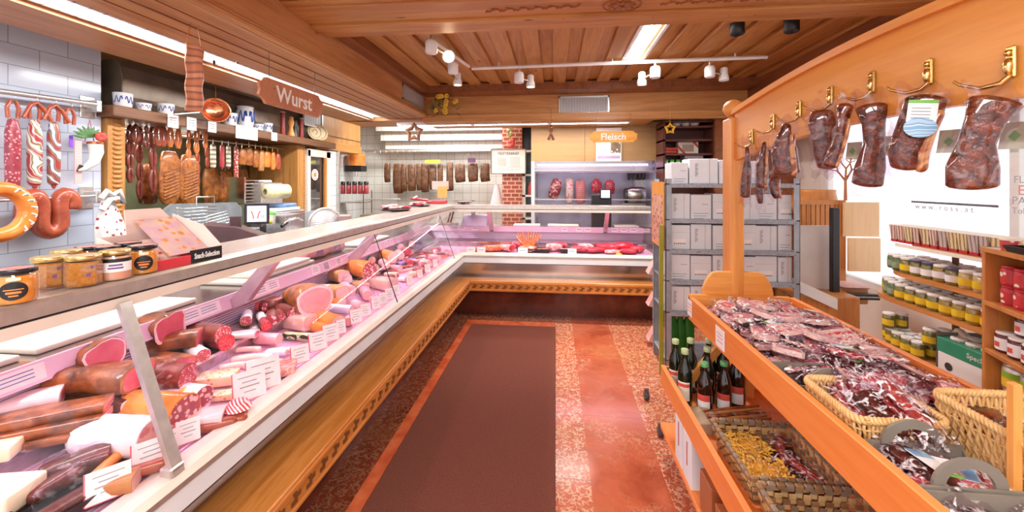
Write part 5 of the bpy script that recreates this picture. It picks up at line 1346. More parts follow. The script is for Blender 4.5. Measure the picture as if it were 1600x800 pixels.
for i, (px, c) in enumerate(((1052, 0), (1063, 1), (1075, 0))):
    e = empty('green_bottle', V((at(px, 530, y=3.46).x, 3.46, .12)), label=f'{["left","middle","right"][i]} bright green bottle on the bottom of the steel rack', cat='bottle')
    b = B(); b.lathe([(.045, 0), (.048, .02), (.048, .26), (.016, .33), (.016, .37)], clear('green_bottle_glass', '#3fae3a', alpha=.45, rough=.08, col='#3a8a30', fres=False), 14); b.obj('body', e)
    b = B(); b.lathe([(.02, .36), (.02, .39), (.01, .392)], gr, 12); b.obj('cap', e)
# poster on the rack side
e = empty('meat_poster', (.873, 3.63, 1.28), label='orange framed poster of meat cuts hanging on the rack side', cat='poster')
b = B(); b.box(-.003, .003, -.2, .2, -.27, .27, plain('orange_poster', '#f0a030', '#f6b850', 5)); b.obj('sheet', e)
b = B(); b.box(-.0045, -.003, -.17, .17, -.24, .16, speck('meat_collage', '#e8a080', '#f0c0a0', '#b04a4a', 26, .45)); b.obj('picture_area', e)
e = empty('rack_post_strip', (.85, 3.42, 0), label='narrow rack post strip with yellow green reflection painted on, at the left', cat='post'); b = B(); b.box(-.016, .016, -.01, .01, 0, 1.2, plain('green_reflection_tint', '#8a9a2a', '#b0a440', 3, .3)); b.obj('strip', e)  # side post of the rack, its green reflection put into the colour
for i, (px, py) in enumerate(((1010, 618), (1032, 674))):
    q = at(px, py, z=.03); e = empty('caster_wheel', q, label=['small dark caster wheel on the floor, farther one', 'small dark caster wheel on the floor beside the cartons'][i], cat='wheel'); b = B()
    b.lathe([(.008, -.012), (.03, -.012), (.03, .012), (.008, .012)], darkgrey, 14, Euler((0, R(90), R(10))).to_matrix().to_4x4()); b.obj('wheel', e); b = B(); b.box(-.015, .015, -.01, .01, .0, .05, alu_dk); b.obj('fork', e)
# crates stepped at the end of the far counter
for i, (py) in enumerate((420, 470, 525)):
    q = at(1018, py, y=3.95); e = empty('pink_end_tray', q, label=f'small pinkish tray, {ORD[i]} from the top, between far counter and rack', cat='tray'); b = B(); b.prism([(-.03, 0, -.05), (.05, 0, -.07), (.05, 0, .05), (.03, 0, .06)], (0, .12, 0), plain('rosy_plastic', '#d8a09c', '#e8b8b0', 9)); b.obj('tray_body', e)
# ---------------------------------------------------------------- backdrop right of the rack
YB = 3.95
def yb(px, py, y=YB): return at(px, py, y=y)
def slab_(name, p0, p1, y, m, label, cat, th=.02, bev=0):
    A = yb(*p0, y=y); Z = yb(*p1, y=y); e = empty(name, ((A.x+Z.x)/2, y, Z.z), label=label, cat=cat); b = B()
    b.box(-abs(A.x-Z.x)/2, abs(A.x-Z.x)/2, 0, th, 0, abs(A.z-Z.z), m, bev); b.obj('board', e); return e
e = empty('slatted_wooden_crate', yb(1280, 360), label='slatted wooden crib side standing behind the rack', cat='crate')
A, Z = yb(1240, 312), yb(1318, 360); w_ = Z.x-A.x; h_ = A.z-Z.z
b = B(); b.box(-w_/2, w_/2, -.015, .015, h_-.04, h_, W_unit); b.box(-w_/2, w_/2, -.015, .015, 0, .03, W_unit); b.box(w_/2-.05, w_/2, -.02, .02, -1.0, h_, W_unit); b.obj('rail_frame', e)
for k in range(9): b = B(); x = -w_/2+.02+k*(w_-.06)/9; b.box(x, x+.03, -.008, .008, .02, h_-.03, W_unit); b.obj('slat', e)
slab_('plywood_panel', (1319, 316), (1374, 370), 3.9, W_ply, 'upper pale plywood panel before the window', 'panel')
slab_('plywood_panel', (1326, 372), (1376, 425), 3.88, W_ply, 'lower pale plywood panel before the window', 'panel')
slab_('leaning_board', (1250, 352), (1303, 452), 3.8, plain('greyish_white_board', '#d8ccc6', '#e4dad4', 5), 'greyish white board standing between rack and black frame', 'panel')
e = slab_('black_metal_frame', (1301, 325), (1313, 468), 3.7, black, 'black metal upright with foot bar behind the jar shelves', 'frame', .05, .006)
A = yb(1307, 468, y=3.7); b = B(); q = yb(1376, 468, y=3.7).x-A.x; b.box(0, q, 0, .05, 0, .05, black, .005); b.box(0, q, -.003, 0, .02, .03, steel); b.obj('foot_bar', e)
slab_('wooden_podium', (1235, 462), (1345, 640), 3.55, W_unit, 'low brown wooden box behind the island far end', 'box', .5, .01)
e = empty('white_sloping_board', yb(1275, 460, y=3.5), label='white board sloping down behind the right rack post', cat='panel'); b = B(); b.prism([(-.16, 0, .12), (.16, 0, -.03), (.16, 0, -.12), (-.16, 0, .03)], (0, .03, 0), white); b.obj('board', e)
e = empty('cloth_lined_basket', yb(1338, 470, y=3.8), label='wooden basket lined with pinkish cloth beside the black frame', cat='basket'); b = B(); b.box(-.10, .10, 0, .2, -.03, .10, W_col, .01); b.obj('basket_body', e); b = B(); b.box(-.11, .11, -.02, .22, .09, .14, plain('pink_cloth', '#e8b4b0', '#f0ccc6', 40), .03, seg=2); b.obj('lining', e)
e = empty('branch_ornament', yb(1321, 313, y=3.85), label='flat brown wooden tree with bare branches on the plywood panel', cat='ornament'); b = B()
tr_ = wood('rust_wood', '#a8623c', '#bc7648', 'Z', 4, knots=False)
def br(p, a, l, r_, d=0):
    q = V(p)+V((sin(a)*l, 0, cos(a)*l)); b.tube([p, q], [r_, r_*.75], tr_, 6, flat=.6)
    if d < 3:
        for s_ in (-.7, .55) if d else (-.65, .5, .05): br(q, a+s_, l*.62, r_*.7, d+1)
br(V((0, 0, 0)), 0, .17, .018); b.obj('tree_shape', e)
e = empty('brown_barrel', yb(1272, 325, y=4.3), label='brown wooden barrel top behind the slatted crib', cat='barrel'); b = B(); b.lathe([(.16, -.1), (.19, .05), (.17, .16), (.175, .18), (.05, .18)], W_unit, 20); b.obj('body', e)
for i, px in enumerate((1266, 1274)):
    pass
# window lettering and pennants
wx = XR-.02
gl = plain('window_letter_grey', '#b4b4ba', '#c2c2c8', 9)
rlm = plain('window_letter_red', '#e89a90', '#eeb0a4', 9)
def wt(txt, px, py, size, m, label, sx=1):
    q = at(px, py, x=wx); e = text_mesh(txt, size, m, 'window_lettering', None, q, (R(90), 0, R(-90)), .0006, sx=sx); tag(e, label, 'lettering')
wt('w w w . r o s s . a t', 1472, 325, .06, gl, 'grey web address lettering on the shop window')
wt('FL', 1592, 281, .065, gl, 'grey letters FL on the window at the right edge')
wt('E', 1596, 298, .09, rlm, 'faint red letter on the window at the right edge')
wt('PA', 1592, 314, .07, gl, 'grey letters PA on the window at the right edge')
wt('Toks', 1596, 330, .055, gl, 'grey letters below PA on the window')
A = at(1424, 315, x=wx); Z = at(1560, 319, x=wx); e = empty('window_line', A, label='dark line above the web address on the window', cat='lettering'); b = B(); b.box(-.001, .001, Z.y-A.y, 0, -.008, .008, plain('slate_line', '#6a6c80', '#7c7e90', 9)); b.obj('bar', e)
penm = plain('pale_green_pennant', '#d4dccc', '#dfe6d8', 6)
for i, (px, py, w_) in enumerate(((1332, 236, .22), (1387, 228, .22), (1482, 221, .22), (1585, 212, .3))):
    q = at(px, py, x=wx-.01); e = empty('window_pennant', q, label=f'{ORD[i]} pale green pennant with diamond from the left on the window', cat='pennant', group='pale green pennants on the window')
    b = B(); b.prism([(0, -.11, -.09), (0, .10, -.08), (0, .07, .09), (0, -.13, .08)], (.002, 0, 0), penm); b.obj('flag', e)
    b = B(); b.prism([(-.002, -.04, 0), (-.002, 0, .035), (-.002, .04, 0), (-.002, 0, -.035)], (.002, 0, 0), plain('green_diamond', '#8abf8a', '#9cca9c', 9)); b.obj('diamond', e)
# ---------------------------------------------------------------- pine display island
isl = empty('pine_display_stand', (1.02, 1.4, 0), label='orange pine display stand with sloped trays, posts and hook board on the right', cat='display stand')
def ib(b, name): return b.obj(name, isl, loc=(-1.02, -1.4, 0))
b = B(); b.box(.75, .775, .25, 2.42, .772, .902, W_pineY, .003); ib(b, 'front_rail')
b = B(); b.box(1.28, 1.305, .25, 2.42, .80, .915, W_pineY, .003); ib(b, 'rear_rail')
b = B(); b.box(.75, 1.305, 2.395, 2.42, .78, .915, W_pineX, .003); ib(b, 'end_board')
b = B(); b.box(.775, 1.28, .25, 2.395, .775, .792, W_pineY); ib(b, 'tray_floor')
b = B(); b.box(.598, .622, .25, 2.42, .395, .505, W_pineY, .003); b.box(.60, 1.45, 2.40, 2.42, .395, .50, W_pineX, .002); b.box(1.43, 1.45, .25, 2.42, .395, .505, W_pineY, .003); ib(b, 'lower_rail')
b = B(); b.box(.622, 1.43, .25, 2.40, .385, .40, W_pineY); ib(b, 'lower_shelf')
b = B(); b.box(.60, 1.45, .25, 2.44, .135, .165, W_pineY, .003); ib(b, 'bottom_shelf')
b = B(); b.box(.989, 1.056, 2.425, 2.56, 0, 1.915, W_pineZ, .006); ib(b, 'far_post')
b = B(); b.box(.989, 1.056, .30, .40, 0, 1.915, W_pineZ, .006); ib(b, 'near_post')
b = B(); b.lathe([(.02, 1.91), (.03, 1.918), (.026, 1.926)], W_pineZ, 16, Matrix.Translation((1.022, 2.49, 0))); b.ell((1.022, 2.49, 1.972), (.055, .055, .052), W_pineZ, 20, 12); ib(b, 'ball_finial')
b = B()
pts = [(1.022+.19*cos(pi*k/16), 2.428, .90+.14*min(1, sin(pi*k/16)*1.35)) for k in range(17)]
b.prism(pts, (0, .03, 0), W_pineX); ib(b, 'rounded_backboard')
for y in (2.3, .5): b = B(); b.prism([(.64, y, .40), (.69, y, .40), (1.0, y, .775), (.95, y, .775)], (0, .03, 0), W_pineX); ib(b, 'brace'); b = B(); b.box(.99, 1.05, y, y+.05, 0, .775, W_pineZ); ib(b, 'inner_post')
pass
# arch board with cap strip
def arc(y): return cos((y-1.42)/1.05*pi/2)
N = 24; ys = [.32+i*(2.43-.32)/N for i in range(N+1)]
b = B(); b.rings([[V((1.005, y, 1.665+.085*arc(y))), V((1.005, y, 1.93+.075*arc(y))), V((1.04, y, 1.93+.075*arc(y))), V((1.04, y, 1.665+.085*arc(y)))] for y in ys], W_arch, smooth=False); ib(b, 'hook_board')
b = B(); b.rings([[V((.985, y, 1.925+.075*arc(y))), V((.985, y, 1.952+.075*arc(y))), V((1.06, y, 1.952+.075*arc(y))), V((1.06, y, 1.925+.075*arc(y)))] for y in ys], W_arch, smooth=False); ib(b, 'cap_strip')
b = B(); b.box(1.012, 1.030, 1.02, 1.04, .79, 1.10, W_pineZ, .003); ib(b, 'divider_stick')
# price cards on the rail
for i, (x0, y0, x1, y1) in enumerate(((1073, 470, 1082, 492), (1118, 512, 1132, 545))):
    A = at((x0+x1)/2, (y0+y1)/2, x=.747); e = empty('price_card', A, label=['small white price card at the far end of the pine rail', 'larger white price card on the pine rail, second from far end'][i], cat='price card')
    b = B(); b.box(-.001, .001, -.05+.015*(1-i), .05-.015*(1-i), -.045, .045, paper); cd = b.obj('card', e); b = B()
    for k in range(3): b.box(-.0016, -.001, -.03, .03, .018-.018*k, .021-.018*k, redink)
    tag(b.obj('print_line', cd), kind='stuff')
# ---- vacuum packs hanging on brass hooks
def bighook(px, py, label, k):
    q = at(px, py, x=1.0); e = empty('brass_hook', q, label=label, cat='hook', group='brass hooks on the arched board')
    b = B(); b.cbox((0, 0, .0), (.008, .02, .07), brass, .003); b.ell((-.006, 0, .02), (.008, .007, .008), brass, 8, 5); b.ell((-.006, 0, -.01), (.01, .009, .02), brass, 8, 5); b.obj('plate', e)
    b = B(); b.tube([(-.004, 0, -.03), (-.012, .01, -.045), (-.03, .035, -.05), (-.05, .06, -.035), (-.056, .068, -.025)], [.006, .006, .005, .004, .003], brass, 8); b.obj('arm', e)
    return q
curem = plain('cured_dark_meat', '#260b07', '#8c401a', 46, .3, bmp=1.0, rnd_=True, coat=1); stickm = plain('packed_red_stick', '#8c2426', '#c8584c', 40, .3, bmp=.6, rnd_=True, coat=.8)
curel = marb('cured_fat_strip', '#8a4420', '#b86a34', '#e0a468', 12, .12, rough=.3, coat=.8)
wl_ = plain('white_sticker', '#eeeef2', '#f8f8fa', 9, .4); bl_ = stripes('blue_mountain_sticker', ['#7ab0d8', '#dcecf6', '#5a90c4', '#a8cce8'], 'Z', 12, dist=4); gl_ = plain('green_sticker_band', '#6ab04a', '#7cc05c', 9)
def hangpack(px, y0, y1, wpx, label, shape=0, sticker=0, x=.965, seed=0, rz=-12, tilt=0):
    A = at(px, y0-4, x=x); Z = at(px, y1+6, x=x); h = A.z-Z.z; w = wpx*(A-V((0, 0, CH))).length/CF*.60
    e = empty('hanging_vacuum_pack', A, R(rz), label, 'vacuum pack'); e.rotation_euler = (0, R(tilt), R(rz))
    rr = random.Random(seed); sh_ = [(.30, .36, .40, .48, .5), (.45, .34, .30, .42, .44), (.42, .46, .44, .46, .3), (.2, .3, .5, .55, .5)][shape]
    P_ = [V((0, 0, -h*t)) + V((w*.10*sin(t*5+seed), 0, 0)) for t in (.14, .3, .5, .72, .88)]
    b = B(); loft(b, P_, [(w*s_, .016+.006*s_) for s_ in sh_], curem, 16, amp=.2, seed=seed, pw=2.6, up=(0, -1, 0), round0=.8, round1=.6, fr=26); b.obj('cured_meat', e)
    if seed % 2: b = B(); loft(b, [p+V((w*.3, -.006, 0)) for p in P_[1:]], [(w*.14, .016)]*4, curel, 10, amp=.2, seed=seed, up=(0, -1, 0), fr=30); b.obj('fat_strip', e)
    def fp(side):
        def f(u, v_):
            zz = -h*(v_*1.06-.03); k = min(1, max(.0, v_)); i_ = min(3, int(k*4)); s_ = sh_[i_]+(sh_[i_+1]-sh_[i_])*(k*4-i_)
            ww = w*(max(s_, .36)+.13)*(1+.08*sin(v_*19+seed)+.05*sin(v_*41)); bulge = (1-(2*u-1)**4)*min(1, 6*min(v_-.06, .96-v_) if .06 < v_ < .96 else 0)
            return V(((2*u-1)*ww+w*.10*sin(k*5+seed), side*(.004+.024*bulge)+.006*sin(v_*23+u*9+seed), zz+.012*sin(u*11+seed)*(abs(2*v_-1)**3)))
        return f
    b = B(); b.grid(fp(-1), 14, 22, film2); b.grid(fp(1), 14, 22, film2); b.obj('film', e, fix=False)
    if sticker:
        b = B(); zz = -h*.40
        b.box(-w*.3, w*.3, -.034, -.033, zz, zz+h*.2, wl_); b.box(-w*.3, w*.3, -.0345, -.034, zz+h*.2, zz+h*.235, gl_); 
        if sticker > 1: b.lathe([(.005, 0), (w*.34, 0), (w*.34, .001)], bl_, 20, Matrix.Translation((0, -.034, zz-h*.06)) @ Euler((R(90), 0, 0)).to_matrix().to_4x4() @ Matrix.Diagonal((1, .8, 1, 1)))
        for k in range(4): b.box(-w*.22, w*.16, -.036, -.0345, zz+h*(.04+.035*k), zz+h*(.045+.035*k), greyprint)
        b.obj('sticker', e)
for i, (px, py) in enumerate(((1175, 214), (1208, 190), (1249, 170), (1298, 149), (1363, 128), (1452, 112), (1580, 97))):
    bighook(px, py, f'{ORD[i]} brass coat hook from the far end of the arched pine board', i)
hp_ = [(1166, 220, 312, 20, 'long narrow vacuum packed cured meat, farthest on the hook board', 3, 0), (1192, 215, 296, 22, 'vacuum packed cured meat, second from the far end of the board', 3, 0), (1188, 235, 322, 18, 'lower narrow pack with small sticker hanging behind the second one', 2, 0),
       (1232, 188, 275, 46, 'wide flaring cured meat pack, third from the far end of the board', 3, 0), (1288, 165, 268, 50, 'square cured meat pack hanging over the rack top', 2, 0), (1326, 155, 268, 30, 'slim slanted cured meat pack beside the square one', 1, 0),
       (1361, 150, 300, 54, 'bottle shaped cured meat pack in the middle before the window', 1, 0), (1440, 140, 272, 66, 'cured meat pack with white and blue sticker before the window', 2, 2), (1552, 140, 306, 74, 'largest curved cured meat pack at the right end of the board', 1, 0),
       (1212, 280, 306, 22, 'small pack end showing under the flaring pack', 2, 0)]
for i, (px, y0, y1, w_, lb, s_, st) in enumerate(hp_): hangpack(px, y0, y1, w_, lb, s_, st, seed=i, rz=-25, tilt=[0, 0, 0, 4, 0, 12, 0, 6, 8, 0][i], x=.955 if i in (1, 3, 5, 7) else .975)
# ---- packs heaped in the upper tray
hamred = marb('packed_raw_ham', '#d2505a', '#e67678', '#fde4da', 10, .05, rough=.3, coat=.8, dist=1.8)
hamdark = marb('packed_dark_ham', '#9c3038', '#b84448', '#eaa8a0', 11, .05, rough=.3, coat=.8)
hamfat = plain('packed_ham_fat', '#f0cdbd', '#f8dfd2', 20, .3, rnd_=True, coat=.6)
def filmshell(b, L, w, h, seed):
    def f(side):
        def g(u, v_):
            x = (2*u-1)*(L*.5+.03); y = (2*v_-1)*(w*.5+.02); k = max(0, 1-(2*u-1)**6)*max(0, 1-(2*v_-1)**4)
            return V((x+.006*sin(v_*14+seed), y+.006*sin(u*17+seed), h*.42+side*(.002+h*.55*k)+.006*sin(u*21+v_*13+seed)*(1-k)+.002*sin(u*60+seed)))
        return g
    b.grid(f(1), 16, 10, film); b.grid(f(-1), 16, 10, film)
def pack(kind, seed):
    e = empty('vacuum_pack', (0, 0, 0)); rr = random.Random(seed)
    if kind == 0:      # ham steak: flat slice with a fat rim
        L, w, h = .15, .10, .03; b = B(); pts = [(L*.5*cos(a*pi/9)*(1+.12*sin(a*1.3+seed)), w*.5*sin(a*pi/9)*(1+.15*cos(a*.9+seed))) for a in range(18)]
        b.prism([(x, y, .004) for x, y in pts], (0, 0, h-.008), hamfat); q = [(x*.84, y*.8, h-.0035) for x, y in pts]; b.poly([V(p) for p in q], hamred)
        b.poly([V((x*.3+.01, y*.12, h-.003)) for x, y in pts], hamfat); b.obj('ham_slice', e)
    elif kind == 1:    # chunk with dark rind and pink cut
        L, w, h = .17, .08, .05; b = ham(L*.85, w*.5, h*.5, smoked2, .2, seed, hamred, hamfat, .14); b.obj('meat_chunk', e)
    elif kind == 2:    # bacon slices, fanned
        L, w, h = .18, .09, .03; b = B()
        for k in range(5): y = (k-2)*.017; b.cbox((0, y, .012+.002*k), (L*.85, .026, .01), hamred if k % 2 else hamfat, .003, (R(14), 0, R(rr.uniform(-4, 4))))
        b.obj('bacon_fan', e)
    elif kind == 3:    # long dark stick
        L, w, h = .20, .055, .04; b = B(); loft(b, [V((-.08+.04*i, .006*sin(i*1.7+seed), .02)) for i in range(5)], [(.018, .016), (.022, .018), (.02, .018), (.023, .018), (.018, .015)], stickm, 12, amp=.2, seed=seed); b.obj('meat_stick', e)
    else:              # broad slab, marbled
        L, w, h = .19, .11, .035; b = B(); loft(b, [V((-.07+.035*i, 0, .016)) for i in range(5)], [(.04, .012), (.048, .016), (.05, .016), (.046, .016), (.036, .012)], hamdark if seed % 2 else hamred, 16, amp=.22, seed=seed, pw=2.6); b.obj('meat_slab', e)
    b = B(); filmshell(b, L, w, h, seed); b.obj('film', e, fix=False)
    if kind in (1, 4) and seed % 2:
        b = B(); b.cbox((0, 0, h+.004), (.08, .055, .001), wl_); b.cbox((.03, 0, h+.0048), (.03, .05, .001), bl_); b.cbox((-.042, 0, h+.0045), (.014, .055, .001), gl_); b.obj('sticker', e)
    return e
packs = [Kit(pack(k, s_)) for k, s_ in ((0, 1), (1, 2), (2, 3), (3, 4), (4, 5), (0, 6), (1, 7), (4, 8), (2, 9))]
kname = ['rimmed ham steak', 'dark rind ham chunk', 'fanned bacon slices', 'dark meat stick', 'stickered meat slab', 'ham steak', 'stickered ham chunk', 'raw ham slab', 'bacon slices']
cols = ['beside the front rail', 'second column', 'middle column', 'fourth column', 'beside the rear rail']
rr = random.Random(21); npk = 0
for layer in range(3):
    for c in range(5):
        y = 2.31-.05*layer-.03*c; k = 0; ymin = 1.64 if c < 2 else 1.42 if c < 4 else 1.26
        while y > ymin:
            t = rr.choice([0, 0, 0, 5, 5, 0, 2, 4, 6, 8, 7, 8]); x = .872+c*.085+rr.uniform(-.012, .012)
            zz = .812+.04*layer+rr.uniform(0, .014)+(.026 if 1 <= c <= 3 else 0)
            packs[t].put((x, y, zz), (R(rr.uniform(-16, 16)), R(rr.uniform(-14, 14)), R(rr.choice([75, 90, 105, 270, 255] if c in (0, 4) else [60, 90, 120, 20, -30])+rr.uniform(-12, 12))), rr.uniform(.82, .98),
                f'packed {kname[t]}, {["bottom", "middle", "top"][layer]} layer, {ORD[k]} from far end, {cols[c]}', 'vacuum pack', 'vacuum packs heaped in the upper tray'); npk += 1
            y -= .125+.03*layer; k += 1
# wicker baskets
cane = plain('pale_cane', '#d8a868', '#ecc68c', 40, .5)
def wicker(name, x0, x1, y0, y1, z0, z1, label, flare=.02, m=cane):
    e = empty(name, ((x0+x1)/2, (y0+y1)/2, z0), label=label, cat='basket'); hx, hy, h = (x1-x0)/2, (y1-y0)/2, z1-z0
    def per(t, k, o=0):     # rounded rectangle, evenly walked
        X_, Y_ = hx-o-(1-k)*flare, hy-o-(1-k)*flare; r_ = .03; sg = [2*(X_-r_), pi*r_/2, 2*(Y_-r_), pi*r_/2]*2; s_ = (t % 1)*sum(sg); j = 0
        while j < 7 and s_ > sg[j]: s_ -= sg[j]; j += 1
        dirs = [0, 90, 180, 270]; q = j//2; a = R(dirs[q]); cx, cy = ((X_-r_, -(Y_-r_)), (X_-r_, Y_-r_), (-(X_-r_), Y_-r_), (-(X_-r_), -(Y_-r_)))[q]
        st = ((-(X_-r_), -Y_), (X_, -(Y_-r_)), (X_-r_, Y_), (-X_, Y_-r_))[q]
        if j % 2 == 0: return V((st[0]+cos(a)*s_, st[1]+sin(a)*s_, k*h))
        f = s_/r_; return V((cx+r_*sin(a+f), cy-r_*cos(a+f), k*h))
    b = B(); n = int((hx+hy)*4/.011); n -= n % 2
    for i in range(n):
        t = i/n; b.tube([per(t, k/6, .004*(1 if (i+k) % 2 else -1)) for k in range(7)], .0042, m, 5)
    tag(b.obj('upright_canes', e), kind='stuff')
    b = B(); q = 120
    for j in range(3):
        b.tube([per(i/q, .3*j+.2) for i in range(q)], .003, m, 5, closed=True)
    b.obj('weaving_cane', e)
    b = B(); tw_ = int(n*.5)
    for ph in (0, pi):
        b.tube([per(i/(tw_*8), 1)+V((0, 0, .004))+V((cos(ph+i*2*pi/8)*.006, cos(ph+i*2*pi/8)*.004, sin(ph+i*2*pi/8)*.007)) for i in range(tw_*8)], .0055, m, 5, closed=True)
    b.obj('braided_rim', e)
    b = B(); b.box(-hx+flare, hx-flare, -hy+flare, hy-flare, .001, .006, m); b.obj('base', e)
    return e
wicker('wicker_basket', .785, 1.015, 1.165, 1.40, .795, .92, 'pale wicker basket full of vacuum packed meat beside the pine rail')
wicker('wicker_basket', 1.035, 1.27, .98, 1.255, .80, .965, 'pale wicker basket holding one dark ham pack, farther right')
for i in range(11):
    t = [3, 4, 3, 1, 3, 7, 3, 4, 8, 3, 7][i]
    packs[t].put((.868+.0095*i, 1.235+.075*(i % 3), .865+.018*(i//3)+rr.uniform(0, .01)), (R(rr.uniform(-15, 15)), R(rr.uniform(-20, -5)), R(95+rr.uniform(-8, 8))), .86,
        f'packed {kname[t]} in the nearer wicker basket, {ORD[i]} from the aisle', 'vacuum pack', 'packs in the nearer wicker basket')
e = empty('cured_ham_pack', at(1532, 655, z=.90), label='dark red glossy ham pack alone in the farther wicker basket', cat='vacuum pack', rz=.6)
b = B(); b.ell((0, 0, .0), (.075, .05, .035), curem, 18, 10, amp=.25, seed=3); b.obj('cured_ham', e); b = B(); filmshell(b, .15, .11, .04, 2); b.obj('film', e, loc=(0, 0, -.02), fix=False)
# grey carton trays with arched handles
def gtray(x0, x1, y0, y1, z0, label, handles):
    e = empty('carton_tray', ((x0+x1)/2, (y0+y1)/2, z0), label=label, cat='tray'); hx, hy = (x1-x0)/2, (y1-y0)/2; h = .07
    b = B(); b.box(-hx, hx, -hy, hy, 0, .004, cardb)
    b.prism([(-hx, -hy, 0), (-hx, hy, 0), (-hx, hy, h+.02), (-hx, hy*.6, h-.02), (-hx, -hy*.6, h-.02), (-hx, -hy, h+.02)], (.004, 0, 0), cardb); b.prism([(hx-.004, -hy, 0), (hx-.004, hy, 0), (hx-.004, hy, h+.02), (hx-.004, hy*.6, h-.02), (hx-.004, -hy*.6, h-.02), (hx-.004, -hy, h+.02)], (.004, 0, 0), cardb)
    b.box(-hx, hx, -hy, -hy+.006, 0, h+.02, cardb); b.box(-hx, hx, hy-.006, hy, 0, h+.02, cardb); b.obj('tray_body', e)
    for sg in handles:
        b = B(); y = sg*(hy-.01); ro, ri = min(.075, hx*.72), min(.05, hx*.5); out = [(ro*cos(a*pi/16), y, h+.015+ro*.85*sin(a*pi/16)) for a in range(17)]; inn = [(ri*cos(a*pi/16), y, h+.015+ri*.85*sin(a*pi/16)) for a in range(17)]
        for k in range(16): b.prism([out[k], out[k+1], inn[k+1], inn[k]], (0, .008, 0), cardb)
        b.obj('handle', e)
gtray(.785, .985, 1.415, 1.60, .80, 'grey carton tray with one arched handle between pack heap and wicker basket', (-1,))
gtray(.785, 1.02, .985, 1.15, .795, 'grey carton tray with two arched handles and stickered packs near the camera', (-1, 1))
gtray(.785, 1.02, .79, .975, .795, 'grey carton tray cut off by the lower right corner', ())
for i, (x, y, t, rz, lb) in enumerate(((.88, 1.50, 3, 80, 'dark pack lying in the handled carton tray, left'), (.92, 1.52, 1, 80, 'dark red pack lying in the handled carton tray, right'), (.872, 1.065, 6, 95, 'pack with white and blue sticker left in the two handled tray'), (.93, 1.08, 4, -20, 'pack with long blue sticker right in the two handled tray'), (.90, 1.03, 7, 10, 'pinkish pack lying between the two stickered packs'),
        (.88, .88, 0, 90, 'marbled pink ham pack in the corner tray, left'), (.96, .88, 7, 40, 'marbled pack in the corner tray, right'))):
    packs[t].put((x, y, .835), (R(12), 0, R(rz)), 1.0, lb, 'vacuum pack')
for i, (x, y) in enumerate(((1.10, .9), (1.2, .92), (1.14, .8))):
    packs[1].put((x, y, .83), (0, 0, .4*i), 1.0, f'{ORD[i]} dark ham pack lying beyond the corner tray', 'vacuum pack')
# ---- middle shelf: bottles, breadsticks, pasta baskets
dkg = plain('dark_bottle_glass', '#0e1a10', '#16241a', 6, .08, coat=.8); dkb = plain('brown_bottle_glass', '#1c0c08', '#2a120a', 6, .08, coat=.8)
gcap = plain('pale_green_cap', '#a9bf8c', '#bccf9c', 12, .3); oilc = plain('white_green_cap', '#4aa05a', '#6ab878', 9, .3)
def bottle(x, y, label, kind, h=.28):
    e = empty('glass_bottle', (x, y, .40), label=label, cat='bottle', rz=R(-30)); r = .036 if kind != 2 else .042
    b = B(); b.lathe([(r*.9, 0), (r, .008), (r, h*.55), (r*.85, h*.66), (r*.4, h*.82), (.014, h*.88), (.014, h*.96)], dkg if kind == 0 else dkb, 18); b.obj('body', e)
    b = B(); b.lathe([(.018, h*.92), (.0185, h*.925), (.0185, h), (.015, h+.002)], gcap if kind != 1 else oilc, 16); b.obj('cap', e)
    b = B(); z0, z1 = h*.12, h*.45
    def lab(u, v_): a = -2.4+u*1.7; return V(((r+.0008)*cos(a), (r+.0008)*sin(a), z0+(z1-z0)*v_))
    if kind == 0: b.grid(lab, 8, 2, cream)
    else:
        z1 = h*.30; b.grid(lab, 8, 2, wl_); z0, z1 = h*.30, h*.42; b.grid(lab, 8, 1, redink)
    b.obj('label_sticker', e, fix=False)
    if kind == 0: b = B(); z0, z1 = h*.36, h*.42; r += .0006; b.grid(lab, 8, 1, redink); b.obj('label_band', e, fix=False)
bo = [(.655, 2.33, 0, 'dark green bottle with pale cap at the far left corner of the shelf'), (.665, 2.2, 0, 'dark green bottle with cream label, nearest the lower rail'), (.74, 2.35, 0, 'dark green bottle behind, second in the back row'), (.79, 2.24, 0, 'dark bottle with pale cap in the middle of the group'),
      (.84, 2.36, 0, 'dark bottle with pale cap at the back right of the group'), (.735, 2.12, 1, 'brown bottle with green and white cap and red label, left'), (.835, 2.14, 1, 'brown bottle with green and white cap and red label, right'), (.92, 2.2, 2, 'wide dark brown bottle at the right of the group'), (.90, 2.32, 0, 'dark bottle half hidden behind the wide brown one')]
for x, y, k, lb in bo: bottle(x, y, lb, k, .285 if k != 1 else .255)
e = empty('breadstick_bag', (.85, 2.0, .41), label='clear bag of long brown breadsticks lying before the bottles', cat='bag', rz=.1)
for i in range(14):
    b = B(); q = V((-.14+rr.uniform(-.01, .01), -.05+.008*i, .015+.03*sin(i*1.1)**2)); b.tube([q, q+V((.13, .0, .015)), q+V((.27, rr.uniform(-.01, .02), .02))], [.007, .008, .006], smoked if i % 2 else brownloaf, 7); b.obj('breadstick', e)
b = B(); b.grid(lambda u, v_: V((-.17+.36*u, (2*v_-1)*.085*(1-.3*u), .085*(1-(2*v_-1)**2)*(1-.25*abs(2*u-1))+.006*sin(u*30+v_*9)+.002)), 18, 8, film2); b.obj('film', e, fix=False)
e = empty('brown_paper_box', (.68, 2.03, .40), label='flat grey brown carton tray under the breadstick bag', cat='carton'); b = B(); b.box(-.04, .06, -.09, .06, 0, .05, plain('kraft_card', '#a89474', '#b8a488', 8), .003); b.obj('tray_body', e)
strips = [plain('plaited_brown', '#7c5a3c', '#a07c54', 20, .5), plain('plaited_tan', '#bc9c68', '#d8bc8a', 20, .5), plain('plaited_grey_brown', '#7a6858', '#94826c', 20, .5)]
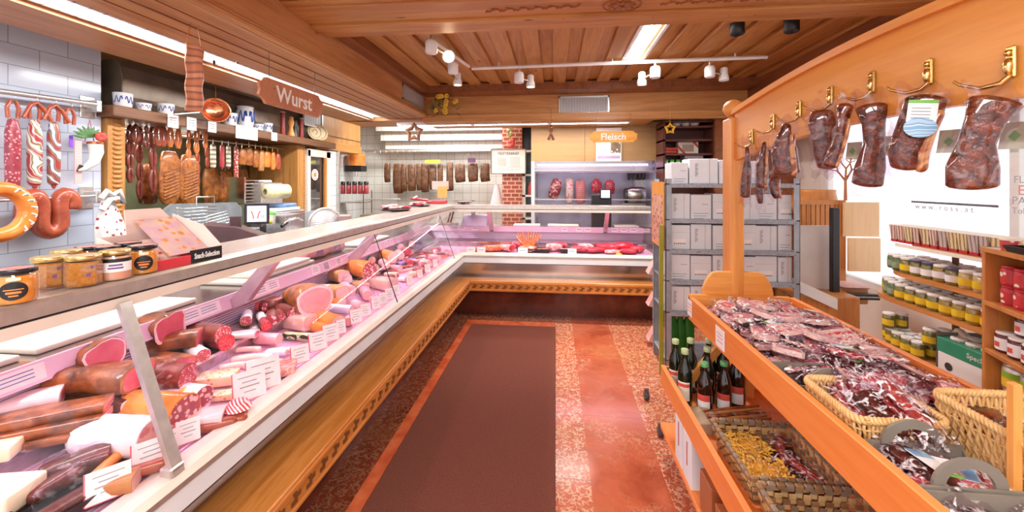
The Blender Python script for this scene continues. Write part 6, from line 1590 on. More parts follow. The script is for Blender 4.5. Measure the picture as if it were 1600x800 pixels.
def plaited(x0, x1, y0, y1, z0, z1, label):
    e = empty('plaited_basket', ((x0+x1)/2, (y0+y1)/2, z0), label=label, cat='basket'); hx, hy, h = (x1-x0)/2, (y1-y0)/2, z1-z0
    b = B(); rows = 6; rh = h/rows
    for (ax, half, off) in (('x', hx, -hy), ('x', hx, hy), ('y', hy, -hx), ('y', hy, hx)):
        n = int(2*half/.024)
        for r_ in range(rows):
            for i in range(n):
                u = -half+(i+.5)*2*half/n; o = .004 if (i+r_) % 2 else -.003; fl = 1-.12*(1-(r_+.5)/rows)
                m = strips[1] if (i+r_) % 2 else strips[r_ % 3]
                c = V((u*fl, off*fl+o*(1 if off > 0 else -1), (r_+.5)*rh)) if ax == 'x' else V((off*fl+o*(1 if off > 0 else -1), u*fl, (r_+.5)*rh))
                b.cbox(c, (2*half/n*.96, .004, rh*.92) if ax == 'x' else (.004, 2*half/n*.96, rh*.92), m, .0012)
    tag(b.obj('plaited_wall', e), kind='stuff')
    b = B()
    for (ax, half, off) in (('x', hx, -hy), ('x', hx, hy), ('y', hy, -hx), ('y', hy, hx)):
        n = int(2*half/.03)
        for i in range(n):
            u = -half+(i+.5)*2*half/n; c = V((u, off, h)) if ax == 'x' else V((off, u, h)); d_ = (2*half/n*.9, .018, .02)
            b.cbox(c, d_ if ax == 'x' else (d_[1], d_[0], d_[2]), strips[2 if i % 2 else 0], .004)
    tag(b.obj('wrapped_rim', e), kind='stuff')
    b = B(); b.box(-hx*.9, hx*.9, -hy*.9, hy*.9, .001, .005, strips[0]); b.obj('base', e)
plaited(.685, 1.02, 1.53, 1.89, .40, .50, 'dark plaited basket with yellow pasta bags on the middle shelf')
plaited(.69, 1.05, 1.14, 1.49, .40, .51, 'second plaited basket cut off by the bottom edge of the picture')
pasta = plain('egg_pasta', '#f2b838', '#ffd468', 50, .45)
def pastabag(x, y, rz, kind, label):
    e = empty('pasta_bag', (x, y, .41), label=label, cat='bag', rz=rz); b = B(); q = random.Random(kind)
    b.ell((0, 0, .022), (.082, .06, .028), pasta, 16, 8, amp=.1)
    for i in range(190):
        c = V((q.uniform(-.078, .078), q.uniform(-.058, .058), .035+.022*q.random()))
        if kind % 2: a = q.random()*6; b.tube([c, c+V((.012*cos(a), .012*sin(a), .008)), c+V((.02*cos(a+.8), .02*sin(a+.8), 0)), c+V((.014*cos(a+2), .014*sin(a+2), -.004))], .0028, pasta, 4)
        else: b.lathe([(.004, -.006), (.006, 0), (.004, .006)], pasta, 6, Matrix.Translation(c) @ Euler((q.random()*3, q.random()*3, 0)).to_matrix().to_4x4())
    tag(b.obj('pasta', e), kind='stuff')
    b = B(); b.grid(lambda u, v_: V(((2*u-1)*.105, (2*v_-1)*.075, .062*max(0, 1-(2*u-1)**4)*max(0, 1-(2*v_-1)**4)+.004*sin(u*23+v_*11))), 16, 12, film2); b.obj('film', e, fix=False)
    b = B(); b.cbox((.02, -.068, .02), (.13, .002, .02), cream, 0, (R(50), 0, 0)); b.obj('label_strip', e)
pastabag(.785, 1.80, .15, 1, 'clear bag of yellow ribbon pasta, farther one in the plaited basket'); pastabag(.80, 1.66, -.1, 2, 'clear bag of yellow shell pasta, nearer one in the plaited basket')
packs[3].put((.93, 1.80, .42), (0, 0, 1.2), 1, 'dark shrivelled sausage pack right of the pasta bags', 'vacuum pack'); packs[3].put((.95, 1.68, .42), (0, 0, 1.9), 1, 'dark pack leaning at the right in the pasta basket', 'vacuum pack')
# bottom shelf cartons
for i, (x, y, w, d, h, m, lb) in enumerate(((.655, 2.10, .10, .11, .235, boxwhite, 'white carton with dark spine print on the bottom shelf, farther'), (.655, 1.97, .10, .12, .215, boxwhite, 'white carton with dark spine print on the bottom shelf, nearer'), (.67, 1.75, .12, .13, .17, plain('brown_carton', '#a05a34', '#b06a42', 8), 'brown carton box on the bottom shelf right after the white ones'), (.67, 1.58, .12, .14, .15, MATS['brown_carton'], 'brown carton box on the bottom shelf, nearest one'))):
    e = empty('carton_box', (x, y, .165), label=lb, cat='carton'); b = B(); b.box(-w/2, w/2, -d/2, d/2, 0, h, m, .002); b.obj('box', e)
    if i < 2: b = B(); b.box(-w/2-.0012, -w/2, -.006, .006, h*.35, h*.85, redskin); b.obj('print', e)
# ---------------------------------------------------------------- jar shelves by the window
js = empty('curved_jar_shelf', (2.1, 2.3, 0), label='freestanding shelf with rounded boards full of pickle jars before the window', cat='shelf')
SH = [(1.195, 2.72, 1.99), (1.03, 2.80, 1.95), (.875, 2.89, 1.93), (.59, 2.86, 1.93)]
for z, y1, xf in SH:
    b = B(); pts = [(xf-2.1, -.35), (xf-2.1, y1-.3-2.3)]
    for k in range(1, 9): a = pi/2*k/8; pts.append((xf-2.1+.3*(1-cos(a)), y1-.3-2.3+.3*sin(a)))
    pts += [(.32, y1-2.3), (.32, -.35)]
    b.prism([(x, y, z-.022) for x, y in pts], (0, 0, .022), W_jars); b.obj('board', js)
for (x, y) in ((.02, .12), (-.02, -.3), (.28, .12), (.28, -.3)):
    b = B(); b.tube([(x, y, .0), (x, y, 1.18)], .014, W_shelf, 8); b.obj('pole', js)
b = B(); b.box(-.05, .3, -.4, .5, 0, .05, W_shelf); b.box(-.04, .0, -.36, -.31, 0, .6, W_unit, .003); b.obj('base', js)
lidw = plain('white_jar_lid', '#eceae6', '#f6f4f0', 9, .35); lidv = plain('dark_blue_lid', '#4a4668', '#5a5678', 9, .35); lidr = plain('red_lid', '#b02030', '#c43442', 9, .35)
yl = plain('yellow_jar_label', '#e8c41c', '#f0d43a', 9, .5); gh = plain('gherkin_brine', '#5c5a18', '#8a8232', 60, .3); gh2 = plain('olive_brine', '#8c7420', '#a8903a', 60, .3); grn = plain('green_pickle', '#3c5a28', '#5a7a3a', 60, .3)
redp = plain('red_pepper_brine', '#b03820', '#c8502e', 50, .3); onion = plain('pale_onion_brine', '#c0a468', '#d4bc84', 50, .3); jam = plain('dark_jam', '#4a1418', '#64201e', 40, .25)
JK = {}
def jar(key, fill, lid, lab, r=.032, h=.085, labh=(.2, .6), seg=14):
    e = empty('pickle_jar', (0, 0, 0)); b = B(); b.lathe([(r*.88, .002), (r*.96, .008), (r*.96, h*.8), (r*.8, h*.9)], fill, seg); b.obj('contents', e)
    b = B(); b.lathe([(r*.9, 0), (r, .006), (r, h*.82), (r*.84, h*.93)], jarglass, seg, caps=False); b.obj('glass_body', e)
    b = B(); b.lathe([(r*.9, h*.89), (r*.93, h*.9), (r*.93, h), (r*.88, h+.003), (r*.7, h+.0025)], lid, seg); b.obj('lid', e)
    if lab: b = B(); b.grid(lambda u, v_: V(((r+.001)*cos(1.6+u*3.2), (r+.001)*sin(1.6+u*3.2), h*(labh[0]+(labh[1]-labh[0])*v_))), 10, 1, lab); b.obj('label_sticker', e, fix=False)
    JK[key] = Kit(e)
jar('gherkin', gh, lidw, yl); jar('olive', gh2, lidw, yl); jar('green', grn, lidw, plain('grey_green_label', '#8a9a7a', '#a0ae90', 20)); jar('violet', gh, lidv, wl_); jar('onion', onion, lidw, yl); jar('red', redp, lidw, yl); jar('plainwhite', gh2, lidw, wl_, labh=(.25, .65))
JD = {'gherkin': 'gherkin jar with yellow label', 'olive': 'olive coloured jar with yellow label', 'green': 'green pickle jar with grey label', 'violet': 'dark lidded jar with white label', 'onion': 'pale onion jar with yellow label', 'red': 'red pepper jar with yellow label', 'plainwhite': 'olive jar with white label'}
rown = ['front', 'second', 'third', 'fourth']
def jrow(z, xf, y0, y1, rowi, seq, shelf):
    n = int((y0-y1)/.069)
    for i in range(n):
        y = y0-i*.069; k = seq[min(len(seq)-1, i)]
        x = xf+.045+rowi*.068+max(0, (y-(y0 if False else 2.55)))**2*1.6
        JK[k].put((x, y, z), R(rr.uniform(-15, 15)), 1 if rowi == 0 else .97, f'{JD[k]}, {ORD[i]} from far end, {rown[rowi]} row, {shelf} shelf', 'jar', 'jars on the curved shelves')
seqs = [['green', 'green', 'gherkin', 'violet', 'violet', 'plainwhite', 'violet', 'onion', 'onion', 'olive', 'red', 'plainwhite'], ['gherkin', 'green', 'green', 'gherkin', 'gherkin', 'gherkin', 'gherkin', 'olive', 'olive', 'olive', 'red', 'red']]
for rw in range(3): jrow(1.03, 1.95, 2.70-.03*rw, 2.0, rw, seqs[0] if rw == 0 else ['olive'], 'second highest curved')
for rw in range(4): jrow(.875, 1.93, 2.78-.03*rw, 1.98, rw, seqs[1] if rw == 0 else ['olive', 'gherkin'][rw % 2:], 'third highest curved')
for rw in range(2): jrow(.59, 1.93, 2.74, 2.34, rw, ['gherkin'], 'lowest curved')
for i in range(2): JK['gherkin'].put((1.98+.07*i, 2.40, .682), 0, 1, f'gherkin jar stacked on the lowest curved shelf, {ORD[i]} from the aisle', 'jar', 'jars on the curved shelves'); JK['gherkin'].put((1.98+.07*i, 2.67, .682), 0, 1, f'gherkin jar stacked at the far end of lowest curved shelf, {ORD[i]} from aisle', 'jar', 'jars on the curved shelves')
# snack cups and packets on the top board
cupm = [stripes('cup_print_red', ['#e8d8c4', '#a85a50', '#efe4d6', '#8c4a44'], 'Y', 16, dist=2), stripes('cup_print_yellow', ['#e8dcb0', '#c8a448', '#efe4c8', '#8c7444'], 'Y', 16, dist=2), stripes('cup_print_grey', ['#cfc4bc', '#9a8c88', '#e4dcd4', '#8a7070'], 'Y', 16, dist=2)]
cups = []
for m in cupm:
    e = empty('snack_cup', (0, 0, 0)); b = B(); b.rings([[V((sx*k, sy*k2, z)) for sx, sy in ((-1, -1), (1, -1), (1, 1), (-1, 1))] for k, k2, z in ((.018, .018, .012), (.026, .024, .098))], m, smooth=False); b.obj('pack_body', e)
    b = B(); b.box(-.02, .02, -.02, .02, 0, .016, lidr, .002); b.obj('red_foot', e); b = B(); b.box(-.027, .027, -.025, .025, .098, .101, cream); b.obj('lid', e); cups.append(Kit(e))
rc = plain('bright_red_carton', '#d42434', '#e03c48', 9, .35)
for rw in range(2):
    for i in range(13):
        k = [0, 0, 1, 0, 1, 0, 2, 1, 1, 2, 2, 1, 1][i]
        cups[k].put((2.02+.06*rw, 2.665-i*.052, 1.195), R(rr.uniform(-6, 6)), 1, f'{["red","yellow","grey"][k]} printed snack packet, {ORD[i]} from far end, {rown[rw]} row, top board', 'snack packet', 'snack packets on the top board')
for i in range(6):
    e = empty('small_red_box', (2.01+.05*(i % 2), 1.985-.045*(i//2), 1.195+(0 if i < 4 else .0)), label=f'small bright red box, {ORD[i]} of the group at the near end of top board', cat='box', group='small red boxes'); b = B(); b.box(-.02, .02, -.02, .02, 0, .055+.02*(i % 2), rc, .002); b.obj('box', e); b = B(); b.box(-.0215, -.0195, -.013, .013, .015, .035, cream); b.obj('print', e)
b = B(); e = empty('price_strip', (1.985, 2.35, 1.184), label='cream price strip along the front edge of the top board', cat='price strip'); b.box(-.003, 0, -.33, .28, -.012, .008, cream); b.obj('strip', e)
# green crate of jars
e = empty('green_jar_crate', at(1475, 592, x=2.0), label='green and white carton crate of jars on the floor stand by the window', cat='crate')
e.location = (2.06, 2.13, .592)
b = B(); gcm = plain('crate_green', '#2c8c6a', '#3a9c78', 6, .5); b.box(-.12, .2, -.18, .18, 0, .10, white, .003); b.box(-.122, .2, -.182, .182, .10, .17, gcm, .002); b.prism([(-.124, .184, .0), (-.10, .20, .0), (-.10, .20, .15), (-.124, .184, .19)], (.25, .004, 0), cardb); b.obj('carton_body', e)
text_mesh('Alpenkost'[:0] or 'Specke', .034, white, 'crate_lettering', e, (-.1235, -.02, .135), (R(90), 0, R(-90)))
b = B(); b.lathe([(.02, 0), (.02, .001)], darkgrey, 14, Matrix.Translation((-.121, .12, .04)) @ Euler((0, R(-90), 0)).to_matrix().to_4x4()); b.obj('round_mark', e); b = B(); b.box(-.1215, -.12, -.12, -.05, .02, .05, greyprint); b.obj('crate_print', e)
for i in range(8): JK['olive'].put((1.985+.075*(i//4), 2.25-.075*(i % 4), .69), 0, 1, f'olive jar in the green crate, {["front","rear"][i//4]} row, {ORD[i % 4]} from far end', 'jar', 'jars in the green crate')
e = empty('red_cloth_bag', (2.06, 2.33, .70), label='red and cream folded cloth hanging behind the stacked gherkin jar', cat='cloth'); b = B(); b.cbox((0, -.02, 0), (.05, .1, .06), redink, .015, seg=2); b.cbox((0, -.02, .06), (.04, .09, .05), cream, .012, (R(25), 0, 0), seg=2); b.obj('fold', e)
e = empty('floor_crate', (2.5, 2.5, 0), label='pale latticed window guard seen between the curved boards', cat='guard'); b = B(); b.box(0, .02, -.5, .2, .3, .85, plain('pale_wicker_panel', '#cfd4c8', '#dfe2d8', 90)); b.obj('panel', e)
# side unit with jam jars, turned a little
su = empty('side_shelf_unit', (1.78, 1.92, 0), label='upright wooden side unit with jam jars and cans at the right edge', cat='shelf'); RZ = R(-17); su.rotation_euler = (0, 0, RZ)
# local -Y runs toward the camera along the front, +X goes back from it
b = B(); b.box(0, .30, -.02, 0, 0, 1.279, W_unit, .002); b.box(0, .30, -.72, -.70, 0, 1.279, W_unit, .002); b.box(.285, .30, -.72, 0, 0, 1.279, W_unit); b.obj('side_panels', su)
SU = [1.279, 1.058, .862, .62, .3]
for z in SU: b = B(); b.box(-.006 if z == SU[0] else 0, .29, -.71, -.01 if z != SU[0] else .004, z-.02, z, W_unit, .002); b.obj('shelf_board', su)
MU = Matrix.Translation(su.location) @ Matrix.Rotation(RZ, 4, 'Z')
def sup(x, y, z): return MU @ V((x, y, z))
def jar2(name, fill, lid, lab, r, h, spot=None):
    e = empty(name, (0, 0, 0)); b = B(); b.lathe([(r*.92, 0), (r, .005), (r, h*.85), (r*.86, h*.93)], fill, 18); b.obj('body', e)
    b = B(); b.lathe([(r*.9, h*.92), (r*.94, h*.93), (r*.94, h), (r*.9, h+.002)], lid, 18); b.obj('lid', e)
    b = B(); b.grid(lambda u, v_: V(((r+.001)*cos(1.9+u*2.9), (r+.001)*sin(1.9+u*2.9), h*(.15+.6*v_))), 10, 1, lab); b.obj('label_sticker', e, fix=False)
    if spot: b = B(); b.grid(lambda u, v_: V(((r+.002)*cos(3.0+u*.6), (r+.002)*sin(3.0+u*.6), h*(.3+.25*v_))), 4, 1, spot); b.obj('berry_print', e, fix=False)
    return Kit(e)
redl = speck('red_goulash_label', '#c02830', '#d03a3c', '#f0e0d0', 40, .4)
K1 = jar2('red_labelled_can', lidr, lidr, redl, .03, .075); K2 = jar2('jam_jar', jam, lidw, wl_, .034, .078, redink); K3 = jar2('mustard_can', alu, alu, stripes('yellow_green_label', ['#8ab83a', '#e8b82c', '#f0c840'], 'Z', 5, dist=.6, rnd_=False), .045, .10)
for i in range(6):
    for lv in range(2): K1.put(sup(.05+.065*(i % 2), -.08-.07*(i//2), SU[1]+.078*lv), 0, 1, f'red labelled can, {ORD[i//2]} from the panel, {["front","back"][i % 2]} row, {["lower","upper"][lv]} one', 'can', 'red labelled cans in the side unit')
for i in range(10): K2.put(sup(.05+.072*(i % 2), -.055-.072*(i//2), SU[2]), R(-17), 1, f'jam jar with white strawberry label, {ORD[i//2]} from the panel in the {["front","back"][i % 2]} row', 'jar', 'jam jars in the side unit')
K2.put(sup(.08, -.11, SU[2]+.082), R(-17), 1, 'jam jar standing on top of the other jam jars', 'jar')
for i in range(4): K3.put(sup(.07, -.08-.1*(i//2), SU[3]+.101*(i % 2)), R(-17), 1, f'yellow and green labelled can, {["near the panel", "farther along"][i//2]}, {["lower","upper"][i % 2]} one', 'can')
for i in range(5):
    e = empty('small_dessert_jar', sup(.06+.05*(i % 2), -.05-.065*i, SU[0]), label=f'small jar with dark lid on top of the side unit, {ORD[i]} from the far end', cat='jar'); b = B(); b.lathe([(.024, 0), (.028, .03), (.026, .035)], hamfat if i % 2 else redl, 12); b.obj('body', e); b = B(); b.lathe([(.03, .035), (.03, .045), (.02, .046)], jam if i % 2 else cream, 12); b.obj('lid', e)
e = empty('black_tray', sup(.05, -.22, SU[0]), label='black plastic tray with small pink jars on the side unit', cat='tray', rz=RZ); b = B(); b.rings([[V((sx*k, sy*k, z)) for sx, sy in ((-.05, -.1), (.05, -.1), (.05, .1), (-.05, .1))] for k, z in ((.85, .0), (1, .025), (.94, .025), (.8, .006))], black, smooth=False); b.obj('tray_body', e)
# wall behind the side unit to floor
# ---------------------------------------------------------------- goods in the left counter
GRP = 'sausage and ham in the left display counter'
def zdeck(x, tray): o = X0-x; return (.784+(o-.545)*.17) if tray else (.703+(o-.16)*.0946)
def spot_on(px, py, h, tray):
    z = .75
    for _ in range(6): p = at(px, py, z=z); z = zdeck(p.x, tray)+h*.5
    return V((p.x, p.y, zdeck(p.x, tray)))
pinkcut = plain('pale_pink_cut', '#f6b8b8', '#fad0cc', 9, .35, rnd_=True, coat=.3)
KN = {  # kind: (builder(L), height share of L)
 'smokeham': (lambda L: ham(L, .3*L, .23*L, smoked, .5, L*99, lean, fatm, .1), .46),
 'smokeslab': (lambda L: ham(L, .17*L, .095*L, smoked2, .22, L*99, lean, fatm, .2, .9, 3), .19),
 'darkslab': (lambda L: ham(L, .2*L, .11*L, smoked, .4, L*77, lean, goldrind, .12, .9, 3), .22),
 'bacon': (lambda L: ham(L, .17*L, .055*L, smoked, .12, L*99, bellyside, goldrind, .1, .95, 5), .11),
 'bigham': (lambda L: ham(L, .40*L, .33*L, goldrind, .12, L*99, pinkham, fatm, .14, .8), .66),
 'halfham': (lambda L: ham(L, .32*L, .25*L, fatm, .12, L*99, pinkham, goldrind, .08, .8), .5),
 'white': (lambda L: sausage('', L, .2*L, mouldc, salami), .4),
 'red': (lambda L: sausage('', L, .26*L, redskin, redsal), .52),
 'dark': (lambda L: sausage('', L, .24*L, darksau, salami), .48),
 'mosaic': (lambda L: sausage('', L, .26*L, darksau, mosaic), .52),
 'pink': (lambda L: sausage('', L, .25*L, pinkham, pinkcut, rmat=fatm), .5),
 'brown': (lambda L: ham(L, .30*L, .22*L, brownloaf, .1, 3, pinkcut, brownloaf, .06, .9, 4), .44),
 'loaf': (lambda L: ham(L, .27*L, .22*L, paleloaf, .08, 5, pinkcut, paleloaf, .05, .95, 5), .44),
 'orange': (lambda L: sausage('', L, .27*L, orangeskin, whitesau), .54),
 'orangebig': (lambda L: sausage('', L, .27*L, orangeskin, mosaic, seg=18), .54),
 'chunky': (lambda L: sausage('', L, .27*L, plain('white_plastic_casing', '#f0eaf2', '#f8f4f8', 14, .3), chunky, seg=20), .54),
 'label': (lambda L: sausage('', L, .22*L, goldtxt, mosaic), .44),
 'blue': (lambda L: sausage('', L, .17*L, bluepr, pinkcut), .34),
 'green': (lambda L: sausage('', L, .25*L, greenc, whitesau), .5),
 'herbroll': (lambda L: sausage('', L, .14*L, stripes('black_green_print', ['#20281c', '#e8e0b0', '#2c3a24', '#d8c870'], 'Y', 16, dist=6), whitesau), .28),
 'purple': (lambda L: sausage('', L, .1*L, purplec), .2),
 'wiener': (lambda L: sausage('', L, .085*L, tansau, bend=.1*L), .17),
 'pale': (lambda L: sausage('', L, .11*L, whitesau, bend=.12*L), .22),
 'pinks': (lambda L: sausage('', L, .13*L, brownsau), .26),
 'fresh': (lambda L: sausage('', L, .13*L, orangeskin), .26),
 'disc': (lambda L: B().lathe([(L*.3, 0), (L*.48, L*.03), (L*.5, L*.12), (L*.5, L*.38), (L*.46, L*.42)], darksau, 22, capm=(darksau, plain('liver_cut', '#b07068', '#c0847a', 18, .4))), .4),
 'aspic': (lambda L: B().box(-L/2, L/2, -L*.3, L*.3, 0, L*.3, sulz, L*.05, 2), .3),
 'meatloaf': (lambda L: B().box(-L/2, L/2, -L*.32, L*.32, 0, L*.22, marb('leberkaese', '#d88478', '#e49a8c', '#f4c8bc', 14, .06), L*.04, 2), .22),
 'cheese': (lambda L: B().box(-L/2, L/2, -L*.4, L*.4, 0, L*.42, cheesec, L*.05, 2), .42),
 'fat': (lambda L: ham(L, .28*L, .13*L, fatm, .18, 8, lean, fatm, .3, .8, 3), .26),
 'dried': (lambda L: ham(L, .3*L, .2*L, smoked2, .3, 4, marb('dried_beef_cut', '#7a1c30', '#98304a', '#b06070', 14, .03), darksau, .06), .4),
}
made = {}
def item(kind, px, py, wpx, rz, label, tray=0, tilt=0, lift=0, wrap=0, cat=None, side='L', grp=None):
    fn, hk = KN[kind]
    p = at(px, py, z=.76) if side == 'L' else None
    d = V((p.x, p.y, p.z-CH)).dot(V((-sn, cs, 0)))
    L = wpx*d/CF*.88; h = hk*L
    p = spot_on(px, py, h+2*lift, tray)
    key = (kind, round(L, 2))
    th = math.degrees(YAW)-math.degrees(math.atan((px-800)/CF)); rz = th*.95+rz-(30 if rz < 30 else 0)
    e = empty(NAMES.get(kind, 'sausage_piece'), (p.x, p.y, p.z+lift+.002+abs(sin(R(tilt)))*L*.3), label=label, cat=cat or CATS.get(kind, 'sausage'), group=grp or GRP, rot=(0, R(tilt), R(rz)))
    if key in made: o = made[key].copy(); COL.objects.link(o); o.parent = e
    else: o = fn(L).obj({'smokeham': 'ham', 'bacon': 'bacon'}.get(kind, 'piece'), e); made[key] = o
    if wrap:
        b = B(); b.grid(lambda u, v_: V(((2*u-1)*L*.6, (2*v_-1)*h*.85, h*1.12*max(0, 1-(2*v_-1)**4)*max(0, 1-(2*u-1)**8)+.004*sin(u*31+v_*17)+.003)), 16, 10, film2); b.obj('film', e, fix=False)
    return e
NAMES = dict(smokeham='smoked_ham', smokeslab='smoked_loin', darkslab='smoked_loin', bacon='bacon_slab', bigham='cooked_ham', halfham='cooked_ham', white='salami', red='salami', dark='salami', mosaic='salami', pink='ham_sausage', brown='meat_loaf', loaf='meat_loaf', meatloaf='meat_loaf', aspic='aspic_block', cheese='cheese_block', fat='raw_bacon', dried='dried_beef', disc='liver_sausage', wiener='thin_sausage', pale='veal_sausage')
CATS = dict(smokeham='ham', smokeslab='smoked meat', darkslab='smoked meat', bacon='bacon', bigham='ham', halfham='ham', white='salami', red='salami', dark='salami', mosaic='salami', brown='meat loaf', loaf='meat loaf', meatloaf='meat loaf', aspic='aspic', cheese='cheese', fat='bacon', dried='dried meat')
T_ = [  # raised rear tray
 ('fat', 100, 556, 62, 10, 'raw pink bacon piece with white fat beside the smoked ham', 4, .03, 0), ('smokeham', 150, 553, 84, -42, 'brown smoked ham with pink cut on top of the long dark loin', -8, .055, 0),
 ('darkslab', 130, 588, 165, -12, 'long dark brown smoked loin with pink cut end left of the glass post', 0, .035, 0), ('smokeslab', 150, 632, 120, -14, 'smoked loin under the long one, pink cut end low', 0, 0, 0), ('smokeslab', 208, 618, 60, -20, 'small pink cut loin just behind the glass post', 0, 0, 0),
 ('fat', 28, 630, 95, 20, 'thick pale raw bacon block at the left edge', 0, .03, 0), ('bacon', 70, 648, 150, 12, 'top striped bacon slab of the stack of three', 0, .045, 0), ('bacon', 66, 668, 160, 8, 'middle striped bacon slab of the stack', 0, .02, 0), ('bacon', 75, 684, 140, 12, 'lowest striped bacon slab of the stack', 0, 0, 0), ('cheese', -8, 706, 56, 5, 'pale cheese piece at the left edge below the bacon stack', 0, 0, 0),
 ('smokeham', 222, 512, 86, -12, 'smoked ham with oval pink cut before the white cutting board', 0, .03, 0), ('darkslab', 240, 535, 120, 14, 'dark bacon piece behind the glass post on the rear tray', 0, .01, 0),
 ('darkslab', 258, 562, 95, -25, 'raw ham piece with large oval red cut, wrapped, right of glass post', 0, 0, 0), ('dark', 255, 588, 84, -10, 'dark red cured piece below the oval cut ham', 0, 0, 1),
 ('white', 308, 550, 52, -40, 'white moulded salami with grainy cut end near the bright red one', 0, 0, 0), ('red', 341, 532, 48, -30, 'bright red cut salami standing tall on the rear tray', 0, 0, 0), ('dark', 325, 520, 60, -20, 'brown salami behind the bright red cut one', 0, .02, 0),
 ('fat', 378, 523, 46, 10, 'plastic wrapped pink meat right of the bright red salami', 0, 0, 1), ('pink', 348, 490, 30, -30, 'small round ham sausage by the label rail behind the salamis', 0, 0, 0),
 ('white', 385, 496, 40, -60, 'white salami with red round cut, left of a pair', 0, .0, 0), ('white', 409, 497, 32, -50, 'white salami with red round cut, right of a pair', 0, 0, 0), ('mosaic', 424, 497, 36, -60, 'large speckled salami disc right of the white pair', 0, 0, 0), ('red', 414, 507, 30, -50, 'small glossy red salami below the large disc', 0, 0, 0),
 ('dark', 437, 492, 30, -50, 'dark salami behind the large speckled disc', 0, 0, 0), ('mosaic', 405, 478, 30, -20, 'mosaic blood sausage left of the lying disc sausage', 0, 0, 0), ('disc', 426, 473, 30, 0, 'round liver sausage lying flat with grey pink cut on top', 0, .02, 0), ('mosaic', 448, 486, 38, -30, 'mosaic blood sausage with big fat cubes, beside the large ham', 0, 0, 0), ('red', 388, 480, 30, 20, 'pinkish red sausage end near the label rail', 0, 0, 0),
 ('bigham', 478, 464, 66, -35, 'large cooked ham with pink cut and brown rind, biggest in the counter', 0, .01, 0), ('halfham', 505, 452, 34, -20, 'fat rimmed ham piece behind the large cooked ham', 0, 0, 0), ('loaf', 452, 455, 26, 0, 'pale pink piece left of the large cooked ham', 0, 0, 0),
 ('brown', 520, 455, 46, -20, 'brown baked loaf right of the large cooked ham', 0, 0, 0), ('brown', 524, 430, 40, -20, 'brown and pink meat loaf beside the white ringed roll', 0, 0, 0), ('pink', 540, 433, 30, -50, 'wrapped pink roll with white ring cut in front of the orange brick', 0, 0, 1), ('pink', 542, 452, 36, -40, 'wrapped pink roll below the white ringed roll', 0, 0, 1), ('orangebig', 563, 420, 50, -25, 'bright orange cased loaf on the rear tray', 0, 0, 0),
 ('green', 577, 405, 24, -40, 'green cased sausage behind the orange loaf', 0, 0, 0), ('pink', 583, 417, 22, -40, 'pink round cut sausage right of the orange loaf', 0, 0, 0), ('orange', 605, 400, 34, -30, 'orange cased sausage farther along the rear tray', 0, 0, 0), ('pink', 600, 412, 26, -45, 'pale pink sausage end near the second glass joint', 0, 0, 0), ('blue', 617, 385, 34, -30, 'blue and white printed sausage near the corner', 0, 0, 0), ('pink', 624, 398, 26, -50, 'pink cut sausage next to the blue printed one', 0, 0, 0),
 ('red', 634, 392, 22, -40, 'red sausage end close to the counter corner', 0, 0, 0), ('pink', 640, 380, 20, -40, 'small pink sausage end by the corner', 0, 0, 0), ('pinks', 632, 378, 26, 10, 'reddish brown small sausage under the label rail near corner', 0, 0, 0)]
for (k, px, py, w, rz, lb, tl, lf, wr) in T_: item(k, px, py, w, rz, lb, 1, tl, lf, wr)
